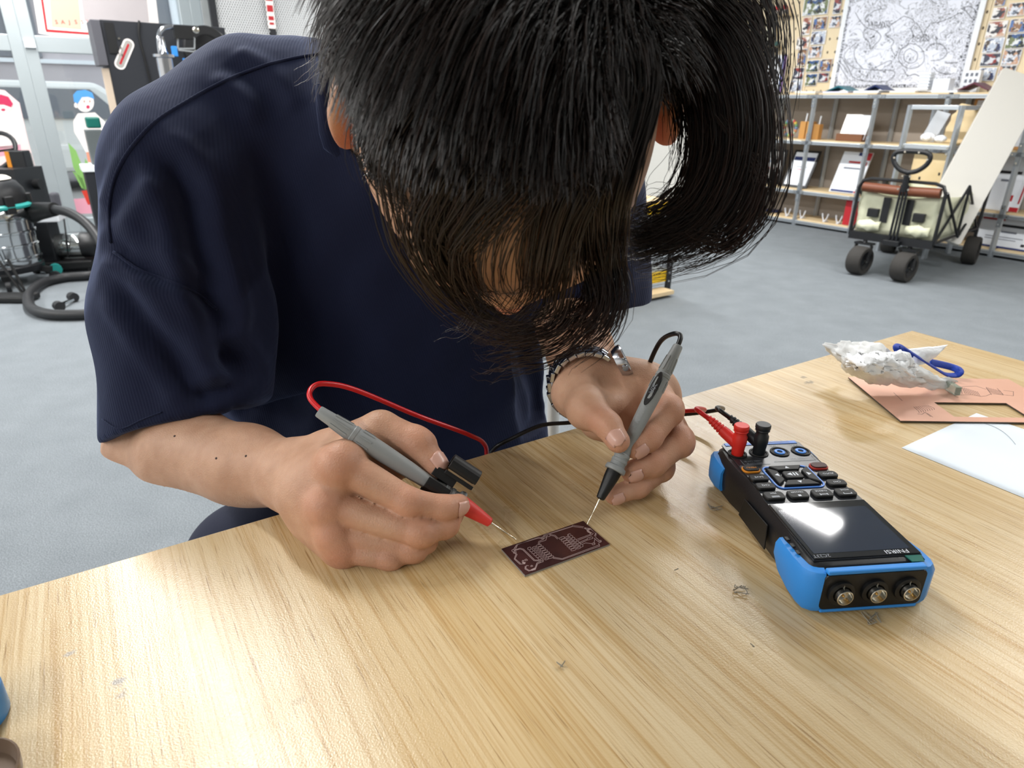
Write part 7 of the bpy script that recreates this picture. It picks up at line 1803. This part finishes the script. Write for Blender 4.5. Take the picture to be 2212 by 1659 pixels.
# ------------------------------------------------------------------ black machine panel, press, tower
def machine():
    e1 = 5.2; a = gp(215, 45, e1)[0]; b_ = gp(485, 58, e1)[0]; zt = 1.50
    t = thing('machine_cabinet', 'tall matt black machine cabinet with white pill shaped sticker', 'cabinet', room(e1+0.2, (a+b_)/2, 0))
    MB().box(room(e1+0.18, (a+b_)/2, zt/2), (b_-a, 0.36, zt), (E2, E1, UPV)).build('body', mat('matt_black', '#20232a', 0.6), t, bevel=0.004)
    MB().box(room(e1+0.10, a-0.028, 1.37), (0.05, 0.26, 0.25), (E2, E1, UPV)).build('side_cover', mat('dark_grey', '#55555c', 0.5), t, bevel=0.003)
    MB().box(room(e1+0.02, a-0.022, 0.62), (0.040, 0.03, 1.22), (E2, E1, UPV)).build('timber_edge', MATS['tan_wall'], t)
    MB().box(room(e1-0.004, a+0.045, 1.40), (0.05, 0.008, 0.17), (E2, E1, UPV)).build('latch_plate', MATS['blk_plastic2'], t)
    for z in (1.40, 1.35, 1.31): MB().cyl(room(e1-0.006, a+0.085, z), room(e1-0.013, a+0.085, z), 0.006, 8).build('screw', MATS['nickel'], t)
    MB().tube(spline([room(e1-0.01, *gp(300, 45, e1)), room(e1-0.012, *gp(300, 80, e1)), room(e1-0.012, *gp(315, 140, e1)), room(e1-0.012, *gp(330, 200, e1))], 6), 0.007, 8).build('cable', MATS['blk_plastic2'], t, smooth=SM)
    p0 = np.array(gp(279, 92, e1)); p1 = np.array(gp(258, 142, e1)); c = (p0+p1)/2; ax = nrm(np.append(p0-p1, 0)); L = np.linalg.norm(p0-p1); U = E2*ax[0]+UPV*ax[1]; V = E2*-ax[1]+UPV*ax[0]
    st = MB().prism(rrect(L+0.04, 0.062, 0.03), E1*(e1-0.0005)+E2*c[0]+UPV*c[1], (U, V, -E1), 0.0015).build('sticker', MATS['decal_white'], t)
    MB().prism(rrect(L+0.02, 0.044, 0.02), E1*(e1-0.0021)+E2*c[0]+UPV*c[1], (U, V, -E1), 0.0008).build('sticker_face', MATS['silver_sheet'], st); MB().prism(rrect(L-0.02, 0.012, 0.004), E1*(e1-0.003)+E2*c[0]+UPV*c[1], (U, V, -E1), 0.0008).build('print', MATS['red_print'], st)
    # spool on the top corner
    b2 = room(e1-0.12, *gp(440, 110, e1-0.12))
    t3 = thing('cable_reel', 'large black round reel in front of the machine cabinet', 'reel', room(e1-0.12, b_-0.05, 0.9)); cc = room(e1-0.10, *gp(446, 108, e1-0.10))
    MB().lathe(cc, E1, [(-0.04, 0.09), (-0.04, 0.135), (-0.035, 0.14), (0.035, 0.14), (0.04, 0.135), (0.04, 0.09), (-0.04, 0.09)], 36).build('rim', MATS['blk_plastic'], t3, smooth=SM); MB().lathe(cc, E1, [(-0.03, 0.02), (-0.03, 0.09), (0.03, 0.09), (0.03, 0.02)], 30).build('drum', MATS['wagon_black'], t3, smooth=SM)
    MB().bar(cc, np.array([cc[0], cc[1], 0]), 0.05, 0.05, E1).build('stand', MATS['wagon_black'], t3)
    # pneumatic press head
    e = e1-0.45; G = lambda x, y: room(e, *gp(x, y, e)); base = G(372, 300); base[2] = 0
    t4 = thing('pneumatic_press', 'silver pneumatic press head with curved tube and blue fittings', 'press', base)
    MB().tube(spline([G(352, 150), G(346, 115), G(343, 80), G(352, 62), G(372, 58), G(385, 60)], 6), 0.013, 10).build('hose', MATS['steel'], t4, smooth=SM)
    c0 = G(366, 190); MB().lathe(c0, UPV, [(-0.9, 0.045), (0, 0.045), (0.16, 0.045), (0.165, 0.06), (0.18, 0.06), (0.185, 0.03), (0.20, 0.022), (0.27, 0.020), (0.275, 0.014)], 20).build('cylinder', MATS['steel'], t4, smooth=SM)
    MB().box(G(395, 70), (0.10, 0.05, 0.07), (E2, E1, UPV)).build('valve_block', MATS['blk_plastic2'], t4); fr = MB()
    for q0, q1 in (((384, 82), (420, 82)), ((384, 105), (420, 105)), ((384, 82), (384, 105)), ((420, 82), (420, 105)), ((385, 108), (424, 112)), ((422, 108), (420, 150))): fr.bar(G(*q0), G(*q1), 0.008, 0.01, E1)
    fr.build('bracket', MATS['alu'], t4)
    MB().box(G(377, 111), (0.030, 0.03, 0.055), (E2, E1, UPV)).build('blue_fitting', MATS['blue_rubber'], t4, bevel=0.003); MB().box(G(399, 138), (0.012, 0.02, 0.06), (E2, E1, UPV)).build('blue_fitting', MATS['blue_rubber'], t4); MB().bar(G(379, 58), G(383, 84), 0.008, 0.008).build('yellow_tube', MATS['rack_yellow'], t4)
    MB().lathe(G(421, 66), -E1, [(0, 0.018), (0.03, 0.018), (0.035, 0.012)], 14).build('gauge', MATS['nickel'], t4, smooth=SM)
    MB().box(np.array([base[0], base[1], 0.25]), (0.35, 0.3, 0.5), (E2, E1, UPV)).build('pedestal', MATS['dark_grey'], t4)
    # drill tower with green cap
    e = 5.6; G = lambda x, y: room(e, *gp(x, y, e)); lo = G(213, 355); b3 = lo.copy(); b3[2] = 0
    t5 = thing('machine_column', 'grey machine column with green cap and white base', 'machine', b3); hi = G(204, 280)
    MB().box((lo+hi)/2, (0.10, 0.10, float(hi[2]-lo[2])), (E2, E1, UPV)).build('column', mat('grey_metal', '#5f6668', 0.4), t5, bevel=0.004); MB().box(hi+UPV*0.045, (0.085, 0.08, 0.07), (E2, E1, UPV)).build('cap', mat('green_plastic', '#10695e', 0.4), t5, bevel=0.01)
    MB().box(lo-UPV*0.02, (0.22, 0.22, 0.04), (E2, E1, UPV)).build('base_plate', MATS['white_paint'], t5, bevel=0.004); MB().box(np.array([lo[0], lo[1], (lo[2]-0.04)/2]), (0.20, 0.20, float(lo[2]-0.045)), (E2, E1, UPV)).build('cabinet', MATS['matt_black'], t5)
    MB().tube([lo+E2*0.05+UPV*0.06-E1*0.05, lo+E2*0.14+UPV*0.03-E1*0.10], 0.010, 8).build('crank', MATS['blk_plastic2'], t5)
machine()
# ------------------------------------------------------------------ vacuum cleaner, hose, pump, workbench gear
mat('chrome', '#c9ccce', 0.12, metal=1.0); mat('teal_plastic', '#2a8f8a', 0.35); mat('hose_black', '#1c1d20', 0.5); mat('clear_gloss', '#b9bdbd', 0.08, metal=0.9)
def vacuum():
    b = T(22, 612, 0); b[2] = 0
    t = thing('vacuum_cleaner', 'chrome drum vacuum cleaner with black lid and teal ring', 'vacuum cleaner', b)
    prof = [(0.12, 0.19), (0.135, 0.200)]
    for k in range(4):
        z = 0.16+k*0.075; prof += [(z, 0.200), (z+0.004, 0.207), (z+0.014, 0.207), (z+0.018, 0.200)]
    prof += [(0.455, 0.200), (0.46, 0.196)]
    MB().lathe(b, UPV, prof, 40).build('drum', MATS['chrome'], t, smooth=SM); MB().lathe(b, UPV, [(0.455, 0.20), (0.460, 0.222), (0.472, 0.224), (0.480, 0.218), (0.485, 0.20)], 40).build('seal_ring', MATS['teal_plastic'], t, smooth=SM)
    MB().lathe(b, UPV, [(0.48, 0.205), (0.52, 0.205), (0.56, 0.195), (0.60, 0.170), (0.62, 0.13), (0.625, 0.01)], 32).build('lid', MATS['blk_plastic'], t, smooth=SM); MB().lathe(b, UPV, [(0.618, 0.15), (0.632, 0.13), (0.636, 0.01)], 32).build('lid_top', MATS['cream_paper'], t, smooth=SM)
    for k in range(3):
        a = -0.5+k*0.9; d = R0*math.cos(a)-np.array([0, 1, 0])*math.sin(a); MB().box(b+d*0.208+UPV*0.48, (0.05, 0.03, 0.10), (nrm(np.cross(UPV, d)), d, UPV)).build('clamp', MATS['blk_plastic2'], t, bevel=0.006)
    for k in range(5):
        a = 2*math.pi*k/5+0.3; d = np.array([math.cos(a), math.sin(a), 0])
        MB().bar(b+d*0.08+UPV*0.10, b+d*0.24+UPV*0.075, 0.05, 0.03).build('foot', MATS['blk_plastic2'], t); MB().lathe(b+d*0.25+UPV*0.032-nrm(np.cross(d, UPV))*0.012, np.cross(d, UPV), [(0, 0.004), (0, 0.030), (0.024, 0.030), (0.024, 0.004)], 16).build('castor', MATS['hose_black'], t, smooth=SM)
    MB().lathe(b, UPV, [(0.085, 0.02), (0.085, 0.20), (0.12, 0.205), (0.13, 0.195)], 32).build('base', MATS['wagon_black'], t, smooth=SM)
    MB().lathe(T(125, 598, 0)+UPV*0.05, nrm(np.array([0.6, -0.8, 0])), [(-0.015, 0.01), (-0.015, 0.035), (0.015, 0.035), (0.015, 0.01)], 16).build('teal_castor', MATS['teal_plastic'], t, smooth=SM)
    # inlet and hose
    i0 = b+nrm(P(100, 455, 4.0)-b*1.0)*0+np.array([0.19, -0.05, 0.40]); con = [P(62, 462, 4.05), P(85, 456, 4.0), P(118, 452, 3.95)]
    MB().tube(con, [0.062, 0.052, 0.040], 14).build('inlet', MATS['blk_plastic2'], t, smooth=SM)
    hose = [P(118, 452, 3.95), P(150, 460, 3.9), P(185, 482, 3.85), P(215, 520, 3.8), P(240, 580, 3.75)]
    fl = [T(270, 640, 0)+UPV*0.03, T(235, 602, 0)+UPV*0.03, T(190, 606, 0)+UPV*0.03, T(140, 610, 0)+UPV*0.03, T(95, 622, 0)+UPV*0.03, T(66, 648, 0)+UPV*0.03, T(70, 676, 0)+UPV*0.03, T(105, 690, 0)+UPV*0.03, T(160, 692, 0)+UPV*0.03, T(230, 688, 0)+UPV*0.03, T(320, 680, 0)+UPV*0.03]
    MB().tube(spline(hose+fl, 8), 0.027, 12).build('hose', MATS['hose_black'], t, smooth=3.2)
    f2 = T(-5, 650, 0); MB().box(f2+UPV*0.02, (0.42, 0.12, 0.035), (nrm(R0), np.array([0, 1., 0]), UPV)).build('floor_nozzle', MATS['blk_plastic2'], t, bevel=0.01)
    for dx in (0, 22): MB().tube([P(-5+dx, 560, 3.75), T(52+dx*0.3, 640, 0)+UPV*0.01], 0.008, 8).build('wire', MATS['blk_plastic2'], t)
vacuum()
def pump():
    b = T(158, 582, 0)
    b = b*1.0; t = thing('air_pump', 'black cased air pump with silver motor drum on the carpet', 'pump', b)
    X = nrm(np.array([0.95, 0.3, 0])); Y = nrm(np.cross(UPV, X))
    MB().box(b+UPV*0.05, (0.30, 0.22, 0.05), (X, Y, UPV)).build('base', MATS['blk_plastic2'], t, bevel=0.008); MB().box(b-X*0.10+UPV*0.20, (0.10, 0.20, 0.25), (X, Y, UPV)).build('frame', MATS['wagon_black'], t, bevel=0.006)
    MB().lathe(b-X*0.06+UPV*0.16, X, [(0, 0.07), (0.01, 0.078), (0.16, 0.078), (0.17, 0.07), (0.17, 0.01)], 28).build('motor', MATS['clear_gloss'], t, smooth=SM); MB().lathe(b+X*0.09+UPV*0.16, X, [(0, 0.082), (0.06, 0.082), (0.09, 0.06), (0.09, 0.01)], 28).build('motor_cover', MATS['blk_plastic'], t, smooth=SM)
    MB().box(b-X*0.08+UPV*0.35, (0.20, 0.20, 0.045), (X, Y, UPV)).build('top_case', MATS['white_paint'], t, bevel=0.006); MB().tube(spline([b+X*0.02+UPV*0.33, b+X*0.04+UPV*0.26-Y*0.10, b+X*0.02+UPV*0.10-Y*0.10], 6), 0.005, 8).build('cable', MATS['blk_plastic2'], t)
    for s in (-1, 1):
        for s2 in (-1, 1): MB().cyl(b+X*0.12*s+Y*0.08*s2, b+X*0.12*s+Y*0.08*s2+UPV*0.026, 0.016, 10).build('foot', MATS['hose_black'], t)
    c = T(158, 655, 0); t2 = thing('castor_bracket', 'small black castor bracket lying inside the hose loop', 'bracket', c); MB().bar(c+UPV*0.02, T(140, 665, 0)+UPV*0.025, 0.02, 0.012).build('bar', MATS['chrome'], t2)
    for q in (T(160, 652, 0), T(130, 672, 0)): MB().lathe(q+UPV*0.028, nrm(np.array([0.8, -0.6, 0])), [(-0.02, 0.004), (-0.02, 0.026), (0.02, 0.026), (0.02, 0.004)], 14).build('wheel', MATS['hose_black'], t2, smooth=SM)
pump()
def sim_rig():
    d = 4.75; G = lambda x, y, dd=0: P(x, y, d+dd); b = G(40, 420); b[2] = 0
    t = thing('steering_rig', 'black steering wheel rig with orange stripe behind the vacuum cleaner', 'steering rig', b)
    c = G(-14, 328); pts = [c+R0*0.155*math.cos(a)+(UPV*0.8+np.array([0, 0.6, 0]))*0.155*math.sin(a) for a in [2*math.pi*k/28 for k in range(28)]]
    MB().tube(pts, 0.016, 10, closed=True).build('wheel_rim', MATS['blk_plastic'], t, smooth=SM)
    for a in (0.15, 2.1, 4.2): MB().bar(c, c+R0*0.15*math.cos(a)+UPV*0.12*math.sin(a), 0.03, 0.015).build('spoke', MATS['blk_plastic2'], t)
    MB().box(G(46, 360), (0.13, 0.08, 0.22), (nrm(R0), np.array([0, 1., 0]), nrm(UPV))).build('control_box', MATS['wagon_black'], t, bevel=0.006); MB().box(G(22, 353, -0.04), (0.030, 0.02, 0.16), (nrm(R0), np.array([0, 1., 0]), UPV)).build('orange_stripe', MATS['orange_rubber'], t)
    MB().cyl(np.array([*G(62, 330)[:2], 0.0]), G(62, 330), 0.014, 10).build('chrome_post', MATS['chrome'], t, smooth=SM); MB().lathe(G(80, 398), R0, [(-0.03, 0.02), (-0.03, 0.035), (0.03, 0.035), (0.03, 0.02)], 14).build('clamp_knob', MATS['blk_plastic2'], t, smooth=SM)
    MB().box(np.array([*G(30, 420)[:2], 0.30]), (0.30, 0.30, 0.60), (nrm(R0), np.array([0, 1., 0]), UPV)).build('pedestal', MATS['wagon_black'], t)
    MB().box(G(120, 432, 0.5), (0.06, 0.06, 0.12), (nrm(R0), np.array([0, 1., 0]), UPV)).build('foot_pad', MATS['dark_grey'], t, bevel=0.02)
sim_rig()
